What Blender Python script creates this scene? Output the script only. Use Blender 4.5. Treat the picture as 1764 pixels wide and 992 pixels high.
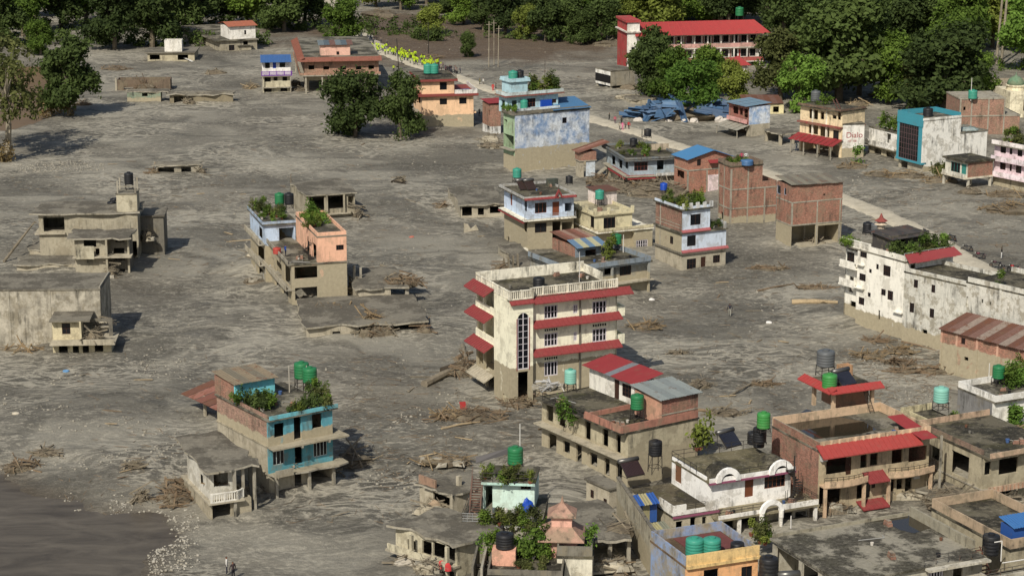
import bpy, math, random
import numpy as np
from mathutils import Vector, Matrix
for _o in list(bpy.data.objects): bpy.data.objects.remove(_o)
SC = bpy.context.scene
COL = SC.collection
R = math.radians
# ---------------------------------------------------------------- camera
FPX, CAMH, PITCH = 3700.0, 72.0, R(13.8)
cam_d = bpy.data.cameras.new('camera'); cam = bpy.data.objects.new('camera', cam_d); COL.objects.link(cam)
cam.location = (0, 0, CAMH); cam.rotation_euler = (R(90) - PITCH, 0, 0)
cam_d.sensor_width = 36; cam_d.lens = FPX / 1764 * 36; cam_d.clip_start = 1; cam_d.clip_end = 8000
SC.camera = cam
# ---------------------------------------------------------------- sky, sun, exposure
SUN_EL, SUN_AZ = R(43), R(21)           # light travels away from the camera and to the right
w = bpy.data.worlds.new('World'); SC.world = w; w.use_nodes = True
nt = w.node_tree; bg = nt.nodes['Background']
sky = nt.nodes.new('ShaderNodeTexSky'); sky.sky_type = 'NISHITA'; sky.sun_disc = False
sky.sun_elevation = SUN_EL; sky.sun_rotation = R(180) + SUN_AZ; sky.dust_density = 2.0
nt.links.new(sky.outputs[0], bg.inputs[0]); bg.inputs[1].default_value = 0.08
sd = bpy.data.lights.new('sun', 'SUN'); sun = bpy.data.objects.new('sun', sd); COL.objects.link(sun)
sd.energy = 4.0; sd.angle = R(0.5); sd.color = (1.0, 0.95, 0.86)
sun.rotation_euler = Vector((math.sin(SUN_AZ) * math.cos(SUN_EL), math.cos(SUN_AZ) * math.cos(SUN_EL), -math.sin(SUN_EL))).to_track_quat('-Z', 'Y').to_euler()
SC.view_settings.view_transform = 'Standard'; SC.view_settings.look = 'None'
SC.view_settings.exposure = 0.0; SC.view_settings.gamma = 1.0; SC.view_settings.use_curve_mapping = False
SC.render.engine = 'CYCLES'
# ---------------------------------------------------------------- survey: picture point -> point of the place at height z
ZK = {'f': (0, 0, 1.), '1': (0, 0, 3.007), '2': (400, 0, 3.007), '3': (800, 80, 3.675), '4': (1000, 0, 3.3075), '5': (1364, 80, 3.3075),
      '6': (0, 280, 2.919), '7': (400, 270, 3.006), '8': (280, 590, 3.1), 'b1': (740, 270, 3.969), 'b2': (1100, 220, 3.816),
      'b3': (780, 440, 3.542), 'b4': (1420, 360, 3.305), 'b5': (900, 600, 4.509), 'b6': (660, 760, 4.009), 'b7': (1000, 720, 3.648),
      'b8': (1300, 580, 2.407), 'c8': (1600, 640, 2.817), 'c6': (600, 0, 3.835), 'c7': (1590, 330, 5.833), 'c5': (1360, 0, 4.312),
      'c3': (0, 600, 2.531), 'c4': (620, 620, 5.5125), 'c2': (1130, 480, 4.509), 'c1': (560, 200, 4.96)}
CP, SP = math.cos(PITCH), math.sin(PITCH)
def ray(k, x, y):
    ox, oy, s = ZK[k]; u = (ox + x / s - 882) / FPX; v = -(oy + y / s - 496) / FPX
    return Vector((u, CP + v * SP, -SP + v * CP))
def P(k, x, y, z=0.0):
    d = ray(k, x, y); t = (z - CAMH) / d.z
    return Vector((d.x * t, d.y * t, z))
# ---------------------------------------------------------------- mesh builder
class MB:
    def __init__(s): s.V = []; s.F = []; s.MI = []; s.mi = 0
    def add(s, vs, fs):
        n = len(s.V); s.V += [tuple(v) for v in vs]; s.F += [tuple(i + n for i in f) for f in fs]; s.MI += [s.mi] * len(fs); return s
    def box(s, x0, x1, y0, y1, z0, z1):
        return s.add([(x0,y0,z0),(x1,y0,z0),(x1,y1,z0),(x0,y1,z0),(x0,y0,z1),(x1,y0,z1),(x1,y1,z1),(x0,y1,z1)],
                     [(0,3,2,1),(4,5,6,7),(0,1,5,4),(1,2,6,5),(2,3,7,6),(3,0,4,7)])
    def hexa(s, p):
        return s.add(p, [(0,3,2,1),(4,5,6,7),(0,1,5,4),(1,2,6,5),(2,3,7,6),(3,0,4,7)])
    def poly(s, pts, thick=None):
        n = len(pts)
        if not thick: return s.add(pts, [tuple(range(n))])
        q = [tuple(Vector(p) + Vector(thick)) for p in pts]
        return s.add(list(pts) + q, [tuple(range(n))[::-1], tuple(range(n, 2 * n))] + [(i, (i + 1) % n, n + (i + 1) % n, n + i) for i in range(n)])
    def tube(s, p, q, r, r2=None, n=6, cap=True):
        p = Vector(p); q = Vector(q); r2 = r if r2 is None else r2; d = (q - p)
        if d.length < 1e-6: return s
        d.normalize(); a = d.orthogonal().normalized(); b = d.cross(a); vs = []
        for c, rr in ((p, r), (q, r2)):
            for i in range(n):
                t = 2 * math.pi * i / n; vs.append(c + a * (rr * math.cos(t)) + b * (rr * math.sin(t)))
        fs = [(i, (i + 1) % n, n + (i + 1) % n, n + i) for i in range(n)]
        if cap: fs += [tuple(range(n))[::-1], tuple(range(n, 2 * n))]
        return s.add(vs, fs)
    def path(s, pts, rs, n=6):
        for i in range(len(pts) - 1):
            s.tube(pts[i], pts[i + 1], rs[i] if isinstance(rs, (list, tuple)) else rs, rs[i + 1] if isinstance(rs, (list, tuple)) else rs, n)
        return s
    def beam(s, p, q, w, h, up=(0, 0, 1)):
        p = Vector(p); q = Vector(q); d = q - p
        if d.length < 1e-6: return s
        d.normalize(); u = Vector(up)
        if abs(d.dot(u)) > .98: u = Vector((0, 1, 0))
        sd_ = d.cross(u).normalized() * (w / 2); u = sd_.cross(d).normalized() * (h / 2)
        return s.hexa([p - sd_ - u, p + sd_ - u, q + sd_ - u, q - sd_ - u, p - sd_ + u, p + sd_ + u, q + sd_ + u, q - sd_ + u])
    def lathe(s, prof, n=14, c=(0, 0, 0)):
        vs = []
        for r, z in prof:
            for i in range(n):
                t = 2 * math.pi * i / n; vs.append((c[0] + r * math.cos(t), c[1] + r * math.sin(t), c[2] + z))
        fs = []; m = len(prof)
        for j in range(m - 1):
            for i in range(n): fs.append((j*n+i, j*n+(i+1)%n, (j+1)*n+(i+1)%n, (j+1)*n+i))
        fs += [tuple(range(n))[::-1], tuple(range((m-1)*n, m*n))]
        return s.add(vs, fs)
    def mesh(s, name):
        m = bpy.data.meshes.new(name); m.from_pydata(s.V, [], s.F); m.update(); return m
    def build(s, name, mat, parent=None, smooth=False, loc=None):
        m = s.mesh(name)
        for q in (mat if isinstance(mat, (list, tuple)) else [mat]): m.materials.append(q)
        if any(s.MI): m.polygons.foreach_set('material_index', s.MI)
        if smooth: m.polygons.foreach_set('use_smooth', [True] * len(m.polygons))
        o = bpy.data.objects.new(name, m); COL.objects.link(o); o.parent = parent
        if loc is not None: o.location = loc
        return o
def tag(o, label=None, cat=None, group=None, kind=None):
    if label: o['label'] = label
    if cat: o['category'] = cat
    if group: o['group'] = group
    if kind: o['kind'] = kind
    return o
def thing(name, label, cat, loc=(0, 0, 0), rz=0.0, group=None):
    o = bpy.data.objects.new(name, None); COL.objects.link(o); o.location = loc; o.rotation_euler = (0, 0, rz); o.empty_display_size = .3
    return tag(o, label, cat, group)
def copy_tree(o, parent=None):
    c = o.copy(); COL.objects.link(c); c.parent = parent
    for ch in list(o.children): copy_tree(ch, c)
    return c
# ---------------------------------------------------------------- materials
def lin(c):
    return tuple((v / 255 / 12.92) if v / 255 <= .04045 else ((v / 255 + .055) / 1.055) ** 2.4 for v in c)
class NT:
    def __init__(s, name):
        s.m = bpy.data.materials.new(name); s.m.use_nodes = True; s.t = s.m.node_tree; s.b = s.t.nodes['Principled BSDF']
    def n(s, typ, **kw):
        q = s.t.nodes.new('ShaderNode' + typ)
        for k, v in kw.items():
            if k.startswith('i_'):
                key = k[2:]; q.inputs[int(key) if key.isdigit() else key].default_value = v
            else: setattr(q, k, v)
        return q
    def l(s, a, b): s.t.links.new(a, b)
    def math(s, op, a, b=None, clamp=False):
        q = s.n('Math', operation=op, use_clamp=clamp)
        for i, v in enumerate((a, b)):
            if v is None: continue
            if isinstance(v, (int, float)): q.inputs[i].default_value = v
            else: s.l(v, q.inputs[i])
        return q.outputs[0]
    def mix(s, f, a, b, mode='MIX'):
        q = s.n('Mix', data_type='RGBA', blend_type=mode)
        for i, v in ((0, f), (6, a), (7, b)):
            if isinstance(v, (int, float)): q.inputs[i].default_value = v
            elif isinstance(v, tuple): q.inputs[i].default_value = (*v, 1) if len(v) == 3 else v
            else: s.l(v, q.inputs[i])
        return q.outputs[2]
    def noise(s, vec, scale, detail=3, rough=.55, dist=0.0):
        q = s.n('TexNoise', i_Scale=scale, i_Detail=detail, i_Roughness=rough, i_Distortion=dist)
        if vec is not None: s.l(vec, q.inputs['Vector'])
        return q.outputs[0]
    def ramp(s, fac, a, b):           # linear step a..b -> 0..1
        q = s.n('MapRange', clamp=True); q.inputs[1].default_value = a; q.inputs[2].default_value = b
        s.l(fac, q.inputs[0]); return q.outputs[0]
    def scale(s, vec, v):
        q = s.n('VectorMath', operation='MULTIPLY'); s.l(vec, q.inputs[0]); q.inputs[1].default_value = v; return q.outputs[0]
    def bump(s, h, strength, dist):
        q = s.n('Bump', i_Strength=strength, i_Distance=dist); s.l(h, q.inputs['Height']); s.l(q.outputs[0], s.b.inputs['Normal'])
MUDW = (170, 159, 133)
_mc = {}
def tone(c, gain=1.0, desat=.12):
    c = lin(c); y = .3 * c[0] + .6 * c[1] + .1 * c[2]; return tuple(min(.9, (v + (y - v) * desat) * gain) for v in c)
def weathered(col, mud=None, stain=.45, brick=False, rough=.9, top=None, var=.25, spec=.2, fade=None):
    key = (col, mud, stain, brick, rough, top, var, fade)
    if key in _mc: return _mc[key]
    g = NT('brickwork' if brick else 'plaster'); c = tone(col, 1.08, .2)
    pos = g.n('NewGeometry').outputs['Position']
    n1 = g.noise(pos, .45, 4, .6); n2 = g.noise(pos, 2.6, 5, .72)
    if brick:
        oc = g.n('TexCoord').outputs['Object']; sp = g.n('SeparateXYZ'); g.l(oc, sp.inputs[0])
        cb = g.n('CombineXYZ'); g.l(g.math('ADD', sp.outputs[0], sp.outputs[1]), cb.inputs[0]); g.l(sp.outputs[2], cb.inputs[1])
        bt = g.n('TexBrick', i_Scale=1.0); g.l(cb.outputs[0], bt.inputs['Vector'])
        bt.inputs['Brick Width'].default_value = .25; bt.inputs['Row Height'].default_value = .085; bt.inputs['Mortar Size'].default_value = .012
        bt.inputs['Color1'].default_value = (*[v * .6 for v in c], 1); bt.inputs['Color2'].default_value = (*[v * 1.3 for v in c], 1)
        bt.inputs['Mortar'].default_value = (.3, .25, .19, 1); base = bt.outputs[0]
        pl = g.ramp(g.noise(pos, .7, 5, .65), .60, .72); base = g.mix(g.math('MULTIPLY', pl, .55), base, (.27, .23, .17))
    else: base = c
    sh = g.math('ADD', g.math('MULTIPLY', g.math('SUBTRACT', n1, .5), var * 2.2), g.math('MULTIPLY', g.math('SUBTRACT', n2, .5), var * 2.2 + (.5 if brick else .12)))
    sh = g.math('ADD', sh, 1.0)
    cc = g.n('CombineXYZ')
    for i in range(3): g.l(sh, cc.inputs[i])
    base = g.mix(1.0, base, cc.outputs[0], 'MULTIPLY')
    if fade:                                            # worn paint, patches of another coat
        fm = g.ramp(g.noise(pos, .55, 6, .7), .42, .62); base = g.mix(fm, base, lin(fade))
    if stain > 0:
        st = g.noise(g.scale(pos, (1.15, 1.15, .15)), 1.3, 7, .7); st2 = g.noise(pos, .5, 5, .65)
        m = g.math('MULTIPLY', g.ramp(st, .48, .66), g.ramp(st2, .42, .60)); m = g.math('MULTIPLY', m, min(stain * 2.0 + .1, .95)); gm_ = g.ramp(g.math('ADD', g.noise(pos, .6, 2, .5), g.math('MULTIPLY', g.math('SUBTRACT', g.noise(pos, 2.2, 6, .75), .5), .8)), .52, .60); base = g.mix(g.math('MULTIPLY', gm_, min(.18 + stain * .5, .6)), base, lin((132, 122, 100))); sp_ = g.ramp(g.noise(pos, 3.4, 5, .8), .58, .72); m = g.math('MAXIMUM', m, g.math('MULTIPLY', sp_, min(stain * .8, .6)))
        base = g.mix(m, base, (.045, .042, .034))
    if mud is not None:
        sp2 = g.n('SeparateXYZ'); g.l(pos, sp2.inputs[0])
        e = g.math('ADD', sp2.outputs[2], g.math('MULTIPLY', g.math('SUBTRACT', g.noise(pos, .9, 7, .7), .5), 1.3))
        mm = g.ramp(e, mud - .05, mud + .05); mm = g.math('SUBTRACT', 1.0, mm)
        cover = g.ramp(g.noise(g.scale(pos, (1, 1, .6)), .9, 4), .30, .36)
        mm = g.math('MULTIPLY', mm, g.math('MAXIMUM', cover, .55))
        mc = g.mix(g.ramp(n2, .25, .75), tuple(v * .78 for v in lin(MUDW)), tuple(v * 1.12 for v in lin(MUDW)))
        base = g.mix(mm, base, mc)
    g.l(base, g.b.inputs['Base Color']); g.b.inputs['Roughness'].default_value = rough; g.b.inputs['Specular IOR Level'].default_value = spec
    g.bump(g.noise(pos, 7, 4, .7), .35, .05)
    _mc[key] = g.m; return g.m
def roofcrete(a=(134, 128, 113), b=(62, 59, 51), moss=.3, k=.5, key=None):
    kk = ('roof', a, b, moss, k)
    if kk in _mc: return _mc[kk]
    g = NT('roof_concrete'); pos = g.n('NewGeometry').outputs['Position']
    n2 = g.noise(pos, 2.4, 6, .8); rg = g.math('MULTIPLY', g.math('SUBTRACT', g.noise(pos, 1.6, 7, .75), .5), .7); n1 = g.ramp(g.math('ADD', g.noise(pos, .28, 2, .5), rg), k - .06, k + .06)
    base = g.mix(n1, lin(b), lin(a)); base = g.mix(g.math('MULTIPLY', g.ramp(n2, .42, .60), .45), base, tuple(v * .6 for v in lin(a)))
    base = g.mix(g.math('MULTIPLY', g.ramp(g.math('ADD', g.noise(pos, .4, 2, .5), rg), .54, .62), moss), base, lin((70, 68, 38)))
    pale = g.ramp(g.noise(pos, 1.5, 7, .82), .55, .66); base = g.mix(g.math('MULTIPLY', pale, .5), base, lin((165, 158, 140)))
    g.l(base, g.b.inputs['Base Color']); g.b.inputs['Roughness'].default_value = .92; g.b.inputs['Specular IOR Level'].default_value = .2
    g.bump(g.noise(pos, 6, 4, .7), .4, .05); _mc[kk] = g.m; return g.m
def paint(col, rough=.5, var=.15, rust=0.0, metal=0.0, spec=.4, name='paint'):
    kk = ('paint', col, rough, var, rust, metal)
    if kk in _mc: return _mc[kk]
    g = NT(name); pos = g.n('NewGeometry').outputs['Position']; c = tone(col, .84, .16)
    n = g.noise(pos, 2.2, 5, .72); base = g.mix(n, tuple(v * (1 - var * 1.6) for v in c), tuple(min(1, v * (1 + var * 1.6)) for v in c))
    if rust: base = g.mix(g.ramp(g.noise(pos, .9, 6, .75), .62 - rust * .3, .70 - rust * .2), base, lin((104, 66, 46)))
    dirt = g.ramp(g.noise(pos, .8, 5, .7), .55, .75); base = g.mix(g.math('MULTIPLY', dirt, .35), base, lin((110, 100, 80)))
    g.l(base, g.b.inputs['Base Color']); g.b.inputs['Roughness'].default_value = rough; g.b.inputs['Metallic'].default_value = metal
    g.b.inputs['Specular IOR Level'].default_value = spec; _mc[kk] = g.m; return g.m
def flat(col, rough=.6, spec=.3, name='plain', emis=0):
    kk = ('flat', col, rough, spec)
    if kk in _mc: return _mc[kk]
    g = NT(name); g.b.inputs['Base Color'].default_value = (*lin(col), 1); g.b.inputs['Roughness'].default_value = rough
    g.b.inputs['Specular IOR Level'].default_value = spec; _mc[kk] = g.m; return g.m
def wood(col=(112, 92, 66)):
    return weathered(col, None, .5, rough=.85, var=.45)
GLASS = flat((22, 24, 28), .12, .5, 'window_glass'); DARKF = flat((62, 40, 30), .6, name='dark_wood'); WHITEF = flat((205, 198, 200), .6, name='white_frame')
STEEL = paint((92, 88, 80), .55, .2, .35, .3); IRON = flat((52, 48, 44), .6, name='iron'); RUSTY = paint((112, 72, 54), .8, .3, .4, name='rusty_sheet')
MUDM = weathered(MUDW, None, .3); CONC = weathered((156, 148, 128), None, .5); CONCD = weathered((112, 106, 92), None, .6)
ROOF = roofcrete(); ROOFD = roofcrete((104, 98, 82), (44, 42, 36), .35); ROOFM = roofcrete((128, 122, 108), (90, 85, 75), .0)
BRICK = weathered((150, 88, 62), None, .4, True); BRICKM = weathered((150, 88, 62), 2.4, .4, True)
REDT = paint((150, 52, 50), .75, .22, .0, name='red_eave'); REDM = paint((152, 42, 44), .6, .12, 0, name='red_roof')
# ---------------------------------------------------------------- house kit
HOUSES = []
class House:
    """root at the near bottom corner; local x runs along the front, local y along the left side, away from the viewer"""
    def __init__(s, name, label, cat, k, N, yaw, Rx, Lx, nz=0.0, zm=4.0, group=None, base=0.0):
        s.k = k; s.c = P(k, N[0], N[1], nz); s.c.z = base; s.yaw = R(yaw)
        s.root = thing(name, label, cat, s.c, s.yaw, group)
        s.ex = Vector((math.cos(s.yaw), math.sin(s.yaw), 0)); s.ey = Vector((-s.ex.y, s.ex.x, 0))
        s.W = s._plane(Rx, N[1], s.ey, zm); s.D = s._plane(Lx, N[1], s.ex, zm, True)
        s.frame = DARKF; s.glass = GLASS; s.wm = CONC; HOUSES.append(s)
    def _plane(s, x, y, nrm, zm, left=False):
        # picture column x meets the wall line at height zm
        ax = s.ey if left else s.ex
        ox, oy, sc = ZK[s.k]; u = (ox + x / sc - 882) / FPX
        # point c + t*ax + (0,0,zm): solve X = u * depth
        def f(t):
            p = s.c + ax * t; dep = p.y * CP - (zm - CAMH) * SP
            return p.x - u * dep
        a, b = f(0), f(1); return max(.3, -a / (b - a))
    def loc(s, wp): d = wp - s.c; return Vector((d.dot(s.ex), d.dot(s.ey), d.z))
    def wp(s, x, y, z): return s.c + s.ex * x + s.ey * y + Vector((0, 0, z))
    def F(s, x, y, off=0.0):
        d = ray(s.k, x, y); o = Vector((0, 0, CAMH)) - s.c; t = (off - o.dot(s.ey)) / d.dot(s.ey); q = o + d * t
        return q.dot(s.ex), q.z
    def S(s, x, y, off=0.0):
        d = ray(s.k, x, y); o = Vector((0, 0, CAMH)) - s.c; t = (off - o.dot(s.ex)) / d.dot(s.ex); q = o + d * t
        return q.dot(s.ey), q.z
    def T(s, x, y, z): q = s.loc(P(s.k, x, y, z + s.c.z)); return q.x, q.y
    def Z(s, y):
        # height above the near corner's foot of the picture row y
        ox, oy, sc = ZK[s.k]; v = -(oy + y / sc - 496) / FPX; dy, dz = CP + v * SP, -SP + v * CP
        return CAMH + dz * (s.c.y / dy) - s.c.z
    def fp(s, face, a, d, z, off=0.0): return (a, off + d, z) if face == 'F' else (off + d, a, z)
    def fbox(s, m, face, a0, a1, d0, d1, z0, z1, off=0.0):
        if face == 'F': return m.box(a0, a1, off + d0, off + d1, z0, z1)
        return m.box(off + d0, off + d1, a0, a1, z0, z1)
    def part(s, name, m, mat, parent=None): return m.build(name, mat, parent or s.root)
    def box(s, name, mat, x0, x1, y0, y1, z0, z1): return MB().box(x0, x1, y0, y1, z0, z1).build(name, mat, s.root)
    def wall(s, face, a0, a1, z0, z1, mat, ops=(), off=0.0, t=.2, frame=None, jag=None):
        rects = []
        for op in ops:
            kind, x1, y1, x2, y2 = op[:5]
            if kind.islower():
                pr = s.F if face == 'F' else s.S; A = pr(x1, y1, off); B = pr(x2, y2, off)
            else: A = (x1, y1); B = (x2, y2)
            r = (max(a0 + .06, min(A[0], B[0])), min(a1 - .06, max(A[0], B[0])), max(z0, min(A[1], B[1])), min(z1 - .04, max(A[1], B[1])))
            if r[1] - r[0] > .1 and r[3] - r[2] > .1: rects.append((kind.lower(), r, op[5:]))
        As = sorted(set([a0, a1] + [v for _, r, _ in rects for v in r[:2]])); Zs = sorted(set([z0, z1] + [v for _, r, _ in rects for v in r[2:]]))
        na, nz = len(As) - 1, len(Zs) - 1
        sol = [[not any(r[0] < (As[i] + As[i+1]) / 2 < r[1] and r[2] < (Zs[j] + Zs[j+1]) / 2 < r[3] for _, r, _ in rects) for j in range(nz)] for i in range(na)]
        m = MB(); ix = {}
        def v(i, j, d):
            if (i, j, d) not in ix: ix[(i, j, d)] = len(m.V); m.V.append(s.fp(face, As[i], t * d, Zs[j], off))
            return ix[(i, j, d)]
        def S_(i, j): return 0 <= i < na and 0 <= j < nz and sol[i][j]
        for i in range(na):
            for j in range(nz):
                if not sol[i][j]: continue
                m.F.append((v(i,j,0), v(i+1,j,0), v(i+1,j+1,0), v(i,j+1,0))); m.F.append((v(i,j,1), v(i,j+1,1), v(i+1,j+1,1), v(i+1,j,1)))
                if not S_(i-1, j): m.F.append((v(i,j,0), v(i,j+1,0), v(i,j+1,1), v(i,j,1)))
                if not S_(i+1, j): m.F.append((v(i+1,j,0), v(i+1,j,1), v(i+1,j+1,1), v(i+1,j+1,0)))
                if not S_(i, j-1): m.F.append((v(i,j,0), v(i,j,1), v(i+1,j,1), v(i+1,j,0)))
                if not S_(i, j+1): m.F.append((v(i,j+1,0), v(i+1,j+1,0), v(i+1,j+1,1), v(i,j+1,1)))
        m.MI = [0] * len(m.F); o = m.build('wall', mat, s.root)
        for kind, r, ex in rects:
            if kind in 'wgd': s.window(face, r, off, kind, ex, frame)
        return o
    def window(s, face, r, off, kind, ex, frame=None):
        a0, a1, z0, z1 = r; fm = frame or s.frame; nv = ex[0] if ex else (2 if kind == 'w' else 1); nh = ex[1] if len(ex) > 1 else 1
        wf = fm is WHITEF; m = MB(); b = .12 if wf else .07; g = .004; d0, d1 = .05, .12
        if kind == 'd':
            s.fbox(m, face, a0 + g, a1 - g, .08, .14, z0, z1 - g, off); o = s.part('door', m, fm)
            m = MB(); s.fbox(m, face, a1 - .22, a1 - .12, .03, .078, z0 + .95, z0 + 1.1, off); s.part('handle', m, STEEL, o); return
        s.fbox(m, face, a0 + g, a0 + b, d0, d1, z0 + g, z1 - g, off); s.fbox(m, face, a1 - b, a1 - g, d0, d1, z0 + g, z1 - g, off)
        s.fbox(m, face, a0 + b, a1 - b, d0, d1, z0 + g, z0 + b, off); s.fbox(m, face, a0 + b, a1 - b, d0, d1, z1 - b, z1 - g, off)
        for i in range(1, nv):
            a = a0 + (a1 - a0) * i / nv; s.fbox(m, face, a - (.055 if wf else .03), a + (.055 if wf else .03), d0 + .005, d1 - .005, z0 + b, z1 - b, off)
        for i in range(1, nh):
            z = z0 + (z1 - z0) * i / nh; s.fbox(m, face, a0 + b, a1 - b, d0 + .01, d1 - .01, z - .025, z + .025, off)
        o = s.part('window', m, fm)
        m = MB(); s.fbox(m, face, a0 + b * .6, a1 - b * .6, d1 - .04, d1 - .02, z0 + b * .6, z1 - b * .6, off); s.part('pane', m, s.glass, o)
    def shell(s, z0, z1, mat, F=(), S=(), x0=0.0, x1=None, y0=0.0, y1=None, t=.2, frame=None, matS=None, skip='', matB=None):
        x1 = s.W if x1 is None else x1; y1 = s.D if y1 is None else y1; matS = matS or mat; matB = matB or matS
        if 'F' not in skip: s.wall('F', x0, x1, z0, z1, mat, F, y0, t, frame)
        if 'S' not in skip: s.wall('S', y0 + t, y1, z0, z1, matS, S, x0, t, frame)
        if 'R' not in skip: s.wall('S', y0 + t, y1, z0, z1, matB, (), x1 - t, t)
        if 'B' not in skip: s.wall('F', x0 + t, x1 - t, z0, z1, matB, (), y1 - t, t)
    def slab(s, z, mat=None, t=.16, o=(0.1, 0.1, 0.1, 0.1), x0=0.0, x1=None, y0=0.0, y1=None, name='slab', sag=0.0):
        x1 = s.W if x1 is None else x1; y1 = s.D if y1 is None else y1; l, r_, f, b = o
        X0, X1, Y0, Y1 = x0 - l, x1 + r_, y0 - f, y1 + b
        if sag: # broken, tilted slab with an uneven rim
            rn = random.Random(int(abs(X1 * 97 + Y1 * 31 + z * 7) * 10)); n = 7; V = []; top = []
            for i in range(n + 1):
                for j in range(n + 1):
                    e = 1 if i in (0, n) or j in (0, n) else .25
                    V.append((X0 + (X1 - X0) * i / n + rn.uniform(-.42, .42) * e, Y0 + (Y1 - Y0) * j / n + rn.uniform(-.42, .42) * e, z + .12 + rn.uniform(-sag, sag) * .7 - sag * .9 * e * rn.random()))
            N_ = n + 1; V += [(a, b_, c - t) for a, b_, c in V]; K = N_ * N_; fs = []
            for i in range(n):
                for j in range(n):
                    q = (i*N_+j, (i+1)*N_+j, (i+1)*N_+j+1, i*N_+j+1); fs.append(q); fs.append(tuple(K + v for v in q[::-1]))
            for i in range(n):
                for q in ((i*N_, (i+1)*N_), (i*N_+n, (i+1)*N_+n), (i, i+1), (n*N_+i, n*N_+i+1)): fs.append((q[0], q[1], q[1] + K, q[0] + K))
            mb = MB().add(V, fs[:2 * n * n]); mb.mi = 1; mb.F += fs[2 * n * n:]; mb.MI += [1] * (len(fs) - 2 * n * n); return mb.build(name, [mat or ROOF, CONC], s.root)
        return s.box(name, mat or ROOF, X0, X1, Y0, Y1, z - t, z)
    def parapet(s, z, h, mat, sides='FSBR', t=.15, x0=0.0, x1=None, y0=0.0, y1=None, name='parapet', cap=None):
        x1 = s.W if x1 is None else x1; y1 = s.D if y1 is None else y1
        d = {'F': (x0, x1, y0, y0 + t), 'B': (x0, x1, y1 - t, y1), 'S': (x0, x0 + t, y0 + t, y1 - t), 'R': (x1 - t, x1, y0 + t, y1 - t)}
        for q in sides:
            a = d[q]; s.box(name, mat, *a, z - .02, z + h)
            if cap: e = .04; s.box('coping', cap, a[0] - e, a[1] + e, a[2] - (e if q in 'FB' else -.045), a[3] + (e if q in 'FB' else -.045), z + h, z + h + .07)
    def columns(s, pts, z0, z1, mat, w=.28, name='column'):
        for x, y in pts: s.box(name, mat, x, x + w, y, y + w, z0, z1)
    def pent(s, face, a0, a1, z, out, drop, mat, off=0.0, t=.1, name='eave', hip=.0):
        m = MB(); f = lambda a, d, zz: s.fp(face, a, d, zz, off)
        m.hexa([f(a0, -.003, z - t), f(a1, -.003, z - t), f(a1 - hip, -out, z - drop - t), f(a0 + hip, -out, z - drop - t),
                f(a0, -.003, z), f(a1, -.003, z), f(a1 - hip, -out, z - drop), f(a0 + hip, -out, z - drop)])
        o = s.part(name, m, mat); n = max(2, int((a1 - a0) / .55)); mm = MB()       # raised tile battens on the slope
        for i in range(n + 1):
            a = a0 + .05 + (a1 - a0 - .1) * i / n; mm.beam(f(a, -.02, z + .02), f(a, -out, z - drop + .02), .07, .05)
        mm.build('batten', mat, o)['kind'] = 'stuff'; return o
    def rail(s, pts, h, mat=None, step=1.3, rails=(1, .55), r=.03, name='railing', z=None):
        m = MB(); mat = mat or STEEL
        for i in range(len(pts) - 1):
            a = Vector(pts[i]); b = Vector(pts[i + 1]); n = max(1, round((b - a).length / step))
            for j in range(n + 1):
                q = a.lerp(b, j / n); m.tube(q, q + Vector((0, 0, h)), r, n=5)
            for f in rails: m.tube(a + Vector((0, 0, h * f)), b + Vector((0, 0, h * f)), r * .9, n=5)
        return s.part(name, m, mat)
    def balus(s, pts, h, mat, step=.28, post=1.6, name='balustrade'):
        m = MB(); mb = MB()
        for i in range(len(pts) - 1):
            a = Vector(pts[i]); b = Vector(pts[i + 1]); L = (b - a).length; n = max(1, round(L / post)); k = max(2, round(L / step))
            m.beam(a + Vector((0,0,.06)), b + Vector((0,0,.06)), .16, .12); m.beam(a + Vector((0,0,h-.05)), b + Vector((0,0,h-.05)), .18, .1)
            for j in range(n + 1):
                q = a.lerp(b, j / n); m.box(q.x - .1, q.x + .1, q.y - .1, q.y + .1, q.z, q.z + h + .04)
            for j in range(1, k):
                q = a.lerp(b, j / k); mb.box(q.x - .045, q.x + .045, q.y - .045, q.y + .045, q.z + .12, q.z + h - .1)
        o = s.part(name, m, mat); mb.build('baluster', mat, o)['kind'] = 'stuff'; return o
    def sheets(s, A, B, C, D, n, mats, name='roof_sheet', parent=None, amp=.035):
        """corrugated sheets: A-B lower edge, D-C upper edge"""
        A, B, C, D = map(Vector, (A, B, C, D)); nr = (B - A).cross(D - A).normalized()
        if nr.z < 0: nr = -nr
        for i in range(n):
            f0, f1 = i / n, (i + 1) / n; w_ = ((B - A).length / n); k = max(4, int(w_ / .14)); m = MB(); V = []
            rn = random.Random(i * 7 + n); lift = nr * (.012 * (i % 2)); ex = rn.uniform(-.06, .06)
            for j in range(k + 1):
                f = f0 + (f1 - f0) * j / k; o = nr * (amp if j % 2 else -amp) + lift; dn = (A.lerp(B, f) - D.lerp(C, f)).normalized() * ex
                V += [A.lerp(B, f) + o + dn, D.lerp(C, f) + o]
            fs = [(2*j, 2*j+2, 2*j+3, 2*j+1) for j in range(k)]
            N_ = len(V); V += [v - nr * .015 for v in V]; fs += [tuple(q + N_ for q in f[::-1]) for f in fs]
            m.add(V, fs).build(name, mats[i % len(mats)] if isinstance(mats, (list, tuple)) else mats, parent or s.root)
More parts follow.
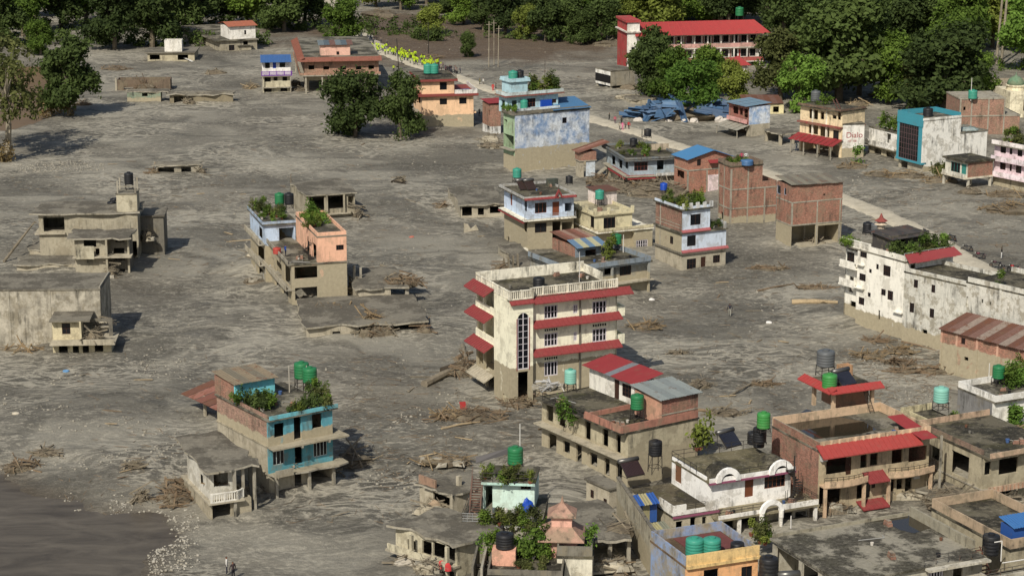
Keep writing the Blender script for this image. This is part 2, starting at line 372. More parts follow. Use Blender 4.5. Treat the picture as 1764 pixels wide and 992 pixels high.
    def arch(s, face, a0, a1, zs, mat, off=0.0, t=.2, depth=None, top=None):
        """fills the corners above a round arch"""
        n = 8; r = (a1 - a0) / 2; c = (a0 + a1) / 2; top = top or zs + r
        for sg in (-1, 1):
            pts = [s.fp(face, c + sg * r, 0, top, off)] + [s.fp(face, c + sg * r * math.cos(math.pi / 2 * i / n), 0, zs + (top - zs) * math.sin(math.pi / 2 * i / n), off) for i in range(n + 1)]
            th = (0, t, 0) if face == 'F' else (t, 0, 0); m = MB(); m.poly(pts, th); s.part('arch_corner', m, mat)
# ================================================================ the ground
def _vn(x, y, seed):
    xi = np.floor(x).astype(np.int64); yi = np.floor(y).astype(np.int64); fx = x - xi; fy = y - yi
    fx = fx * fx * (3 - 2 * fx); fy = fy * fy * (3 - 2 * fy)
    def h(a, b):
        n = (a * 374761393 + b * 668265263 + seed * 1442695041) & 0xffffffff; n = ((n ^ (n >> 13)) * 1274126177) & 0xffffffff
        return ((n ^ (n >> 16)) & 0xffff) / 65535.0
    return (h(xi, yi) * (1 - fx) + h(xi + 1, yi) * fx) * (1 - fy) + (h(xi, yi + 1) * (1 - fx) + h(xi + 1, yi + 1) * fx) * fy
def fbm(x, y, s, o=4, seed=1):
    v = 0; a = .5; t = 0
    for i in range(o): v = v + a * _vn(x / s, y / s, seed + i * 17); t += a; a *= .55; s *= .47
    return v / t - .5
def sdpoly(x, y, poly):
    d = np.full(x.shape, 1e18); ins = np.zeros(x.shape, bool); n = len(poly)
    for i in range(n):
        ax, ay = poly[i]; bx, by = poly[(i + 1) % n]; ex, ey = bx - ax, by - ay; wx, wy = x - ax, y - ay
        t = np.clip((wx * ex + wy * ey) / (ex * ex + ey * ey), 0, 1); d = np.minimum(d, (wx - ex * t) ** 2 + (wy - ey * t) ** 2)
        c = ((ay > y) != (by > y)) & (x < ex * (y - ay) / (ey if abs(ey) > 1e-9 else 1e-9) + ax); ins ^= c
    return np.sqrt(d) * np.where(ins, -1, 1)
pool_px = [(-400, 815), (0, 815), (38, 842), (75, 856), (110, 862), (150, 885), (205, 880), (262, 890), (272, 925), (255, 960), (250, 1060), (-400, 1060)]
river_px = [(-300, 105), (0, 112), (70, 112), (88, 150), (84, 198), (45, 212), (0, 222), (-300, 240)]
POOL = [tuple(P('f', *q)[:2]) for q in pool_px]; RIVER = [tuple(P('f', *q)[:2]) for q in river_px]
MOUNDS = []       # (x, y, radius, height) heaps of silt against walls
for q, r_, h_ in [((60, 740), 9, .5), ((250, 800), 8, .6), ((150, 700), 10, .5), ((820, 760), 9, .6), ((1380, 600), 14, .5), ((700, 560), 10, .4), ((1180, 700), 10, .4),
                  ((300, 560), 15, .5), ((660, 330), 18, .7), ((1560, 330), 14, .6), ((420, 250), 20, .6), ((200, 300), 20, .5), ((1730, 360), 12, .9), ((560, 660), 8, .4)]:
    w_ = P('f', *q); MOUNDS.append((w_.x, w_.y, r_, h_))
def gz(x, y):
    wx = x + 5 * fbm(x, y, 17, 2, 91); wy = y + 5 * fbm(x, y, 17, 2, 57)
    z = .55 * fbm(wx, wy, 22, 3, 3) + .34 * fbm(wx * .8, wy * 1.6, 4.5, 3, 7) + .14 * (1 - np.abs(2 * (_vn(wx / 2.6, wy / 1.5, 5)) - 1)) + .10 * fbm(x, y, 1.1, 2, 11)
    for mx, my, r_, h_ in MOUNDS: z = z + h_ * np.exp(-((x - mx) ** 2 + (y - my) ** 2) / (r_ * r_))
    for poly, dep in ((POOL, .75), (RIVER, 1.5)):
        d = sdpoly(x, y, poly) + 5.5 * fbm(x, y, 8, 4, 23); z = z - dep * (1 - np.clip((d + 1.5) / 4.5, 0, 1)) * 1.0
    return z - .12
def gzs(x, y): return float(gz(np.array([float(x)]), np.array([float(y)]))[0])
def G(k, x, y):
    w_ = P(k, x, y, 0); w_.z = gzs(w_.x, w_.y); return w_
xs = np.concatenate([-np.geomspace(4000, 175, 24)[:-1], np.arange(-172, 192, .62), np.geomspace(195, 4000, 24)])
ys = np.concatenate([[-2500, -1000, -400, -100, 0, 60, 110, 135, 150], np.arange(160, 330, .6), np.arange(330, 470, .85), np.arange(470, 700, 2.2), np.geomspace(705, 6000, 30)])
gx, gy = np.meshgrid(xs, ys); gzv = gz(gx, gy); far = np.clip((np.hypot(gx, gy - 350) - 500) / 500, 0, 1); gzv = gzv * (1 - far)
nx, ny = len(xs), len(ys)
gm = bpy.data.meshes.new('ground'); gm.vertices.add(nx * ny); gm.vertices.foreach_set('co', np.stack([gx, gy, gzv], -1).astype(np.float32).ravel())
i0 = (np.arange(ny - 1)[:, None] * nx + np.arange(nx - 1)[None, :]).ravel(); quads = np.stack([i0, i0 + 1, i0 + nx + 1, i0 + nx], -1).astype(np.int32)
gm.loops.add(quads.size); gm.loops.foreach_set('vertex_index', quads.ravel()); gm.polygons.add(len(quads))
gm.polygons.foreach_set('loop_start', np.arange(0, quads.size, 4, dtype=np.int32)); gm.polygons.foreach_set('loop_total', np.full(len(quads), 4, dtype=np.int32))
gm.polygons.foreach_set('use_smooth', np.ones(len(quads), bool)); gm.update(calc_edges=True)
def mud_material():
    g = NT('flood_mud'); pos = g.n('NewGeometry').outputs['Position']
    def warp(sc, amp):
        wn = g.n('TexNoise', i_Scale=sc, i_Detail=2.0); g.l(pos, wn.inputs['Vector']); of = g.n('VectorMath', operation='SUBTRACT'); g.l(wn.outputs['Color'], of.inputs[0]); of.inputs[1].default_value = (.5, .5, .5)
        q = g.n('VectorMath', operation='ADD'); g.l(pos, q.inputs[0]); g.l(g.scale(of.outputs[0], (amp, amp, 0)), q.inputs[1]); return q.outputs[0]
    wv = warp(.06, 16); w2 = warp(.16, 3.5)
    def ridge(v, d=5, r=.55):
        n = g.noise(v, 1.0, d, r); return g.math('SUBTRACT', 1.0, g.math('ABSOLUTE', g.math('SUBTRACT', g.math('MULTIPLY', n, 2.0), 1.0)))
    fine = g.noise(g.scale(w2, (1.0, 1.4, 1)), 1.0, 7, .75); fo = g.math('MULTIPLY', g.math('SUBTRACT', fine, .5), .55)
    def rag(v, sc, lo, hi, k=1.0): return g.ramp(g.math('ADD', g.noise(v, sc, 3, .5), g.math('MULTIPLY', fo, k)), lo, hi)
    base = g.mix(rag(wv, .05, .40, .60, .4), lin((102, 98, 87)), lin((139, 134, 120)))
    patch = rag(w2, .06, .44, .60); patch2 = rag(wv, .045, .46, .58, .6)
    wet = rag(g.scale(wv, (.5, 1.0, 1)), .075, .52, .62, .7); base = g.mix(g.math('MULTIPLY', wet, .5), base, lin((80, 76, 67)))
    dk = g.noise(g.scale(wv, (.14, .3, .2)), 1.0, 7, .7)
    ch = ridge(g.scale(wv, (.035, .06, .1))); base = g.mix(g.math('MULTIPLY', g.ramp(g.math('ADD', ch, g.math('MULTIPLY', fo, .12)), .89, .97), .6), base, lin((72, 69, 61)))
    br = g.ramp(g.noise(pos, .028, 4, .6), .52, .66); base = g.mix(g.math('MULTIPLY', br, .18), base, lin((104, 92, 74)))
    f1 = g.ramp(fine, .52, .62); base = g.mix(g.math('MULTIPLY', f1, g.math('ADD', g.math('MULTIPLY', patch, .66), .1)), base, lin((174, 167, 149)))
    f2 = g.ramp(ridge(g.scale(wv, (.30, .62, .4)), 6, .6), .86, .99); base = g.mix(g.math('MULTIPLY', f2, g.math('ADD', g.math('MULTIPLY', patch2, .72), .08)), base, lin((178, 171, 153)))
    f3 = g.ramp(g.noise(g.scale(w2, (1.5, 2.0, 1)), 1.0, 6, .75), .46, .36); base = g.mix(g.math('MULTIPLY', f3, .2), base, lin((64, 60, 52)))
    # the brown ploughed field beyond the path
    c = P('c6', 760, 260); sp = g.n('SeparateXYZ'); g.l(pos, sp.inputs[0])
    ux = g.math('MULTIPLY', g.math('SUBTRACT', sp.outputs[0], c.x), 1 / 58.0); uy = g.math('MULTIPLY', g.math('SUBTRACT', sp.outputs[1], c.y + 10), 1 / 62.0)
    rr = g.math('ADD', g.math('POWER', g.math('ABSOLUTE', ux), 2.0), g.math('POWER', g.math('ABSOLUTE', uy), 2.0))
    rr = g.math('ADD', rr, g.math('MULTIPLY', g.math('SUBTRACT', g.noise(pos, .06, 5, .6), .5), 1.6))
    fm = g.math('SUBTRACT', 1.0, g.ramp(rr, .55, 1.05)); fc = g.mix(g.noise(g.scale(pos, (.08, .4, 1)), 1.0, 6, .7), lin((62, 50, 40)), lin((112, 94, 74)))
    base = g.mix(g.math('MULTIPLY', fm, .95), base, fc)
    # grit
    gr = g.noise(pos, 2.4, 5, .85); base = g.mix(g.math('MULTIPLY', g.ramp(gr, .52, .66), .5), base, lin((160, 153, 138))); base = g.mix(g.math('MULTIPLY', g.ramp(gr, .46, .30), .25), base, lin((66, 61, 53)))
    vo = g.n('TexVoronoi', i_Scale=2.1); g.l(pos, vo.inputs['Vector']); pm = g.ramp(g.noise(pos, .09, 4, .6), .52, .64)
    base = g.mix(g.math('MULTIPLY', g.math('MULTIPLY', g.math('SUBTRACT', 1.0, g.ramp(vo.outputs[0], .10, .22)), pm), .5), base, lin((190, 182, 162)))
    at = g.n('Attribute', attribute_name='damp').outputs['Fac']; dm = g.ramp(g.math('ADD', at, fo), .35, .75); base = g.mix(g.math('MULTIPLY', dm, .8), base, g.mix(fine, lin((62, 54, 45)), lin((92, 82, 68))))
    g.l(base, g.b.inputs['Base Color']); g.b.inputs['Specular IOR Level'].default_value = .3
    g.l(g.mix(g.ramp(dk, .5, .68), (.85, .85, .85), (.5, .5, .5)), g.b.inputs['Roughness'])
    h = g.math('ADD', g.math('MULTIPLY', gr, .5), g.noise(g.scale(w2, (.9, 1.3, 1)), 1.0, 7, .72)); g.bump(h, .8, .3)
    return g.m
dmp = np.zeros(gx.shape); near = (gx < 10); dd = np.minimum(sdpoly(gx, gy, POOL), sdpoly(gx, gy, RIVER)); dmp = np.clip(1 - (dd + 2) / 9, 0, 1) * near; at_ = gm.attributes.new('damp', 'FLOAT', 'POINT'); at_.data.foreach_set('value', dmp.astype(np.float32).ravel())
gm.materials.append(mud_material()); ground = bpy.data.objects.new('ground', gm); COL.objects.link(ground); tag(ground, kind='structure')
def water(name, poly, z, c1, c2):
    g = NT(name); pos = g.n('NewGeometry').outputs['Position']
    n = g.noise(g.scale(pos, (.12, .3, 1)), 1.0, 7, .68, 1.2); g.l(g.mix(g.ramp(n, .3, .7), lin(c1), lin(c2)), g.b.inputs['Base Color'])
    g.b.inputs['Roughness'].default_value = .45; g.b.inputs['Specular IOR Level'].default_value = .22; g.bump(g.noise(pos, 1.6, 4, .6, .5), .25, .08)
    cx = sum(q[0] for q in poly) / len(poly); cy = sum(q[1] for q in poly) / len(poly)
    o = MB().poly([(cx + (q[0] - cx) * 1.35 , cy + (q[1] - cy) * 1.35, z) for q in poly]).build(name, g.m); tag(o, kind='structure')
water('pool_water', POOL, -.42, (66, 59, 50), (106, 98, 85)); water('river_water', RIVER, -.7, (104, 84, 58), (122, 100, 72))
# packed path through the town
def strip(name, pts, widths, mat, lift):
    W_ = [P('f', *q) for q in pts]; V = []; 
    fine = []
    for i in range(len(W_) - 1):
        n = max(1, int((W_[i + 1] - W_[i]).length / 1.6))
        for j in range(n): fine.append((W_[i].lerp(W_[i + 1], j / n), widths[i] + (widths[i + 1] - widths[i]) * j / n))
    fine.append((W_[-1], widths[-1])); rn = random.Random(4); M_ = 6; fs = []
    for i, (q, wd) in enumerate(fine):
        a = fine[max(0, i - 2)][0]; b = fine[min(len(fine) - 1, i + 2)][0]; t = (b - a).normalized(); s = Vector((-t.y, t.x, 0))
        for j in range(M_ + 1):
            f = j / M_ * 2 - 1; v = q + s * (f * wd / 2 * (1 + rn.uniform(-.09, .09) * (abs(f) == 1))); z = gzs(v.x, v.y)
            V.append((v.x, v.y, z + lift - (.34 if abs(f) == 1 else 0)))
    for i in range(len(fine) - 1):
        for j in range(M_): a = i * (M_ + 1) + j; fs.append((a, a + 1, a + M_ + 2, a + M_ + 1))
    o = MB().add(V, fs).build(name, mat, smooth=True); return tag(o, kind='structure')
PATHM = weathered((184, 173, 147), None, .1, var=.16)
strip('path', [(560, -8), (600, 40), (628, 68), (660, 88), (720, 112), (800, 138), (850, 157), (930, 180), (1010, 203), (1080, 224), (1150, 247), (1240, 275), (1330, 302), (1430, 338), (1500, 362), (1570, 395), (1640, 432), (1700, 470), (1780, 520), (1900, 590)],
      [6, 6, 6, 5.5, 4.5, 4.2, 4.2, 4.4, 4.6, 4.4, 4.2, 4.2, 4.4, 4.6, 4.8, 4.8, 4.8, 4.8, 4.8, 4.8], PATHM, .3)
# ================================================================ foliage
def leaf_mat(name, dark, light):
    g = NT(name); pos = g.n('NewGeometry').outputs['Position']; oi = g.n('ObjectInfo').outputs['Random']
    n = g.noise(pos, .55, 4, .65); n2 = g.noise(pos, 6.0, 2); f = g.math('ADD', g.math('MULTIPLY', n, 1.3), g.math('MULTIPLY', g.math('SUBTRACT', oi, .5), .5)); f = g.math('ADD', f, g.math('MULTIPLY', g.math('SUBTRACT', n2, .5), .9))
    c = g.mix(g.ramp(f, .25, 1.0), lin(dark), lin(light)); g.l(c, g.b.inputs['Base Color']); g.b.inputs['Roughness'].default_value = .75; g.b.inputs['Specular IOR Level'].default_value = .12
    tr = g.n('BsdfTranslucent'); g.l(c, tr.inputs[0]); mx = g.n('MixShader'); mx.inputs[0].default_value = .28; out = g.t.nodes['Material Output']
    g.l(g.b.outputs[0], mx.inputs[1]); g.l(tr.outputs[0], mx.inputs[2]); g.l(mx.outputs[0], out.inputs[0]); return g.m
LF = {'dark': leaf_mat('dark_leaves', (46, 58, 32), (92, 108, 56)), 'mid': leaf_mat('green_leaves', (56, 76, 30), (116, 140, 58)), 'bright': leaf_mat('bright_leaves', (66, 94, 36), (118, 148, 64)),
      'yellow': leaf_mat('yellowish_leaves', (76, 88, 36), (134, 144, 66)), 'dusty': leaf_mat('dusty_leaves', (62, 68, 38), (108, 112, 64)), 'dry': leaf_mat('dry_leaves', (112, 96, 62), (152, 134, 96))}
BARK = weathered((104, 92, 72), None, .4, var=.35); BARKP = weathered((150, 138, 114), None, .3, var=.3)
def leaves(seed, lobes, n, size, flat_=.0, droop=0.0, up=.35):
    """lobes: (cx,cy,cz,rx,rz,weight); leaf quads spread through and mostly over the lobes"""
    rn = np.random.default_rng(seed); wt = np.array([l[5] for l in lobes], float); wt /= wt.sum(); L = np.array(lobes)[:, :5]
    ncl = max(6, n // 26); which = rn.choice(len(lobes), ncl, p=wt)
    d = rn.normal(size=(ncl, 3)); d /= np.linalg.norm(d, axis=1)[:, None]; rad = rn.uniform(.25, 1.0, ncl) ** .42 * (1 + .34 * rn.random(ncl) ** 3)
    cc = L[which][:, :3] + d * np.stack([L[which][:, 3]] * 2 + [L[which][:, 4]], 1) * rad[:, None]
    k = rn.integers(0, ncl, n); spread = size * 1.9; dd = rn.normal(size=(n, 3)) * spread * .62; c = cc[k] + dd; c[:, 2] -= droop * np.abs(rn.normal(size=n))
    nr = d[k] * .7 + rn.normal(size=(n, 3)) * .55; nr[:, 2] += up; nr /= np.linalg.norm(nr, axis=1)[:, None]
    t = np.cross(nr, rn.normal(size=(n, 3))); t /= np.linalg.norm(t, axis=1)[:, None]; b = np.cross(nr, t); s = size * rn.uniform(.55, 1.25, n)[:, None]
    v = np.stack([c - t * s, c - b * s * .55 + nr * s * .12, c + t * s, c + b * s * .55 + nr * s * .12], 1).reshape(-1, 3)
    m = bpy.data.meshes.new('crown'); m.vertices.add(4 * n); m.vertices.foreach_set('co', v.astype(np.float32).ravel()); m.loops.add(4 * n); m.loops.foreach_set('vertex_index', np.arange(4 * n, dtype=np.int32))
    m.polygons.add(n); m.polygons.foreach_set('loop_start', np.arange(0, 4 * n, 4, dtype=np.int32)); m.polygons.foreach_set('loop_total', np.full(n, 4, dtype=np.int32)); m.update(calc_edges=True); return m
def tree_variant(seed, h, cr, cz0, n, leaf, kind='round'):
    rn = random.Random(seed); lobes = []; limbs = MB()
    base = Vector((0, 0, -.8)); top = Vector((rn.uniform(-.6, .6), rn.uniform(-.6, .6), cz0 + (h - cz0) * .45)); r0 = h * .028
    mid = top * .5 + Vector((rn.uniform(-.3, .3), rn.uniform(-.3, .3), 0)); limbs.path([base, mid, top], [r0 * 1.35, r0, r0 * .55], 8)
    nl = 17 if kind == 'round' else 12
    for i in range(nl):
        a = 2 * math.pi * i / nl * 1.62 + rn.uniform(-.4, .4); f = i / nl; zz = cz0 + (h - cz0) * (.12 + .82 * f); rad = cr * (.78 - .5 * max(0, f - .45)) * rn.uniform(.55, 1.0)
        if kind == 'tall': rad *= .62
        e = Vector((math.cos(a) * rad, math.sin(a) * rad, zz)); s0 = mid.lerp(top, rn.uniform(.2, 1)); limbs.path([s0, s0.lerp(e, .5) + Vector((0, 0, .3)), e], [r0 * .42, r0 * .26, r0 * .09], 5)
        lr = cr * rn.uniform(.22, .50); lobes.append((e.x, e.y, e.z - lr * .1, lr, lr * rn.uniform(.6, .85), lr ** 2))
    lobes.append((0, 0, cz0 + (h - cz0) * .58, cr * .66, (h - cz0) * .40, (cr * .7) ** 2))
    return leaves(seed, lobes, n, leaf), limbs.mesh('trunk')
TV = [tree_variant(11 + i, 16, 6.2, 2.0, 9500, .47) for i in range(4)] + [tree_variant(41 + i, 19, 5.6, 4.0, 8500, .47, 'tall') for i in range(2)] + [tree_variant(61 + i, 12, 5.2, .4, 9000, .36) for i in range(2)] + [tree_variant(71, 15, 5.6, 4.5, 2300, .34)]
TLAB = set()
def tree(wp, variant, s, kind, label, group=None, rz=None, bark=None, sx=1.0, name='tree'):
    rn = random.Random(int(wp.x * 13 + wp.y * 7)); cm, tm = TV[variant]
    if group: label = ('large ' if s > 1.1 else 'small ' if s < .85 else '') + KADJ[kind] + ' ' + label
    t = thing(name, label, 'tree', wp, rn.uniform(0, 6.28) if rz is None else rz, group)
    for nm, me, mt in (('crown', cm, LF[kind]), ('trunk', tm, bark or BARK)):
        o = bpy.data.objects.new(nm, me); 
        if not me.materials: me.materials.append(None)
        COL.objects.link(o); o.parent = t; o.material_slots[0].link = 'OBJECT'; o.material_slots[0].material = mt; o.scale = (s * sx, s * sx, s)
    return t
BV = [leaves(200 + i, [(0, 0, .45, .5, .4, 1), (.35, .2, .3, .35, .3, .6), (-.3, -.2, .35, .35, .35, .6)], 420, .10) for i in range(4)]
BW = [leaves(220 + i, [(0, 0, .55, .38, .6, 1), (.2, .1, 1.0, .25, .4, .5)], 300, .11, up=.6) for i in range(3)]
POT = MB().lathe([(.16, 0), (.24, .3), (.26, .32), (.2, .32)], 8).mesh('pot'); POTM = [flat((128, 78, 58), .8, name='clay'), flat((196, 190, 178), .7, name='pale_pot'), flat((60, 60, 62), .7, name='dark_pot')]
KADJ = {'dark': 'dark green', 'mid': 'green', 'bright': 'bright green', 'yellow': 'yellowish', 'dusty': 'dusty', 'dry': 'dry'}
def shrub(wp, s, kind, label, group, tallv=False, pot=True, cat='plant', name='potted_plant', seed=0):
    if group: label = ('large ' if s > 1.5 else 'small ' if s < 1.0 else '') + KADJ[kind] + (' upright ' if tallv else ' ') + label
    rn = random.Random(int(wp.x * 31 + wp.y * 17 + seed)); t = thing(name, label, cat, wp, rn.uniform(0, 6.28), group); me = rn.choice(BW if tallv else BV)
    o = bpy.data.objects.new('foliage', me)
    if not me.materials: me.materials.append(None)
    COL.objects.link(o); o.parent = t; o.material_slots[0].link = 'OBJECT'; o.material_slots[0].material = LF[kind]; o.scale = (s, s, s * rn.uniform(.85, 1.25)); o.location = (0, 0, .2 if pot else 0)
    if pot:
        p_ = bpy.data.objects.new('pot', POT); COL.objects.link(p_); p_.parent = t
        if not POT.materials: POT.materials.append(None)
        p_.material_slots[0].link = 'OBJECT'; p_.material_slots[0].material = rn.choice(POTM)
    return t
# ================================================================ small things that stand on roofs and on the mud
GREEN = paint((22, 128, 70), .42, .1, name='green_plastic'); TEAL = paint((40, 160, 132), .42, .1, name='teal_plastic'); BLACKP = paint((38, 38, 40), .5, .15, name='black_plastic'); BLUEP = flat((28, 72, 168), .4, .5, 'blue_plastic'); MINT = flat((130, 186, 168), .45, .5, 'faded_plastic'); GREYP = flat((92, 94, 94), .45, .5, 'grey_plastic'); LIME = paint((50, 150, 56), .45, .12, name='bright_green_plastic')
def tank(wp, r, h, mat, label, stand=0.0, cone=True, group='rooftop water tanks', lidm=None):
    r *= 1.12; h *= 1.1; t = thing('water_tank', label, 'water tank', wp, 0.3, group); prof = [(r * .96, 0)]
    n = 5
    for i in range(n):
        z0 = h * .82 * i / n; z1 = h * .82 * (i + 1) / n; prof += [(r * .975, z0 + .02), (r, z0 + (z1 - z0) * .2), (r, z0 + (z1 - z0) * .8), (r * .975, z1 - .02)]
    prof += [(r * .98, h * .86), (r * .93, h * .90), (r * .42, h * .94), (r * .40, h * .94)]
    b = MB().lathe(prof, 18).build('body', mat, t, True, (0, 0, stand)); MB().lathe([(r * .40, 0), (r * .40, h * .06), (r * .3, h * .075)], 12).build('lid', lidm or mat, b, False, (0, 0, h * .942))
    if stand > .15:
        m = MB(); q = r * .8
        for sx in (-1, 1):
            for sy in (-1, 1): MB().tube((sx * q, sy * q, 0), (sx * q * .92, sy * q * .92, stand), .045, n=5).build('leg', IRON, t)
        for zz in (.35, .98):
            for a, b2 in (((-q, -q), (q, -q)), ((q, -q), (q, q)), ((q, q), (-q, q)), ((-q, q), (-q, -q))): m.tube((*a, stand * zz), (*b2, stand * zz), .03, n=5)
        m.tube((-q, -q, .05), (q, -q, stand), .02, n=4); m.tube((-q, q, .05), (-q, -q, stand), .02, n=4); m.box(-q, q, -q, q, stand - .05, stand - .01); m.build('stand', IRON, t)
    return t
def solar(wp, rz, w, label, tankm=None, dark=(22, 26, 40)):
    t = thing('solar_heater', label, 'solar heater', wp, rz, 'rooftop solar heaters'); pm = flat(dark, .25, .6, 'solar_glass'); L = 1.9; H = 1.25; n = 12
    for i in range(n):
        x = -w / 2 + w * (i + .5) / n; MB().tube((x, 0, .18), (x, L * .72, H), w / n * .40, n=6).build('glass_tube', pm, t)
    MB().poly([(-w/2, .02, .06), (w/2, .02, .06), (w/2, L * .72, H - .14), (-w/2, L * .72, H - .14)], (0, 0, .03)).build('backing', IRON, t)
    MB().tube((-w/2 - .12, L * .78, H + .12), (w/2 + .12, L * .78, H + .12), .24, n=12).build('cylinder', tankm or paint((110, 108, 104), .35, .1, 0, .5), t, True)
    m = MB()
    for sx in (-1, 1): m.tube((sx * w/2, 0, 0), (sx * w/2, L * .75, H), .03, n=5); m.tube((sx * w/2, L * .8, 0), (sx * w/2, L * .78, H), .03, n=5); m.tube((sx * w/2, 0, .03), (sx * w/2, L * .8, .03), .03, n=5)
    m.build('stand', IRON, t); return t
def pole(wp, h, r, mat, label, name='pole', cat='pole', lean=(0, 0), cross=False, group=None):
    t = thing(name, label, cat, wp, 0, group); a = Vector((0, 0, -.3)); b = Vector((lean[0], lean[1], h)); MB().tube(a, b, r, r * .75, 7).build('shaft', mat, t)
    if cross:
        q = a.lerp(b, .93); MB().beam(q + Vector((-.7, 0, 0)), q + Vector((.7, 0, 0)), .09, .09).build('crossarm', mat, t)
    return t
WOODM = weathered((120, 98, 70), None, .4, var=.5, rough=.85); WOODG = weathered((128, 116, 94), None, .4, var=.45); WOODP = weathered((170, 146, 104), None, .2, var=.3); DIRTM = weathered((104, 92, 72), None, .4, var=.5); STRAW = weathered((136, 112, 74), None, .4, var=.5)
def lump(rx, ry, h, seed, n=9, m=5):
    rn = random.Random(seed); V = []; F = []; 
    for j in range(m):
        f = j / (m - 1); rr = math.cos(f * math.pi / 2) ** .7
        for i in range(n):
            a = 2 * math.pi * i / n; e = rn.uniform(.75, 1.2); V.append((math.cos(a) * rx * rr * e, math.sin(a) * ry * rr * e, h * math.sin(f * math.pi / 2) * rn.uniform(.85, 1.1) - .3 * (j == 0)))
    for j in range(m - 1):
        for i in range(n): F.append((j*n+i, j*n+(i+1)%n, (j+1)*n+(i+1)%n, (j+1)*n+i))
    return MB().add(V, F)
def debris(wp, rx, ry, h, label, seed=1, sticks=60, L=1.6, mat=None, dirt=None, rz=0.0, r=.05, logs=(), name='debris_pile', cat='debris pile', group='piles of flood debris', chunks=0):
    rn = random.Random(seed); t = thing(name, label, cat, wp, rz, group); lump(rx * .85, ry * .85, h * .6, seed).build('silt_mound', dirt or DIRTM, t, False)
    m = MB()
    for i in range(sticks):
        a = rn.uniform(0, 6.28); q = rn.random() ** .6; c = Vector((math.cos(a) * rx * q, math.sin(a) * ry * q, h * (1 - q * q) * rn.uniform(.3, 1.0) + .05))
        d = Vector((rn.gauss(0, 1), rn.gauss(0, .8), rn.gauss(0, .32))).normalized() * L * rn.uniform(.25, .75); bg_ = rn.random() < .16; d = d * (1.5 if bg_ else 1); m.tube(c - d, c + d, r * (2.4 if bg_ else rn.uniform(.35, 1.1)), r * (1.4 if bg_ else .3), 4)
    o = m.build('broken_branches', mat or WOODM, t); o['kind'] = 'stuff'
    for (a, b, rr) in logs: MB().path([a, Vector(a).lerp(Vector(b), .5) + Vector((.1, .1, .1)), b], [rr, rr * .9, rr * .6], 7).build('log', WOODG, t)
    for i in range(chunks):
        a = rn.uniform(0, 6.28); q = rn.random(); s_ = rn.uniform(.25, .7); x, y = math.cos(a) * rx * q, math.sin(a) * ry * q
        MB().hexa([Vector((x, y, h * .4 * (1 - q))) + Vector(v) * s_ * rn.uniform(.7, 1.2) for v in ((-1,-.7,-.4),(1,-.8,-.4),(1.1,.7,-.4),(-.9,.8,-.4),(-.9,-.6,.3),(.9,-.7,.4),(1,.6,.35),(-.8,.7,.45))]).build('concrete_chunk', CONC, t)
    return t
def log(p, q, r, mat, label, stubs=3, seed=1):
    rn = random.Random(seed); p = Vector(p); q = Vector(q); t = thing('tree_log', label, 'log', p, 0, 'stranded logs'); d = q - p; m1 = d * .5 + Vector((rn.uniform(-.2, .2), rn.uniform(-.2, .2), .1))
    MB().path([(0, 0, r * .5), m1 + Vector((0, 0, r * .5)), d + Vector((0, 0, r * .4))], [r, r * .85, r * .5], 8).build('trunk', mat, t)
    for i in range(stubs):
        a = d * rn.uniform(.55, 1.0); MB().path([a + Vector((0, 0, r * .4)), a + Vector((rn.uniform(-1, 1), rn.uniform(-1, 1), rn.uniform(.2, .9))) * (r * 4)], [r * .4, r * .1], 5).build('branch', mat, t)
    return t
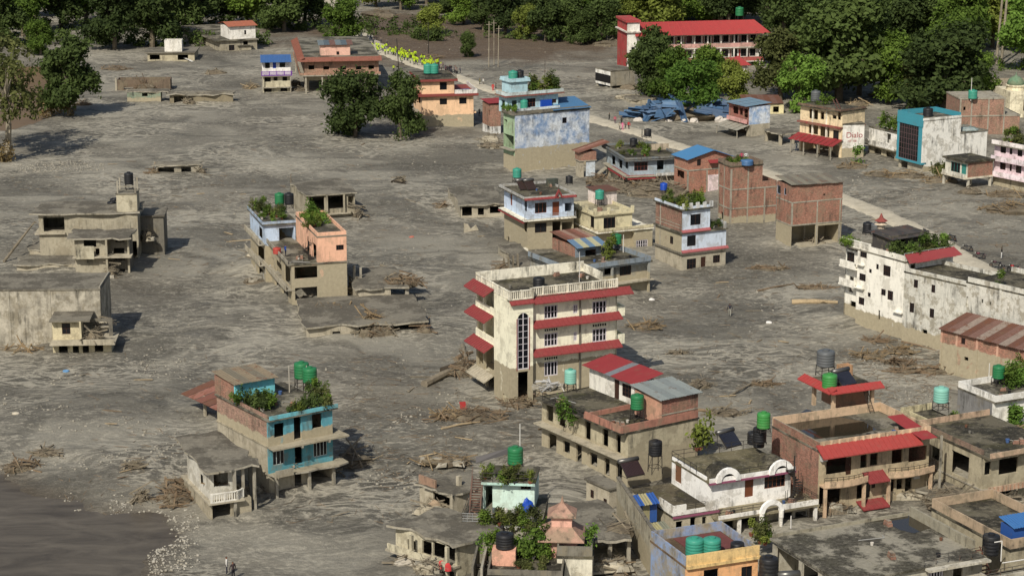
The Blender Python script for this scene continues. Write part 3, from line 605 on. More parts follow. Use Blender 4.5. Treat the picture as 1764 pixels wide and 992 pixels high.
# ---- people: one skinned body per pose
def body_mesh(joints, edges):
    me = bpy.data.meshes.new('body'); me.from_pydata([j[0] for j in joints], edges, []); o = bpy.data.objects.new('tmp', me); COL.objects.link(o)
    md = o.modifiers.new('s', 'SKIN'); me.skin_vertices or 0
    for i, j in enumerate(joints): me.skin_vertices[0].data[i].radius = (j[1], j[2] if len(j) > 2 else j[1])
    me.skin_vertices[0].data[0].use_root = True; sb = o.modifiers.new('u', 'SUBSURF'); sb.levels = 1; sb.render_levels = 1
    dg = bpy.context.evaluated_depsgraph_get(); dg.update(); r_ = bpy.data.meshes.new_from_object(o.evaluated_get(dg)); bpy.data.objects.remove(o); r_.name = 'body'
    for _ in range(4): r_.materials.append(None)
    return r_
def pose(st=.0, armL=(-.32, .0, .82), armR=(.32, .0, .82), sit=False):
    # pelvis root, spine, head, arms, legs (height about 1.68)
    hz = .50 if sit else .92; o = hz - .92
    J = [((0, 0, .94 + o), .13, .10), ((0, 0, 1.18 + o), .135, .10), ((0, 0, 1.38 + o), .13, .09), ((0, 0, 1.47 + o), .055), ((0, .01, 1.55 + o), .085, .09), ((0, 0, 1.66 + o), .07, .08)]
    E_ = [(0, 1), (1, 2), (2, 3), (3, 4), (4, 5)]
    for sx, tgt, k in ((-1, armL, 6), (1, armR, 9)):
        sh = Vector((sx * .19, 0, 1.39 + o)); hd = Vector(tgt) + Vector((0, 0, o)); el = sh.lerp(hd, .5) + Vector((sx * .06, .05, -.02))
        J += [(tuple(sh), .06), (tuple(el), .045), (tuple(hd), .04)]; E_ += [(2, k), (k, k + 1), (k + 1, k + 2)]
    for sx, k in ((-1, 12), (1, 15)):
        f = st * sx
        if sit: pts = [((sx * .1, -.05, .48), .09), ((sx * .14, -.45, .5), .065), ((sx * .14, -.48, .06), .045)]
        else: pts = [((sx * .09, 0, .86), .09), ((sx * .1, -f * .35, .48), .065), ((sx * .1, -f + (.12 if f < 0 else 0) * 0, .07), .045)]
        J += pts; E_ += [(0, k), (k, k + 1), (k + 1, k + 2)]
        J.append(((pts[2][0][0], pts[2][0][1] - .14, .035), .035)) ; E_.append((k + 2, len(J) - 1)) if False else None
        if True: J.pop()
    me = body_mesh(J, E_); mi = []
    for p_ in me.polygons:
        z = p_.center.z - o; ax = abs(p_.center.x)
        mi.append(3 if z > 1.60 or (z > 1.5 and p_.center.y > .04) else (2 if z > 1.45 else (0 if z > .93 or ax > .26 else 1)))
    me.polygons.foreach_set('material_index', mi); me.polygons.foreach_set('use_smooth', [True] * len(mi)); return me
PB = [pose(.22), pose(-.2, (-.24, -.2, .9), (.26, .15, .85)), pose(.04), pose(.05, (-.34, -.05, 1.86), (.34, -.05, 1.86)), pose(0, (-.25, -.3, .95), (.25, -.3, .95), True)]
SKIN = flat((128, 88, 66), .7, name='skin'); HAIR = flat((22, 18, 16), .7, name='hair'); CLOTH = {}
def cloth(c):
    return flat(c, .85, .1, 'cloth')
def person(wp, shirt, legs, label, group=None, po=0, rz=0.0, s=1.0, vest=None):
    o = bpy.data.objects.new('person', PB[po]); COL.objects.link(o); o.location = wp; o.rotation_euler = (0, 0, rz); o.scale = (s, s, s)
    for i, m in enumerate((cloth(shirt), cloth(legs), SKIN, HAIR)): o.material_slots[i].link = 'OBJECT'; o.material_slots[i].material = m
    return tag(o, label, 'person', group)
def torus(m, c, R_, r, ax='x', n=18, k=6):
    V = []; F = []
    for i in range(n):
        a = 2 * math.pi * i / n
        for j in range(k):
            b = 2 * math.pi * j / k; rr = R_ + r * math.cos(b); V.append((c[0] + r * math.sin(b), c[1] + rr * math.cos(a), c[2] + rr * math.sin(a)))
    for i in range(n):
        for j in range(k): F.append((i*k+j, ((i+1)%n)*k+j, ((i+1)%n)*k+(j+1)%k, i*k+(j+1)%k))
    return m.add(V, F)
def motorbike(wp, rz, col, label):
    t = thing('motorbike', label, 'motorbike', wp, rz, 'motorbikes parked along the path'); pm = flat(col, .3, .5, 'bike_paint')
    for y in (-.66, .66):
        o = torus(MB(), (0, y, .3), .25, .06).build('wheel', BLACKP, t, True); MB().tube((-.03, y, .3), (.03, y, .3), .17, n=12).build('rim', STEEL, o)
    MB().lathe([(.02, -.28), (.13, -.2), (.16, 0), (.13, .2), (.03, .28)], 10).build('fuel_tank', pm, t, True, (0, 0, 0)).matrix_local = Matrix.Translation((0, .16, .82)) @ Matrix.Rotation(R(90), 4, 'X') @ Matrix.Scale(1.0, 4)
    MB().hexa([(-.12,-.75,.72),(.12,-.75,.72),(.12,.0,.7),(-.12,.0,.7),(-.13,-.78,.84),(.13,-.78,.84),(.11,.02,.8),(-.11,.02,.8)]).build('seat', flat((26, 25, 26), .6), t)
    m = MB(); m.path([(0, .55, 1.0), (0, .48, .8), (0, .1, .36), (0, -.3, .36), (0, -.62, .68)], .04, 6); m.tube((0, .66, .3), (0, .46, 1.02), .04, n=6); m.tube((0, -.66, .3), (0, -.2, .4), .035, n=5); m.build('frame', IRON, t)
    MB().hexa([(-.14,-.2,.28),(.14,-.2,.28),(.14,.28,.28),(-.14,.28,.28),(-.11,-.18,.58),(.11,-.18,.58),(.12,.22,.6),(-.12,.22,.6)]).build('engine', STEEL, t)
    MB().path([(-.36, .36, 1.04), (-.12, .44, 1.03), (.12, .44, 1.03), (.36, .36, 1.04)], .022, 5).build('handlebar', IRON, t)
    MB().lathe([(.04, 0), (.1, .06), (.1, .12), (.02, .13)], 10).build('headlight', flat((190, 190, 180), .2), t).matrix_local = Matrix.Translation((0, .5, .88)) @ Matrix.Rotation(R(-90), 4, 'X')
    MB().tube((.14, .1, .3), (.16, -.8, .38), .045, n=7).build('exhaust', STEEL, t); MB().hexa([(-.05,-1.0,.62),(.05,-1.0,.62),(.06,-.5,.66),(-.06,-.5,.66),(-.05,-1.0,.65),(.05,-1.0,.65),(.06,-.5,.69),(-.06,-.5,.69)]).build('mudguard', pm, t)
    return t
# ================================================================ buildings of the middle ground
def fl(h, *ys): return [h.Z(y) for y in ys]
B0 = -1.5
# ---- cream building with red eaves
h = House('apartment_building', 'four storey cream building with red tiled eaves and tall arched stair window', 'building', 'b3', (345, 918), 24, 1015, 140)
CR = weathered((240, 230, 196), round(h.Z(690), 2), .16, var=.1); CRT = weathered((228, 220, 194), None, .5); h.frame = WHITEF
tw = h.F(490, 600)[0]; td = h.S(252, 600)[0]; zr = h.Z(285); M = .7
h.wall('F', 0, tw, B0, zr + .1, CR, [('w', 395, 352, 465, 690, 2, 9), ('h', 398, 712, 460, 872)])
a = h.F(395, 352)[0]; b = h.F(465, 352)[0]; za = h.F(430, 352)[1]; h.arch('F', a - .02, b + .02, za - .75, CR, off=-.012, t=.02, top=za + .02)
h.box('window_surround', REDT, a - .12, a - .02, -.03, .0, h.F(430, 700)[1], za - .6); h.box('window_surround', REDT, b + .02, b + .12, -.03, .0, h.F(430, 700)[1], za - .6)
h.wall('S', .2, td, B0, zr + .1, CR, [('d', 305, 838, 335, 915)], frame=weathered((190, 178, 140)))
h.wall('S', .2, M, B0, zr + .1, CR, (), off=tw - .2)
wins = [('w', 558, 308, 640, 380, 4, 2), ('w', 735, 300, 762, 352, 2, 2), ('w', 852, 282, 938, 350, 4, 2), ('w', 558, 478, 640, 548, 4, 2), ('w', 737, 468, 758, 520, 2, 2), ('w', 852, 450, 938, 520, 4, 2), ('w', 558, 652, 640, 728, 4, 1)]
h.wall('F', tw, h.W, B0, zr + .1, CR, wins, off=M)
for wn_ in wins:
    if wn_[0] == 'w' and wn_[5] == 4:                     # row of vents above each window
        A = h.F(wn_[1], wn_[2] - 14, M); Bv = h.F(wn_[3], wn_[2] - 26, M)
        for i in range(6): x_ = A[0] + (Bv[0] - A[0]) * (i + .15) / 6; h.box('vent', GLASS, x_, x_ + (Bv[0] - A[0]) / 9, M - .012, M + .03, A[1], A[1] + .28)
h.wall('S', td, h.D, B0, zr + .1, CR, [('h', 195, 320, 150, 400), ('h', 190, 460, 150, 540), ('h', 190, 640, 150, 720)], off=2.0)
h.wall('S', M, h.D, B0, zr + .1, CR, (), off=h.W - .2); h.wall('F', 0.2, h.W - .2, B0, zr + .1, CR, (), off=h.D - .2)
h.box('slab', ROOFD, .15, h.W + .05, .5, h.D + .05, zr - .02, zr + .16); h.box('slab', ROOFD, -.02, tw, -.02, .495, zr - .02, zr + .158)
ez = [h.F(490, y, M)[1] for y in (262, 412, 585)]
for i, z_ in enumerate(ez): h.pent('F', tw - (0 if i else 0), h.W + (1.6 if i == 0 else .25), z_ + .25, 1.15, .62, REDT, off=M)
h.pent('F', 0, tw - .02, zr + .1, .5, .35, REDT, off=0)
sz = [h.S(250, y, 0)[1] for y in (235, 395, 575, 758)]
for i, z_ in enumerate(sz):
    mt = REDT if i < 3 else MUDM
    h.pent('S', td + .02, h.D + (.5 if i < 3 else 0), z_ + .55, 1.3, .75, mt)
    if i: h.box('balcony_slab', CR, -.05, 1.98, td + .01, h.D, z_ + .42, z_ + .6)
    if i in (1, 2): h.box('balcony_wall', CR, .0, .14, td + .01, h.D, z_ + .55, z_ + 1.35)
    if i < 3: h.columns([(.02, td + (h.D - td) * f) for f in (.55, .93)], sz[i + 1] + .5 if i + 1 < 4 else B0, z_ + .5, CR, .3)
h.columns([(.02, td + (h.D - td) * f) for f in (.45, .9)], B0, sz[3] + .5, CR, .34)
zt = zr + .16
h.balus([(.1, .1, zt), (tw, .1, zt), (tw + .05, M + .1, zt), (h.W, M + .1, zt)], 1.05, CRT, .24); h.balus([(.1, .3, zt), (.1, h.D - .1, zt)], 1.05, CRT, .24)
h.parapet(zt, 1.25, CRT, 'B'); h.parapet(zt, 1.0, CRT, 'R', y0=h.D * .45)
for i in (1, 2):
    z_ = ez[i]; h.box('balcony_slab', CR, h.W, h.W + 1.2, M + .3, M + 3.2, z_ - .45, z_ - .28); h.parapet(z_ - .28, 1.0, CR, 'FRB', x0=h.W + .02, x1=h.W + 1.2, y0=M + .3, y1=M + 3.2, name='balcony_wall')
h.box('drain_pipe', CONCD, *(lambda q: (q, q + .16))(h.F(770, 400, M)[0]), M - .2, M - .02, 1.0, zr)
cream = h
pole(h.wp(*h.T(772, 215, zt), zt), 4.6, .05, flat((196, 192, 184)), 'white antenna pole on the cream building roof', 'antenna_pole')
tank(h.wp(*h.T(525, 192, zt), zt), .62, 1.0, BLACKP, 'squat black tank on the cream building roof', .1)
# ---- red metal roofed annex and brick house in front
h = House('house', 'mud splashed two storey house with mossy terrace and red metal roofed room', 'house', 'b5', (815, 1075), 34, 1362, 150)
WM = weathered((176, 164, 130), 3.4, .5); z1, z2 = fl(h, 850, 650); BM = weathered((158, 84, 60), 2.9, .35, True)
h.shell(B0, z2, WM, [], [('H', h.D * f, z0_, h.D * f + w_, z0_ + e_) for f, z0_, w_, e_ in ((.06, .2, 1.0, 1.9), (.2, .2, .9, 1.9), (.34, .6, 1.3, 1.4), (.52, .2, 1.0, 2.0), (.66, .7, 1.2, 1.3), (.82, .3, 1.5, 1.8), (.08, z1 + .1, .8, 2.0), (.22, z1 + .2, 1.0, 2.0), (.42, z1 + .1, 1.0, 2.1), (.72, z1 + .3, 1.2, 1.8), (.86, z1 + .3, 1.2, 1.8))])
h.slab(z1, MUDM, .15, (1.1, 0, 0, 0), x1=.3); h.slab(z2, ROOFD, .16, (1.0, .1, .1, .1))
xs_, ys_ = h.T(470, 470, z2)
h.parapet(z2, .75, weathered((170, 112, 88), None, .6), 'FS', y1=h.D * .42, x0=-.9); h.parapet(z2, .5, weathered((170, 112, 88), None, .6), 'B', y1=h.D * .42, x0=-.9, x1=h.W * .55)
h.rail([(-.9, h.D * .45, z2), (-.9, h.D, z2)], .9, IRON)
# brick room with pale sheet roof
bx0 = h.F(1085, 520)[0]; zb = h.F(1085, 400)[1]
h.shell(z2, zb, BM, x0=bx0, x1=h.W - .02, y0=.06, y1=4.6); h.box('beam', CONC, bx0 - .02, h.W, .02, .3, z2 + .95, z2 + 1.08)
h.box('wall', weathered((196, 140, 108)), bx0 - .02, bx0 - .004, .05, 4.6, z2, zb)
h.sheets((bx0 - .4, -.3, zb + .05), (h.W + .3, -.3, zb + .05), (h.W + .3, 5.0, zb + .5), (bx0 - .4, 5.0, zb + .5), 5, [paint((150, 158, 152), .5, .15, .1, .2), paint((138, 146, 142), .5, .2, .2, .2)])
# red roofed room
rx, ry = h.T(760, 370, z2); r0x, r0y = h.T(420, 300, z2); rz_ = h.Z(250) ; zc = z2 + 2.5
x0_ = rx - .9; y0_ = h.D * .46; x1_ = h.W - .4; y1_ = h.D - .3
WH = weathered((222, 216, 200), None, .3, var=.12)
h.shell(z2, zc, WH, [('H', x0_ + 2.4, z2 + .8, x0_ + 4.2, z2 + 2.0)], [('D', y0_ + 2.6, z2, y0_ + 3.5, z2 + 2.1), ('W', y0_ + .5, z2 + .6, y0_ + 2.1, z2 + 2.0, 3, 3)], x0=x0_, x1=x1_, y0=y0_, y1=y1_)
h.sheets((x0_ - .7, y0_ - .9, zc + .05), (x0_ - .7, y1_ + .5, zc + .05), (x1_ + .6, y1_ + .5, zc + .75), (x1_ + .6, y0_ - .9, zc + .75), 9, [REDM, REDM, paint((150, 40, 42), .6, .15), REDM, paint((120, 124, 128), .5, .2, .2)])
annex = h
tank(h.wp(*h.T(890, 560, z2), z2), .62, 1.45, GREEN, 'green water tank on thin legs beside the small brick room', 1.3)
tank(h.wp(*h.T(372, 330, z2), z2), .58, 1.45, MINT, 'faded mint green water tank on the mossy terrace', .9, lidm=TEAL)
for i, (x, y) in enumerate([(405, 460), (400, 500), (440, 450)]): shrub(h.wp(-.9, h.T(x, y, z2)[1], z2 - 1.3 + .3 * i), 1.5, 'bright', 'creeper hanging off the mossy terrace edge', 'creepers on the mossy terrace', True, False, name='creeper')
debris(h.wp(*h.T(190, 300, z2), z2), 1.7, 1.0, .7, 'heap of white bags and scrap on the mossy terrace', 5, 34, 1.0, flat((186, 184, 180)), CONCD, group=None, chunks=4)
# ---- light blue house with red trim
h = House('house', 'light blue flood marked house with red trim and dark roof beside yellow house', 'house', 'b1', (670, 645), 21, 985, 510)
z1, z2 = fl(h, 430, 290); LB = weathered((186, 204, 226), None, .2, var=.12); LBm = weathered((176, 166, 138), 9, .3)
h.shell(B0, z1 - .1, LBm, [('w', 720, 455, 800, 515, 2, 1), ('h', 840, 445, 895, 570), ('h', 905, 450, 975, 560)], [('h', 665, 450, 645, 510), ('h', 545, 550, 530, 580)])
h.shell(z1 - .1, z2, LB, [('w', 720, 318, 800, 382, 3, 1), ('d', 840, 310, 887, 400), ('h', 925, 318, 972, 372)], [('d', 565, 240, 552, 330), ('h', 665, 300, 645, 370)], frame=flat((120, 66, 44), .6))
h.slab(z1, CRT, .14, (.9, .1, .9, .1)); h.pent('S', -.4, h.D + .3, z1 - .1, .9, .3, REDT); h.rail([(-.8, -.8, z1), (h.W, -.8, z1)], .85, flat((150, 150, 150)), rails=(1, .75, .5, .25)); 
h.slab(z2 + .15, ROOFD, .18, (.9, .2, .9, .2)); h.parapet(z2 + .15, .35, weathered((170, 168, 160), None, .6), 'FSBR', x0=-.9, y0=-.9)
h.pent('F', -.9, h.W * .62, z2 + .3, .25, .22, REDT, off=-.9)
gx0 = h.F(850, 280, -.9)[0]; gx1 = h.F(912, 280, -.9)[0]
m = MB(); m.poly([(gx0, -1.2, z2 + .05), (gx0 + .3, -1.2, z2 + .05), ((gx0 + gx1) / 2, -1.2, z2 + 1.0), (gx1 - .3, -1.2, z2 + .05), (gx1, -1.2, z2 + .05), ((gx0 + gx1) / 2, -1.2, z2 + 1.35)], (0, .35, 0)); h.part('gable_trim', m, REDT)
h.pent('F', gx1, h.W, z2 + .3, .25, .22, REDT, off=-.9); h.box('step', CRT, -.6, 0, -.3, .9, B0, .4)
h.box('roof_patch', roofcrete((196, 190, 178), (150, 146, 136), 0), *(lambda a, b: (a[0], b[0], b[1], a[1]))(h.T(790, 190, z2), (h.W - .6, 1.0)), z2 + .152, z2 + .22) if False else None
zt = z2 + .15; lbh = h
tank(h.wp(*h.T(598, 180, zt), zt), .62, 1.35, TEAL, 'teal water tank on stand at the light blue house roof corner', .9)
for x, lab in ((652, 'left'), (705, 'right')): solar(h.wp(*h.T(x, 232, zt), zt), h.yaw + R(6), 1.5, 'brown tube solar heater, %s one of the pair on the dark roof' % lab, dark=(58, 44, 38))
tank(h.wp(*h.T(955, 190, zt), zt), .5, 1.0, BLACKP, 'black water tank at the back of the light blue house roof', .3)
h.box('roof_hatch', weathered((70, 76, 66), None, .4), *(lambda a: (a[0], a[0] + 1.7, a[1], a[1] + .8))(h.T(810, 205, zt)), zt, zt + 1.1)
# ---- pale yellow house with terrace
h = House('house', 'pale yellow house with pillared roof terrace between light blue and brick houses', 'house', 'b1', (1130, 640), 24, 1385, 925)
z1, z2 = fl(h, 510, 400); PY = weathered((206, 194, 150), 3.1, .4, var=.16)
h.shell(B0, z1, PY, [], [('h', 1010, 540, 985, 590)]); h.shell(z1, z2, PY, [('w', 1190, 420, 1270, 488, 3, 1)], [('h', 1018, 350, 1003, 420), ('w', 1125, 405, 1100, 480, 1, 1)])
h.slab(z1, CRT, .2, (.2, 3.2, 1.1, .1)); h.slab(z2, roofcrete((190, 180, 148), (140, 132, 108), .1), .18, (.3, .1, .3, .1)); h.parapet(z1, .5, PY, 'F', y0=-1.1, x1=h.W + 3.1)
pz = z2
for x_ in (-.2, h.W * .33, h.W * .66, h.W - .2): h.box('pillar', PY, x_, x_ + .4, -.25, .15, pz, pz + 1.0)
for y_ in (h.D * .25, h.D * .5, h.D * .75, h.D - .4): h.box('pillar', PY, -.25, .15, y_, y_ + .4, pz, pz + 1.0)
h.parapet(pz, .5, PY, 'SFR', x0=-.2, y0=-.2)
h.shell(B0, z1 - .2, weathered((196, 186, 150), 2.2, .4), [('w', 1412, 572, 1490, 628, 5, 2)], x0=h.W, x1=h.W + 3.1, y0=-.8, y1=4.0, frame=WHITEF)
yh = h
tank(h.wp(*h.T(1162, 340, z2), z2), .62, 1.3, TEAL, 'teal water tank on tall stand on the pale yellow terrace', 1.2)
x_, y_ = h.T(1290, 330, z2); h.shell(z2, z2 + 2.2, weathered((224, 208, 196), None, .3), [('w', *[1335, 292, 1385, 328], 4, 2)], x0=h.W - 2.6, x1=h.W + .6, y0=h.D - 4.2, y1=h.D - .6); h.slab(z2 + 2.3, RUSTY, .12, (.3, .3, .5, .2), x0=h.W - 2.6, x1=h.W + .6, y0=h.D - 4.2, y1=h.D - .6)
# ---- grey house with striped sheet shed
h = House('house', 'grey house with flat roof carrying a brick shed under striped sheets', 'house', 'b1', (950, 985), 30, 1490, 690)
z1 = h.Z(775); GW = weathered((150, 150, 140), 2.8, .55); GB = weathered((126, 138, 146), None, .5)
h.shell(B0, z1 - .3, GW, [('h', 1030, 770, 1065, 850), ('h', 1195, 745, 1255, 800), ('w', 1300, 742, 1378, 805, 3, 1), ('h', 1330, 890, 1380, 960)], [('h', 830, 720, 790, 760)])
h.slab(z1, ROOFD, .2, (.5, .3, .9, .2)); h.parapet(z1 - .2, .85, GB, 'FSR', x0=-.5, y0=-.9); h.slab(h.Z(900), MUDM, .16, (0, .4, 1.2, 0), y1=.3)
h.columns([(h.W * .5, -.85), (h.W - .4, -.85)], B0, z1 - .2, GW)
sx, sy = h.T(1000, 690, z1); q0 = h.T(900, 640, z1)
x0_, y0_ = sx, sy; x1_ = h.F(1172, 690, y0_)[0]; y1_ = h.S(838, 620, x0_)[0]; zs = z1 + 1.6
h.shell(z1, zs, GB, [('h', 1065, 640, 1140, 700)], x0=x0_, x1=x1_, y0=y0_, y1=y1_, matS=BRICK)
h.sheets((x0_ - .3, y0_ - .9, zs - .1), (x1_ + .5, y0_ - .9, zs - .1), (x1_ + .5, y0_ + 1.9, zs + .6), (x0_ - .3, y0_ + 1.9, zs + .6), 5, [paint((96, 128, 156), .5, .15, .1), paint((176, 172, 130), .5, .12, .1)])
h.sheets((x0_ - .3, y0_ + 1.9, zs + .55), (x1_ + .2, y0_ + 1.9, zs + .55), (x1_ + .2, y1_ + .3, zs + .9), (x0_ - .3, y1_ + .3, zs + .9), 6, [RUSTY, paint((136, 84, 66), .8, .3, .3), paint((150, 120, 100), .8, .3, .3)])
gsh = h
tank(h.wp(*h.T(1280, 640, z1), z1), .62, 1.3, GREEN, 'green water tank by white post on the grey house roof', 1.0); pole(h.wp(*h.T(1325, 655, z1), z1), 2.6, .07, flat((205, 200, 190)), 'white post beside tank on the grey house roof')
for x, y in ((1215, 670), (1240, 650), (1225, 700)): shrub(h.wp(*h.T(x, y, z1), z1), 1.5, 'yellow', 'spiky plant on the grey house roof', 'plants on the grey house roof', True)
# ---- white fronted brick house with roof plants
h = House('house', 'three storey brick sided house with pale blue front and roof garden', 'house', 'b2', (285, 940), 27, 575, 110)
z1, z2, z3 = fl(h, 825, 690, 540); PB_ = weathered((196, 208, 220), None, .25, var=.1); BS = weathered((140, 84, 62), h.Z(900) if False else None, .35, True)
BSm = weathered((146, 96, 74), 6.0, .3, True, fade=None); wx_ = h.F(470, 600)[0]
h.shell(B0, z1, MUDM, [('w', 318, 865, 378, 925, 3, 2), ('d', 410, 850, 440, 935), ('w', 490, 840, 535, 885, 3, 2)], []); h.shell(z1, z2, PB_, [('w', 320, 712, 376, 775, 1, 1)], [('w', 228, 718, 205, 760, 2, 1)], matS=weathered((140, 98, 76), 5.4, .3, True))
h.shell(z2, z3, PB_, [('w', 342, 572, 408, 636, 2, 1)], [], x1=wx_, matS=BS); h.slab(z1, CONCD, .2, (.3, .2, .3, .1)); h.slab(z2, ROOF, .2, (.35, .2, .3, .1)); h.slab(z3 + .1, ROOFD, .22, (.35, .2, .4, .1), x1=wx_)
PKT = paint((178, 92, 92), .8, .2); h.pent('F', -.2, h.W + .3, z1 + .4, .35, .28, PKT); h.pent('F', -.2, wx_, z2 + .35, .35, .28, PKT)
for y_ in (.3, .6): h.box('beam', CONC, -.03, .05, .2, h.D - .1, z2 + y_ * 1.5, z2 + y_ * 1.5 + .1)
h.columns([(-.04, h.D * .8)], z1, z3, CONC, .25)
for i in range(5): h.box('parapet_post', weathered((196, 196, 190)), wx_ * i / 4 - .3, wx_ * i / 4 + .25, -.4, -.2, z3 + .1, z3 + .95)
for i in range(3): h.box('parapet_post', weathered((196, 196, 190)), h.W - .5 + .2 * i, h.W - .2 + .2 * i, -.3 + i * 1.2, 0 + i * 1.2, z2, z2 + 1.0)
h.parapet(z3 + .1, .35, PB_, 'FS', x0=-.3, y0=-.35, x1=wx_)
zt = z3 + .1; wbh = h; rn = random.Random(3)
for i in range(16): shrub(h.wp(rn.uniform(-.1, wx_), rn.uniform(-.1, h.D * .8), zt), rn.uniform(.8, 1.5), rn.choice(['mid', 'dusty', 'yellow', 'dark']), 'potted plant in the roof garden of the pale blue brick house', 'pale blue brick house roof garden', rn.random() < .5, seed=i)
for i in range(4): shrub(h.wp(wx_ + .5 + rn.uniform(0, 2), rn.uniform(.5, 3), z2), 1.0, 'dark', 'potted plant on the lower terrace of the pale blue brick house', 'pale blue brick house lower terrace plants', seed=i)
tank(h.wp(*h.T(165, 435, zt), zt), .5, 1.0, BLUEP, 'small blue water tank among the roof garden plants', .6)
# ---- two big brick houses
BR1 = weathered((160, 92, 64), 1.6, .35, True)
h = House('house', 'three storey bare brick house with concrete frame and plants on roof', 'house', 'b2', (600, 655), 21, 905, 522)
z1, z2, z3 = fl(h, 530, 405, 275)
h.shell(B0, z2, BR1, [], [('h', 560, 560, 540, 600)]); x1_ = h.F(815, 300)[0]; h.shell(z2, z3 + .5, BR1, [], [('h', 545, 300, 535, 320)], x1=x1_); h.parapet(z2, .9, BR1, 'FR', x0=x1_, y1=5)
for z_ in (z1, z2): h.slab(z_, CONC, .22, (.06, .06, .06, .02))
h.slab(z3 + .55, ROOFD, .2, (.12, .1, .12, .1), x1=x1_); h.parapet(z3 + .55, .55, weathered((120, 92, 74), None, .8, True), x0=-.1, y0=-.1, x1=x1_)
for f in (0.0, .37, .74): h.columns([(max(-.03, h.W * f - .1), -.04)], B0, z3 if f < .7 else z2, CONC, .24)
h.columns([(-.04, h.D - .3), (-.04, h.D * .5)], B0, z3, CONC, .24)
bk = h; zt = z3 + .55
person(h.wp(*h.T(677, 228, zt + .0), zt), (170, 70, 90), (60, 50, 60), 'person in pink standing on the brick house roof', None, 2, 3.0); person(h.wp(*h.T(706, 228, zt), zt), (205, 205, 200), (50, 48, 52), 'person in white shirt standing on the brick house roof', None, 2, 3.4)
tank(h.wp(*h.T(712, 245, zt), zt), .9, .8, paint((70, 120, 170), .5), 'low blue tank on the brick house roof', 0)
rn = random.Random(8)
for i in range(9): shrub(h.wp(rn.uniform(.3, x1_), rn.uniform(0, h.D * .8), zt), rn.uniform(.6, 1.0), rn.choice(['mid', 'dusty']), 'small plant on the bare brick house roof', 'plants on the bare brick roof', seed=i)
h = House('house', 'brick house raised on open concrete ground floor with sheet roof', 'house', 'b2', (1000, 790), 22, 1335, 905)
z1, z2, z3 = fl(h, 640, 490, 385)
h.shell(B0, z1, weathered((158, 146, 116), 9, .2), [('h', 1005, 650, 1160, 770), ('h', 1180, 645, 1325, 755)], []); h.shell(z1, z3, weathered((160, 90, 62), None, .3, True), [('h', 1215, 435, 1228, 447)], [('g', 935, 385, 908, 430, 1, 1), ('g', 972, 400, 956, 440, 1, 1)], frame=flat((150, 170, 190)))
for z_ in (z1, z2): h.slab(z_, CONC, .2, (.05, .05, .05, .02))
for x in (1000, 1170, 1320): h.columns([(max(-.03, h.F(x, 560)[0]), -.04)], B0 if x > 1000 else z1, z2, CONC, .22)
h.columns([(.3, 3.2), (4.2, 3.5)], B0, z1, CONC); h.slab(.1, MUDM, .5, (.3, .3, .5, .2))
h.sheets((-.3, -.4, z3 + .25), (h.W + .2, -.4, z3 + .0), (h.W + .2, h.D + .3, z3 + .5), (-.3, h.D + .3, z3 + .8), 8, [paint((128, 122, 104), .7, .25, .15), paint((112, 106, 92), .7, .25, .2)])
h.shell(z3 - .3, z3 + .02, weathered((120, 92, 74), None, .8, True), x0=.02, y0=.02, x1=h.W - .02, y1=h.D - .02)
h = House('house', 'orange brick house under blue metal roof with pink window bay', 'house', 'b2', (320, 440), 24, 610, 235)
z1, z2 = fl(h, 280, 205); OB = weathered((176, 98, 66), None, .2, True)
h.shell(B0, z2, OB, [('w', 385, 210, 410, 250, 2, 1), ('w', 480, 355, 515, 420, 2, 2)], [('h', 300, 290, 250, 320)]); h.slab(z1, CONC, .2, (.08, .05, .08, .02)); h.columns([(-.03, -.04), (h.F(445, 350)[0], -.04)], B0, z1, CONC, .25)
h.box('window_bay', weathered((226, 200, 196)), h.F(455, 380)[0], h.W, -.06, -.005, h.F(480, 440)[1], h.F(480, 310)[1])
zr_ = z2 + .1; BL = paint((62, 128, 176), .5, .1, .0)
m = MB(); m.poly([(0, .02, z2), (h.W, .02, z2 - .1), (h.W * .55, .02, z2 + 1.1)], (0, .2, 0)); h.part('gable', m, OB)
h.sheets((-.5, -.6, zr_ - .2), (-.5, h.D + .4, zr_ - .2), (h.W * .55, h.D + .4, z2 + 1.25), (h.W * .55, -.6, z2 + 1.25), 7, BL); h.sheets((h.W + .5, -.6, zr_ - .35), (h.W + .5, h.D + .4, zr_ - .35), (h.W * .55, h.D + .4, z2 + 1.25), (h.W * .55, -.6, z2 + 1.25), 7, BL)
h.sheets((h.F(455, 240)[0], -.9, z2 - .9), (h.W + .2, -.9, z2 - .9), (h.W + .2, .0, z2 - .5), (h.F(455, 240)[0], .0, z2 - .5), 2, REDM)
# ---- grey veranda house with red eave
h = House('house', 'grey blue house with red eave and brown window beside wrecked stairs', 'house', '3', (1040, 900), 14, 1330, 900)
z1, z2 = fl(h, 820, 715); GH = weathered((150, 164, 172), None, .3); 
h.shell(B0, z1, MUDM, [('h', 1020, 830, 1035, 890), ('h', 1215, 845, 1260, 900)], []); h.shell(z1, z2, GH, [('w', 1075, 735, 1160, 785, 4, 2), ('h', 1220, 715, 1262, 780)], [('h', 1000, 725, 975, 765), ('h', 1035, 725, 1015, 770), ('h', 955, 700, 930, 745)], frame=flat((110, 58, 44)))
h.slab(z1, CONC, .15, (.9, .6, .9, .1)); h.pent('F', -.5, h.F(1200, 800)[0], z1 + .05, 1.0, .45, REDM); h.pent('S', -.5, h.D * .7, z1 + .05, 1.0, .45, REDM); h.slab(z2 + .1, ROOFD, .2, (.9, .8, .9, .2)); h.parapet(z2 - .2, .6, weathered((112, 118, 120), None, .5), 'FSBR', x0=-.9, y0=-.9, x1=h.W + .8)
h.box('balcony_wall', weathered((200, 198, 190)), h.F(1205, 800)[0], h.W + .6, -.95, -.8, z1 - .05, z1 + .4); zt = z2 + .1
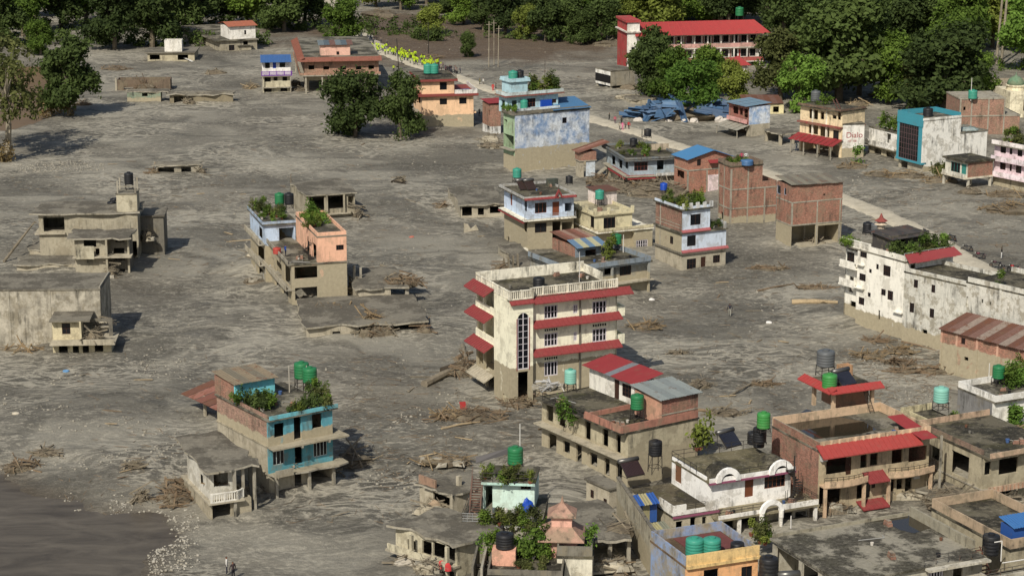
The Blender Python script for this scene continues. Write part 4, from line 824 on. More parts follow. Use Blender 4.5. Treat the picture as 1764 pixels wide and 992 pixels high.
for x, y, lab in ((1070, 640, 'left'), (1160, 580, 'right')): tank(h.wp(*h.T(x, y, zt), zt), .6, 1.2, BLACKP, 'black water tank on the grey blue house, %s of two' % lab, .4)
h.box('roof_wall', weathered((178, 160, 130), None, .4), *(lambda a: (a[0], a[0] + 4.2, a[1], a[1] + .15))(h.T(1150, 660, zt)), zt, zt + 1.1)
rn = random.Random(5)
for i in range(9): shrub(h.wp(rn.uniform(-.5, h.W), rn.uniform(.2, h.D * .9), zt), rn.uniform(.7, 1.2), rn.choice(['mid', 'dusty', 'yellow']), 'pot plant on the grey blue house roof', 'grey blue house roof plants', seed=i)
# shed on top of wrecked stair
g_ = House('brick_shed', 'leaning brick shed with rusty sheet roof beside the grey blue house', 'shed', '3', (730, 840), 20, 835, 700)
z1 = g_.Z(725); g_.shell(z1, g_.Z(670), weathered((158, 96, 70), None, .3, True)); g_.box('pier', MUDM, .1, .8, .1, g_.D - .2, B0, z1); g_.box('broken_wall', weathered((190, 200, 205), None, .3), g_.W * .4, g_.W * .95, .1, .25, .4, z1); g_.slab(z1, CONC, .15)
g_.sheets((-.5, -.4, g_.Z(672)), (-.5, g_.D + .5, g_.Z(672)), (g_.W + 2.4, g_.D + .5, g_.Z(672) + 1.6), (g_.W + 2.4, -.4, g_.Z(672) + 1.6), 4, [RUSTY, paint((130, 80, 64), .8, .3, .3), paint((150, 110, 92), .8, .3, .3)])
m = MB()
for i in range(9): m.box(g_.W + .2 + i * .32, g_.W + .55 + i * .32, .2, 1.3, .2 + i * .24, .35 + i * .24)
m.beam((g_.W + .1, .75, .1), (g_.W + 3.1, .75, 2.3), 1.0, .2); g_.part('staircase', m, CONC)
debris(P('3', 1000, 900), 6, 4, 1.8, 'heap of broken planks behind the pale yellow terrace', 21, 150, 2.2, WOODG, chunks=12); debris(P('3', 1230, 930), 6, 4.5, 2.6, 'pile of pale broken boards between grey blue and orange brick houses', 22, 170, 2.4, WOODG, chunks=12)
# ================================================================ turquoise house and the left half of the town
h = House('house', 'turquoise fronted two storey house with brick side and roof garden', 'house', '8', (572, 818), 35, 910, 295)
z1, z2, z3 = fl(h, 705, 555, 415); TQm = weathered((74, 156, 170), round(z2 + 1.0, 2), .4)
TQ1 = weathered((72, 150, 162), .2, .5); BSd = weathered((158, 112, 90), round(z2 + .9, 2), .4, True, fade=None)
h.shell(B0, z1, MUDM, [('h', 705, 690, 745, 780), ('h', 775, 650, 905, 740)], [], matS=MUDM); h.shell(z1, z2, TQ1, [('g', 588, 582, 652, 645, 3, 1), ('h', 705, 548, 748, 640), ('w', 805, 528, 880, 598, 4, 1)], [], frame=weathered((190, 200, 196)), matS=MUDM)
h.shell(z2, z3, TQm, [('h', 596, 435, 650, 498), ('h', 700, 400, 742, 510), ('h', 798, 385, 852, 450)], [], matS=BSd)
h.slab(z1, weathered((160, 148, 120), None, .4), .16, (.1, .8, 1.5, .1), sag=.05); h.slab(z2, weathered((160, 148, 120), None, .4), .16, (.1, 1.2, 1.3, .1)); h.slab(z3 + .1, ROOF, .16, (.2, .4, .5, .1)); h.parapet(z3 + .08, .4, weathered((90, 176, 186), None, .35), 'F', y0=-.5, x1=h.W + .4)
h.parapet(z3 + .08, .35, BSd, 'S'); h.box('balcony_wall', weathered((160, 150, 126), None, .5), .0, h.F(700, 690, -1.4)[0], -1.45, -1.35, z1, z1 + .75); h.columns([(h.W * .52, -1.2), (h.W * .9, -1.2), (.1, -1.2)], B0, z1 - .1, CONC)
for i, x_ in enumerate((.42, .84)): h.box('bracket', CONC, h.W * x_, h.W * x_ + .2, -1.3, -.004, z2 - .4, z2 - .16)
zt = z3 + .1; tq = h
# brick room on the back corner
rx, ry = h.T(345, 300, zt); x1_ = 4.6; y0_ = h.D - 4.2
h.shell(zt - .3, zt + 2.0, weathered((96, 196, 206), None, .15), [], x0=-.02, x1=x1_, y0=y0_, y1=h.D + .3, matS=BRICK); h.sheets((-.3, y0_ - .5, zt + 2.1), (x1_ + .2, y0_ - .5, zt + 2.1), (x1_ + .2, h.D + .4, zt + 2.4), (-.3, h.D + .4, zt + 2.4), 5, [paint((140, 124, 96), .7, .25, .3), paint((120, 112, 92), .7, .25, .2)])
rn = random.Random(12)
for i in range(8): shrub(h.wp(rn.uniform(.2, 2.2), rn.uniform(.8, y0_ - .2), zt), rn.uniform(1.2, 1.7), rn.choice(['mid', 'dark', 'dusty', 'mid']), 'shrub beside the turquoise room on the brick parapet', 'shrubs along the brick parapet of the turquoise house', rn.random() < .3, seed=i)
for i in range(5): shrub(h.wp(2.8 + i * .75, rn.uniform(.1, .5), zt), rn.uniform(.9, 1.4), rn.choice(['mid', 'yellow', 'dark']), 'shrub along the front edge of the turquoise house roof', 'shrubs along the turquoise front edge', seed=i)
for i in range(7): shrub(h.wp(h.W - rn.uniform(-.4, 1.0), rn.uniform(-.2, 4.0), zt), rn.uniform(1.0, 1.6), rn.choice(['mid', 'dark', 'dusty', 'mid']), 'shrub on the right end of the turquoise house roof', 'shrubs on the right end of the turquoise roof', rn.random() < .5, seed=i)
p_ = h.wp(*h.T(745, 245, zt), zt); tank(p_, .72, 1.6, GREEN, 'rear green tank of the pair on the turquoise house', 1.2); tank(h.wp(*h.T(775, 255, zt), zt) + Vector((.35, -.9, 0)), .68, 1.5, GREEN, 'front green tank of the pair on the turquoise house', 1.2)
for x, y, hh, lab in ((678, 185, 2.2, 'left'), (772, 130, 1.6, 'right')): pole(h.wp(*h.T(x, 265, zt), zt), 2.9, .06, flat((180, 172, 156)), 'pale post beside the green tanks, %s one' % lab)
tank(h.wp(*h.T(832, 300, zt), zt), .28, .4, BLUEP, 'small blue tub among the shrubs on the turquoise roof', 0, group=None)
# lower left annex
g_ = House('house_annex', 'grey concrete annex with broken slab roof and white balustrade beside turquoise house', 'building', '8', (258, 948), 25, 470, 75)
z1, z2 = fl(g_, 850, 690); gw = weathered((196, 190, 172), 1.6, .4)
g_.shell(B0, z1 - .1, weathered((162, 150, 122), None, .4), [('h', 265, 860, 365, 930)], [], y1=g_.D * .8); g_.shell(z1, z2, gw, [('h', 272, 695, 352, 760)], [('h', 215, 710, 195, 745)], x0=.1, x1=g_.W * .62, y0=.5, y1=g_.D * .7)
g_.slab(z1, MUDM, .18, (.3, .2, .6, .1), x1=g_.W * .75, y1=g_.D * .8); g_.slab(z2 + .1, ROOFM, .2, (.3, .9, .6, .6), sag=.12); g_.balus([(0, -.5, z1), (g_.W * .62, -.5, z1)], .95, weathered((214, 208, 192), None, .3), .25); g_.balus([(g_.W * .62, -.5, z1), (g_.W * .8, .1, z1)], .9, weathered((214, 208, 192), None, .3), .25)
g_.columns([(g_.W * .8, .2), (g_.W + .4, .4), (g_.W * .55, -.4)], B0, z2, CONC); g_.wall('F', g_.W * .62, g_.W + 1.2, B0, z2, CONCD, [('H', g_.W * .7, .3, g_.W + .8, z2 - .3)], off=3.0)
# rusty lean-to behind the annex
cx = P('8', 245, 530, 0); s_ = House('lean_to', 'rusty sheet lean-to on concrete posts behind the broken slab', 'shed', '8', (430, 515), 33, 445, 170, nz=0)
z_ = 2.6; s_.c.z = 0; s_.box('wall', MUDM, -.1, .1, 2.0, 4.4, B0, z_); s_.columns([(-.3, s_.D * .75), (0.1, .1)], B0, z_, MUDM); s_.box('wall', CONC, .3, 3.0, 4.4, 4.6, B0, z_)
s_.sheets((-1.4, s_.D + 1.0, z_ - .5), (-1.4, -.2, z_ + .2), (2.6, -.2, z_ + .9), (2.6, s_.D + 1.0, z_ + .5), 7, [RUSTY, paint((150, 96, 78), .8, .3, .4), paint((126, 76, 60), .8, .3, .2)])
debris(P('8', 1000, 640), 2.6, 2.2, 1.6, 'tangle of beams and boards against the turquoise house', 31, 60, 2.0, WOODG, logs=[((-1.5, -1, .2), (1.2, .6, 2.6), .12), ((1.5, -1.6, 0), (-.6, .8, 2.8), .1)]); debris(P('8', 100, 830), 2.4, 3, 1.1, 'tangle of twigs beside the annex wall', 32, 120, 1.5, WOODM)
# ---- peach and grey house with roof gardens
h = House('house', 'peach and mud grey house with terrace, spiral stair and roof garden', 'house', '7', (312, 782), 17, 595, 185)
z0, z1, z2 = fl(h, 690, 560, 425); PE = weathered((232, 172, 132), None, .2, var=.1); PEm = weathered((226, 170, 130), round(z1 - .1, 2), .2)
h.shell(B0, z1, PEm, [('h', 322, 572, 442, 625), ('h', 325, 680, 442, 735)], [('h', 300, 580, 270, 640), ('h', 255, 560, 225, 600), ('h', 215, 530, 200, 560), ('h', 290, 700, 262, 760), ('h', 250, 670, 225, 720)])
h.slab(z0, CONC, .15, (.9, .05, .05, 0), x1=.3); h.parapet(z0, .6, MUDM, 'S', x0=-.9, x1=3); h.slab(z1 + .08, ROOF, .18, (.6, .08, .15, .1)); h.parapet(z1 + .08, .45, CONC, 'S', x0=-.6, x1=2)
ux = h.F(442, 500)[0]; uy = max(4.5, h.S(332, 420, ux)[0])
h.shell(z1 + .06, z2, PE, [('w', 538, 458, 578, 482, 3, 1)], [('h', 435, 460, 415, 540), ('h', 400, 440, 385, 490)], x0=ux, y1=uy); h.slab(z2 + .1, ROOF, .2, (.05, .03, .05, .05), x0=ux, y1=uy); h.parapet(z2 + .08, .5, PE, 'FSRB', x0=ux, y1=uy); zt = z2 + .1
m = MB(); c_ = (ux - .9, 1.8)
for i in range(12):
    a = i * .5; m.beam((*c_, z1 + .25 + i * .2), (c_[0] + .75 * math.cos(a), c_[1] + .75 * math.sin(a), z1 + .25 + i * .2), .3, .05)
    m.tube((c_[0] + .75 * math.cos(a), c_[1] + .75 * math.sin(a), z1 + .25 + i * .2), (c_[0] + .75 * math.cos(a), c_[1] + .75 * math.sin(a), z1 + 1.1 + i * .2), .025, n=4)
m.tube((*c_, z1), (*c_, z1 + 3.4), .06); h.part('spiral_stair', m, IRON)
pm_ = h; rn = random.Random(13)
for i in range(16): shrub(h.wp(ux + rn.uniform(-.1, 3.2), uy * rn.uniform(.3, .95), zt), rn.uniform(.9, 1.4), rn.choice(['mid', 'bright', 'mid', 'yellow']), 'potted plant crowding the peach rooftop', 'plants crowding the peach rooftop', rn.random() < .4, seed=i)
# pale blue back wing
g_ = House('house', 'pale blue wing with planted roof behind the peach house', 'house', '7', (175, 655), 17, 330, 95)
z1, z2 = fl(g_, 455, 350); PBL = weathered((176, 196, 218), round(z1 - .2, 2), .25)
g_.shell(B0, z2, PBL, [('h', 242, 370, 322, 450)], [('h', 165, 480, 130, 540), ('h', 160, 590, 135, 640), ('h', 155, 375, 135, 410)]); g_.slab(z2 + .05, ROOF, .2, (.4, .3, .4, .1)); g_.parapet(z2 + .05, .35, weathered((150, 170, 190), None, .4), 'FS', x0=-.4, y0=-.4, x1=g_.W + .3)
for zz in (z1, z1 - 3.0): g_.slab(zz, CONC, .15, (.9, .0, .0, 0), x1=.3); g_.parapet(zz, .6, MUDM, 'S', x0=-.9, x1=2)
zt = z2 + .05
for i in range(14): shrub(g_.wp(rn.uniform(-.3, g_.W), rn.uniform(0, g_.D * .9), zt), rn.uniform(.8, 1.5), rn.choice(['mid', 'dark', 'dusty', 'mid']), 'potted plant on the pale blue wing roof', 'plants on the pale blue wing', rn.random() < .5, seed=i)
tank(g_.wp(*g_.T(246, 275, zt), zt), .62, 1.5, GREEN, 'green water tank on the pale blue wing roof', .9); tank(g_.wp(*g_.T(296, 275, zt), zt), .62, 1.5, BLACKP, 'black water tank next to green one on the pale blue wing', .9)
person(pm_.wp(*pm_.T(277, 520, pm_.Z(560)), pm_.Z(560) + .1), (40, 70, 140), (30, 34, 50), 'person in blue on the peach house terrace', None, 2, 2.0); tank(pm_.wp(*pm_.T(232, 505, pm_.Z(560)), pm_.Z(560) + .1), .5, .8, flat((170, 70, 60)), 'red barrel on the peach house terrace', 0, group=None)
MB_ = MB().beam(P('7', -30, 440, 3.4), P('7', 155, 425, 3.9), .16, .1).build('plank', WOODP); tag(MB_, 'long pale plank leaning onto the pale blue wing', 'plank')
# ---- concrete shell house behind
h = House('house', 'gutted concrete house with open front and slab roof behind the green tank', 'house', '7', (383, 330), 18, 635, 300)
z1, z2 = fl(h, 300, 205); CS = weathered((158, 148, 122), None, .5)
h.shell(B0, z2, CS, [('h', 400, 210, 478, 280), ('h', 492, 205, 590, 265), ('h', 600, 205, 630, 250), ('h', 545, 320, 600, 345)], []); h.slab(z1, MUDM, .15, (0, .3, .8, 0)); h.slab(z2 + .15, ROOFM, .2, (.2, .3, .4, .2), sag=.08); h.columns([(h.W * .4, -.5), (h.W * .75, -.5)], z1, z2, CS)
pole(h.wp(.1, h.D - .2, z2), 1.5, .07, WOODM, 'broken wooden stub on the gutted concrete house'); debris(h.wp(h.W + .2, -.8, 0), .9, .8, 2.3, 'dead roots caught on the gutted concrete house', 41, 40, 1.6, WOODG)
# ---- buried slab ruins right of the peach house
h = House('ruin', 'half buried slab house with broken posts right of the peach house', 'ruin', '7', (650, 790), 12, 820, 600)
z1 = h.Z(690); h.shell(B0, z1, MUDM, [], []); h.slab(z1 + .15, ROOFM, .22, (.2, 2.6, .3, 3.0), sag=.18); h.columns([(h.W + 2.0, .0)], B0, z1, CONC, .5)
for x in (.2, 1.1): h.box('post', CONC, x, x + .3, h.D * .6, h.D * .6 + .3, z1, z1 + 2.2 - x * .4)
debris(h.wp(h.W + 1.8, 2.0, z1 + .1), 2.3, 1.2, .9, 'driftwood on the slab right of the peach house', 42, 60, 1.8, WOODM, logs=[((-2.4, 1.4, .3), (-.8, .3, 1.4), .14)]); debris(h.wp(.2, -.4, 0), 1.0, .8, 1.7, 'upright torn timbers beside the peach house wall', 43, 34, 1.5, WOODG)
h = House('ruin', 'low slab roof buried to its eaves with debris along its front edge', 'ruin', '7', (385, 945), 10, 1000, 335)
z1 = h.Z(885); h.shell(B0, z1, MUDM, [('h', 520, 905, 560, 925), ('h', 655, 880, 980, 905)], []); h.slab(z1 + .2, ROOFM, .22, (.25, .3, .4, .1), sag=.15)
for i, (x, hh) in enumerate(((690, 1.6), (745, 1.9), (800, 1.9), (990, 1.4))): debris(h.wp(h.F(x, 900)[0], -.7, 0), 1.3, .8, hh * 1.2, 'clump of torn roots on the buried slab edge, number %s from the left' % ('first', 'second', 'third', 'fourth')[i], 44 + i, 40, 1.3, WOODM if i % 2 else WOODG)
debris(P('7', 380, 745), 1.4, 1.0, 1.0, 'broken concrete beams below the peach house', 49, 14, 1.2, WOODG, chunks=7); debris(P('7', 115, 650), 2.2, 1.6, .5, 'scatter of rubble left of the peach house', 50, 24, .8, WOODG, chunks=5)
# ---- left hand ruins
h = House('ruin', 'long gutted concrete house with black tank on its roof tower', 'ruin', '6', (205, 500), 4, 695, 180)
h.D = 8.0; z2 = h.Z(262); z1 = z2 - 3.1; OC = weathered((160, 150, 124), None, .55); OCl = weathered((178, 168, 138), None, .45); sx = h.F(590, 300)[0]
h.shell(B0, z2, OC, [('h', 217, 278, 326, 346), ('h', 655, 395, 692, 500), ('h', 660, 330, 672, 342)]); h.slab(z2 + .2, ROOFM, .22, (.9, .2, .4, .3), sag=.15); h.slab(h.F(300, 352)[1], MUDM, .2, (.6, 0, .5, 0), x1=h.F(330, 352)[0], y1=4)
h.shell(z2, h.F(640, 160)[1], OCl, x0=sx, x1=h.W + .02, y0=.02, y1=3.6); zt = h.F(640, 158)[1]; h.slab(zt + .1, ROOF, .15, x0=sx, y1=3.6)
for dx, dy in ((.1, .1), (h.W - sx - .3, .1), (.1, 3.2), (h.W - sx - .3, 3.2)): h.box('post', CONC, sx + dx, sx + dx + .22, dy, dy + .22, zt + .1, zt + 1.9)
h.box('roof_beam', CONC, sx + .1, h.W, .12, .3, zt + 1.0, zt + 1.15); tank(h.wp(*h.T(650, 140, zt), zt + .1), .6, 1.6, BLACKP, 'black water tank on the tower of the gutted left house', .9)
h.shell(B0, h.F(740, 300)[1], CONCD, [('h', 705, 340, 722, 375)], x0=h.W + .01, x1=h.W + 3.4, y0=4.0, y1=9.5); h.slab(h.F(740, 300)[1] + .2, ROOFM, .2, (0, .2, .3, .2), x0=h.W + .03, x1=h.W + 3.4, y0=4.0, y1=9.5)
debris(h.wp(h.W + .9, 2.8, 2.6), 1.0, .8, 2.0, 'rubble heap beside the tower of the gutted left house', 51, 36, .9, WOODG, chunks=4); log(G('6', 20, 505), P('6', 175, 300, 4.2), .22, WOODG, 'long grey trunk leaning on the gutted left house', 2, 5)
for i in range(2):
    o = torus(MB(), (0, 0, 0), .5, .16).build('tyre', BLACKP, None, True); o.rotation_euler = (0, R(80), .4); o.location = h.wp(*h.T(560 + 14 * i, 215 - 6 * i, z2), z2 + .42 + i * .3); tag(o, 'black tyre on the gutted left house roof, %s of two' % ('lower', 'upper')[i], 'tyre')
g_ = House('ruin', 'broken balcony wing with dark rooms in front of the gutted left house', 'ruin', '6', (382, 568), 3, 645, 360)
g_.D = 5.2; z2 = g_.Z(385); z1 = g_.Z(468); wx_ = g_.F(540, 450)[0]; g_.shell(B0, z2, OC, [('h', 420, 388, 485, 425), ('h', 480, 432, 502, 478)], x1=wx_); g_.shell(B0, z2, CONCD, [('h', 572, 430, 628, 492), ('h', 580, 535, 630, 560), ('h', 578, 340, 625, 400)], x0=wx_, y0=1.2)
g_.slab(z2 + .15, ROOFM, .22, (.9, .4, .8, .2), sag=.1); g_.slab(z1, MUDM, .2, (.2, .5, 1.1, 0), y1=1); g_.box('balcony_wall', OCl, .3, g_.F(478, 450)[0], -1.15, -1.0, z1 - .3, z1 + 1.6); g_.columns([(wx_ - .15, -.9), (g_.W - .2, .3)], B0, z2, OC)
debris(g_.wp(wx_ + .6, -.6, 0), .9, .8, 2.0, 'torn timbers at the front of the broken balcony wing', 151, 50, 1.4, WOODG, chunks=3)
for i, (a, b, c, d, lab) in enumerate(((370, 470, 150, 375, 'upper'), (490, 545, 85, 480, 'lower'))):
    g_ = House('ruin', 'mud covered slab roof at ground level, %s one of two beside the gutted house' % lab, 'ruin', '6', (c, b), 5, d, c - 40); g_.shell(B0, .7, MUDM, y1=7 if i == 0 else 5); g_.slab(.9, ROOFM, .2, (.2, .1, .2, .2), y1=7 if i == 0 else 5, sag=.14)
# ---- grey block house on the left edge
h = House('house', 'large mud washed block house with flat silted roof at left edge', 'house', '6', (-60, 930), 2, 508, -150)
h.D = 8.5; z2 = h.Z(645); BW_ = weathered((174, 165, 143), None, .5, var=.3, fade=(132, 126, 112)); h.shell(B0, z2, BW_); h.slab(z2 + .18, ROOFM, .2, (.1, .1, .1, .1)); h.parapet(z2 + .16, .25, CONC, 'R')
h.box('pilaster', CONC, h.F(240, 700)[0], h.F(255, 700)[0], -.06, -.003, B0, z2); h.box('band', CONCD, 0, h.F(238, 800)[0], -.03, -.002, 1.0, 3.6) if False else None
h.columns([(h.F(38, 700)[0], -.05)], B0, z2, CONC, .25)
g_ = House('house', 'small mud caked two storey house with broken balcony against the block house', 'house', '6', (268, 972), 4, 555, 250)
g_.D = 4.2; z1, z2 = fl(g_, 900, 795); CW = weathered((196, 182, 140), None, .4, var=.3); wx_ = g_.F(408, 850)[0]
g_.shell(B0, z1 - .15, CW, [('h', 295, 918, 342, 970), ('h', 365, 918, 398, 962), ('h', 415, 915, 448, 955), ('h', 475, 912, 520, 950)]); g_.slab(z1, MUDM, .22, (.2, .6, 1.3, .1)); g_.parapet(z1, .5, MUDM, 'F', y0=-1.25, x1=g_.W + .5); g_.shell(z1, z2, CW, [('w', 310, 808, 355, 862, 2, 2)], x1=wx_, y0=.3); g_.wall('F', wx_, g_.W, z1, z2 - .4, CONCD, [('H', wx_ + .3, z1, g_.W - .5, z2 - .8)], off=2.2)
g_.slab(z2 + .12, ROOFM, .2, (.2, .9, .6, .1), x1=wx_ + .3); g_.columns([(wx_ - .1, -.9)], z1, z2, CW, .25); debris(g_.wp(wx_ + 1.6, -.2, z1 + .1), 1.4, .8, 1.7, 'bundle of torn cane on the small mud caked house', 52, 50, 1.5, WOODG)
h = House('ruin', 'small wrecked roof frame with dark openings alone in the mud', 'ruin', '1', (810, 912), 5, 1030, 780)
z1 = h.Z(862); h.D = 3.0; h.shell(B0, z1, CONC, [('h', 815, 868, 903, 908), ('h', 938, 866, 990, 900)]); h.slab(z1 + .2, ROOFM, .2, (.4, .4, .3, .3), sag=.1); debris(h.wp(-.6, -.2, 0), 1.0, .8, 1.6, 'tangled branches at the left end of the wrecked roof frame', 53, 50, 1.6, WOODM); debris(h.wp(h.W + .4, 0, 0), .9, .8, 1.8, 'tilted boards at the right end of the wrecked roof frame', 54, 20, 1.8, WOODG)
# ---- ruins far left
h = House('ruin', 'roofless brown shed walls with debris on the far left mud', 'ruin', '1', (608, 470), 4, 880, 585); h.D = 4; h.shell(B0, h.Z(415), weathered((112, 94, 74), None, .6), [('h', 640, 430, 690, 465)]); debris(h.wp(h.W * .55, -.4, .6), 2.6, 1.2, 1.6, 'fallen timbers across the roofless brown shed', 55, 46, 2.2, WOODM)
h.columns([(-.4, -.2)], B0, h.Z(405), MUDM, .35)
h = House('ruin', 'low shed with faded green front wall half buried in mud', 'ruin', '1', (660, 532), 3, 830, 650); h.D = 3; h.shell(B0, h.Z(480), weathered((120, 140, 116), 1.0, .5, fade=(150, 145, 120)), [('h', 735, 483, 765, 500)]); h.slab(h.Z(478) + .1, ROOFM, .2, (.2, 2.0, .3, .2), sag=.2)
h = House('ruin', 'mud buried boat shaped roof and low wall right of the green shed', 'ruin', '1', (880, 540), 8, 1205, 860); h.D = 3; h.shell(B0, h.Z(490), weathered((136, 124, 96), None, .6), [('h', 900, 500, 950, 535)]); h.slab(h.Z(488), ROOFM, .25, (.5, .2, .5, .3), sag=.35); debris(h.wp(4, -.5, 0), 2, 1, 1.5, 'leaning planks on the buried boat shaped roof', 56, 22, 1.8, WOODG)
log(G('1', 960, 505), G('1', 860, 520), .35, WOODG, 'thick grey trunk between the green shed and low wall', 2, 7)
# ---- far left houses
h = House('house', 'low flat roofed house with white roof box on the far left', 'house', '1', (765, 318), 2, 1005, 755); h.D = 9.0; z1 = h.Z(275); OW = weathered((176, 164, 130), None, .3)
h.shell(B0, z1, OW, [('h', 775, 285, 828, 310), ('h', 920, 285, 975, 312)]); h.slab(z1 + .15, ROOFM, .25, (.8, .3, .5, .4)); h.shell(z1 + .15, z1 + 3.0, weathered((222, 216, 200), None, .2), x0=h.F(850, 250)[0], x1=h.F(940, 250)[0], y0=.8, y1=3.6); MB_ = MB().beam(P('1', 955, 300, .6), P('1', 998, 320, .2), .5, .12).build('board', weathered((210, 206, 196))); tag(MB_, 'white board lying beside the low flat roofed house', 'board')
h = House('house', 'long flat roofed house with white room under orange roof', 'house', '1', (1140, 270), 24, 1330, 950); z1 = h.Z(215); LW = weathered((160, 150, 124), None, .4)
h.shell(B0, z1, LW, [('w', 1185, 235, 1215, 262, 2, 1), ('h', 1260, 215, 1285, 250)], [('h', 1075, 238, 1030, 265), ('h', 1020, 236, 975, 252)]); h.slab(z1 + .2, ROOF, .25, (1.2, .3, .6, .3)); h.rail([(-1.1, 0, z1 + .2), (-1.1, h.D * .6, z1 + .2)], .8, STEEL); h.columns([(-1, h.D * .4), (-1, h.D * .8)], B0, z1, LW)
x_, y_ = h.T(1250, 190, z1); h.shell(z1 + .2, z1 + 3.4, weathered((226, 220, 206), None, .2), [('w', 1265, 158, 1276, 180, 1, 1)], [('w', 1220, 156, 1200, 180, 2, 1)], x0=h.W * .3, x1=h.W, y0=1.0, y1=9); OR_ = paint((178, 98, 62), .7, .2, .1)
h.sheets((h.W * .3 - .5, .3, z1 + 3.5), (h.W + .4, .3, z1 + 3.5), (h.W + .4, 5, z1 + 4.3), (h.W * .3 - .5, 5, z1 + 4.3), 5, OR_); h.sheets((h.W * .3 - .5, 9.6, z1 + 3.5), (h.W + .4, 9.6, z1 + 3.5), (h.W + .4, 5, z1 + 4.3), (h.W * .3 - .5, 5, z1 + 4.3), 5, OR_)
g_ = House('hut', 'tiny pale flat roofed hut right of the long house', 'hut', '1', (1240, 266), 15, 1300, 1225); g_.shell(B0, g_.Z(240), LW); g_.slab(g_.Z(240) + .15, ROOF, .2, (.4, .4, .4, .3))
h = House('house', 'narrow three storey house with purple balcony and blue roof', 'house', '2', (158, 480), 7, 303, 122); h.D = 6.5; z1, z2, z3 = fl(h, 452, 392, 322); OWm = weathered((190, 180, 146), None, .35)
h.shell(B0, z2, OWm, [('h', 165, 460, 205, 478), ('h', 250, 455, 285, 475), ('h', 168, 402, 200, 425), ('h', 215, 400, 235, 420), ('h', 260, 398, 285, 420)], []); h.shell(z2, z3, weathered((226, 222, 210), None, .15), [('h', 170, 325, 195, 355), ('d', 210, 325, 228, 355), ('h', 245, 320, 275, 350)], matS=OWm, frame=flat((40, 70, 160)))
h.slab(z1, CONC, .15, (.1, .2, .9, 0)); h.slab(z2, CONC, .15, (.1, .3, 1.0, 0)); h.balus([(-.1, -.95, z2), (h.W + .2, -.95, z2)], 1.0, flat((112, 62, 150), .6, name='purple_paint'), .22); BLR = paint((60, 112, 178), .5, .12)
h.sheets((-.3, -1.2, z3 + .0), (h.W + .2, -1.2, z3 + .0), (h.W + .2, h.D + .2, z3 + .7), (-.3, h.D + .2, z3 + .7), 5, BLR); h.columns([(.0, -.9), (h.W - .2, -.9)], B0, z2 - .1, CONC, .2)
h = House('house', 'long brick house with tiled eave and pink roof room behind trees', 'house', '2', (378, 480), 8, 760, 340); z1, z2, z3 = fl(h, 388, 318, 300)
BKh = weathered((172, 116, 84), None, .3, True); h.shell(z1, z2, BKh, [('h', 395, 340, 425, 362), ('h', 472, 345, 502, 362), ('h', 560, 345, 590, 362), ('h', 640, 345, 670, 362), ('h', 705, 340, 735, 358)], [('h', 365, 345, 350, 365)]); h.slab(z1, CONC, .25, (1.2, .3, 1.2, .1)); h.parapet(z1, .5, BKh, 'FS', x0=-1.2, y0=-1.2, x1=h.W + .3)
h.pent('F', -1.2, h.W + .6, z2 + .9, 1.6, .8, paint((150, 88, 66), .8, .25, .2)); h.pent('S', -1.2, h.D, z2 + .9, 1.6, .8, paint((150, 88, 66), .8, .25, .2)); h.slab(z2 + .9, ROOF, .2, (.1, .1, .1, .1)); h.columns([(h.W * f, -.9) for f in (0, .22, .42, .62, .8)] + [(-.9, h.D * .9)], B0, z1, CONC, .35); h.wall('F', 0, h.W, B0, z1, MUDM, [('H', 1, 0, 4, 2.2), ('H', 5, 0, 8, 2.2)], off=3.0)
rx = h.F(458, 280, 2)[0]; zb = z2 + .9; h.shell(zb, zb + 2.4, weathered((222, 168, 142), None, .2), [('w', 540, 268, 555, 285, 2, 1)], x0=rx, x1=rx + 6.6, y0=2, y1=6); h.sheets((rx - .5, 1.4, zb + 2.4), (rx + 7.2, 1.4, zb + 2.4), (rx + 7.2, 6.4, zb + 2.9), (rx - .5, 6.4, zb + 2.9), 6, [paint((120, 132, 132), .5, .2, .1), paint((96, 108, 112), .5, .2, .1), paint((128, 90, 74), .6, .2, .2)])
debris(P('2', 340, 470), 2.5, 1.2, .8, 'broken timbers between the purple balcony and long brick houses', 57, 40, 1.8, WOODG); debris(P('2', 95, 460), 1.6, 1.2, .8, 'stacked planks left of the purple balcony house', 58, 24, 1.6, WOODP)
# ---- peach house
h = House('house', 'plain peach house with red roof bands and brown flood mark', 'house', '2', (985, 665), 11, 1250, 940); z1, z2 = fl(h, 492, 418); PH = weathered((238, 190, 138), round(h.Z(600), 2), .12, var=.08)
h.shell(B0, z1, PH, [('w', 1075, 512, 1113, 542, 1, 1), ('w', 1176, 507, 1214, 538, 1, 1)], [('h', 975, 500, 960, 530), ('h', 975, 590, 955, 620)], frame=flat((40, 36, 34))); ux = h.F(1150, 450)[0]; h.shell(z1, z2, PH, [('w', 1075, 427, 1112, 466, 1, 1)], [], x1=ux, frame=flat((40, 36, 34)))
h.slab(z1 + .1, paint((150, 62, 52), .8, .2), .45, (.8, .9, .8, .3)); h.slab(z2 + .25, paint((150, 62, 52), .8, .2), .45, (.8, .6, .8, .3), x1=ux); zt = z1 + .1; h.parapet(zt, .8, weathered((214, 210, 200)), 'FR', x0=ux, x1=h.W + .7, y0=-.6); zt = z2 + .25; h.box('slab_top', ROOFD, -.7, ux + .5, -.7, h.D + .2, zt, zt + .04); h.rail([(-.6, -.6, zt), (ux + .4, -.6, zt), (ux + .4, h.D, zt)], .9, IRON); h.box('balcony_slab', CONC, -1.2, 0, .3, 6, 2.8, 3.0)
for x, lab in ((1014, 'left'), (1047, 'right')): tank(h.wp(*h.T(x, 388, zt), zt), .8, 1.8, TEAL, '%s teal tank of the pair on the peach house' % lab, .3)
h.box('tarpaulin', paint((70, 110, 170), .6), ux + 1, ux + 3.5, 1, 3, z1 + .12, z1 + .5)
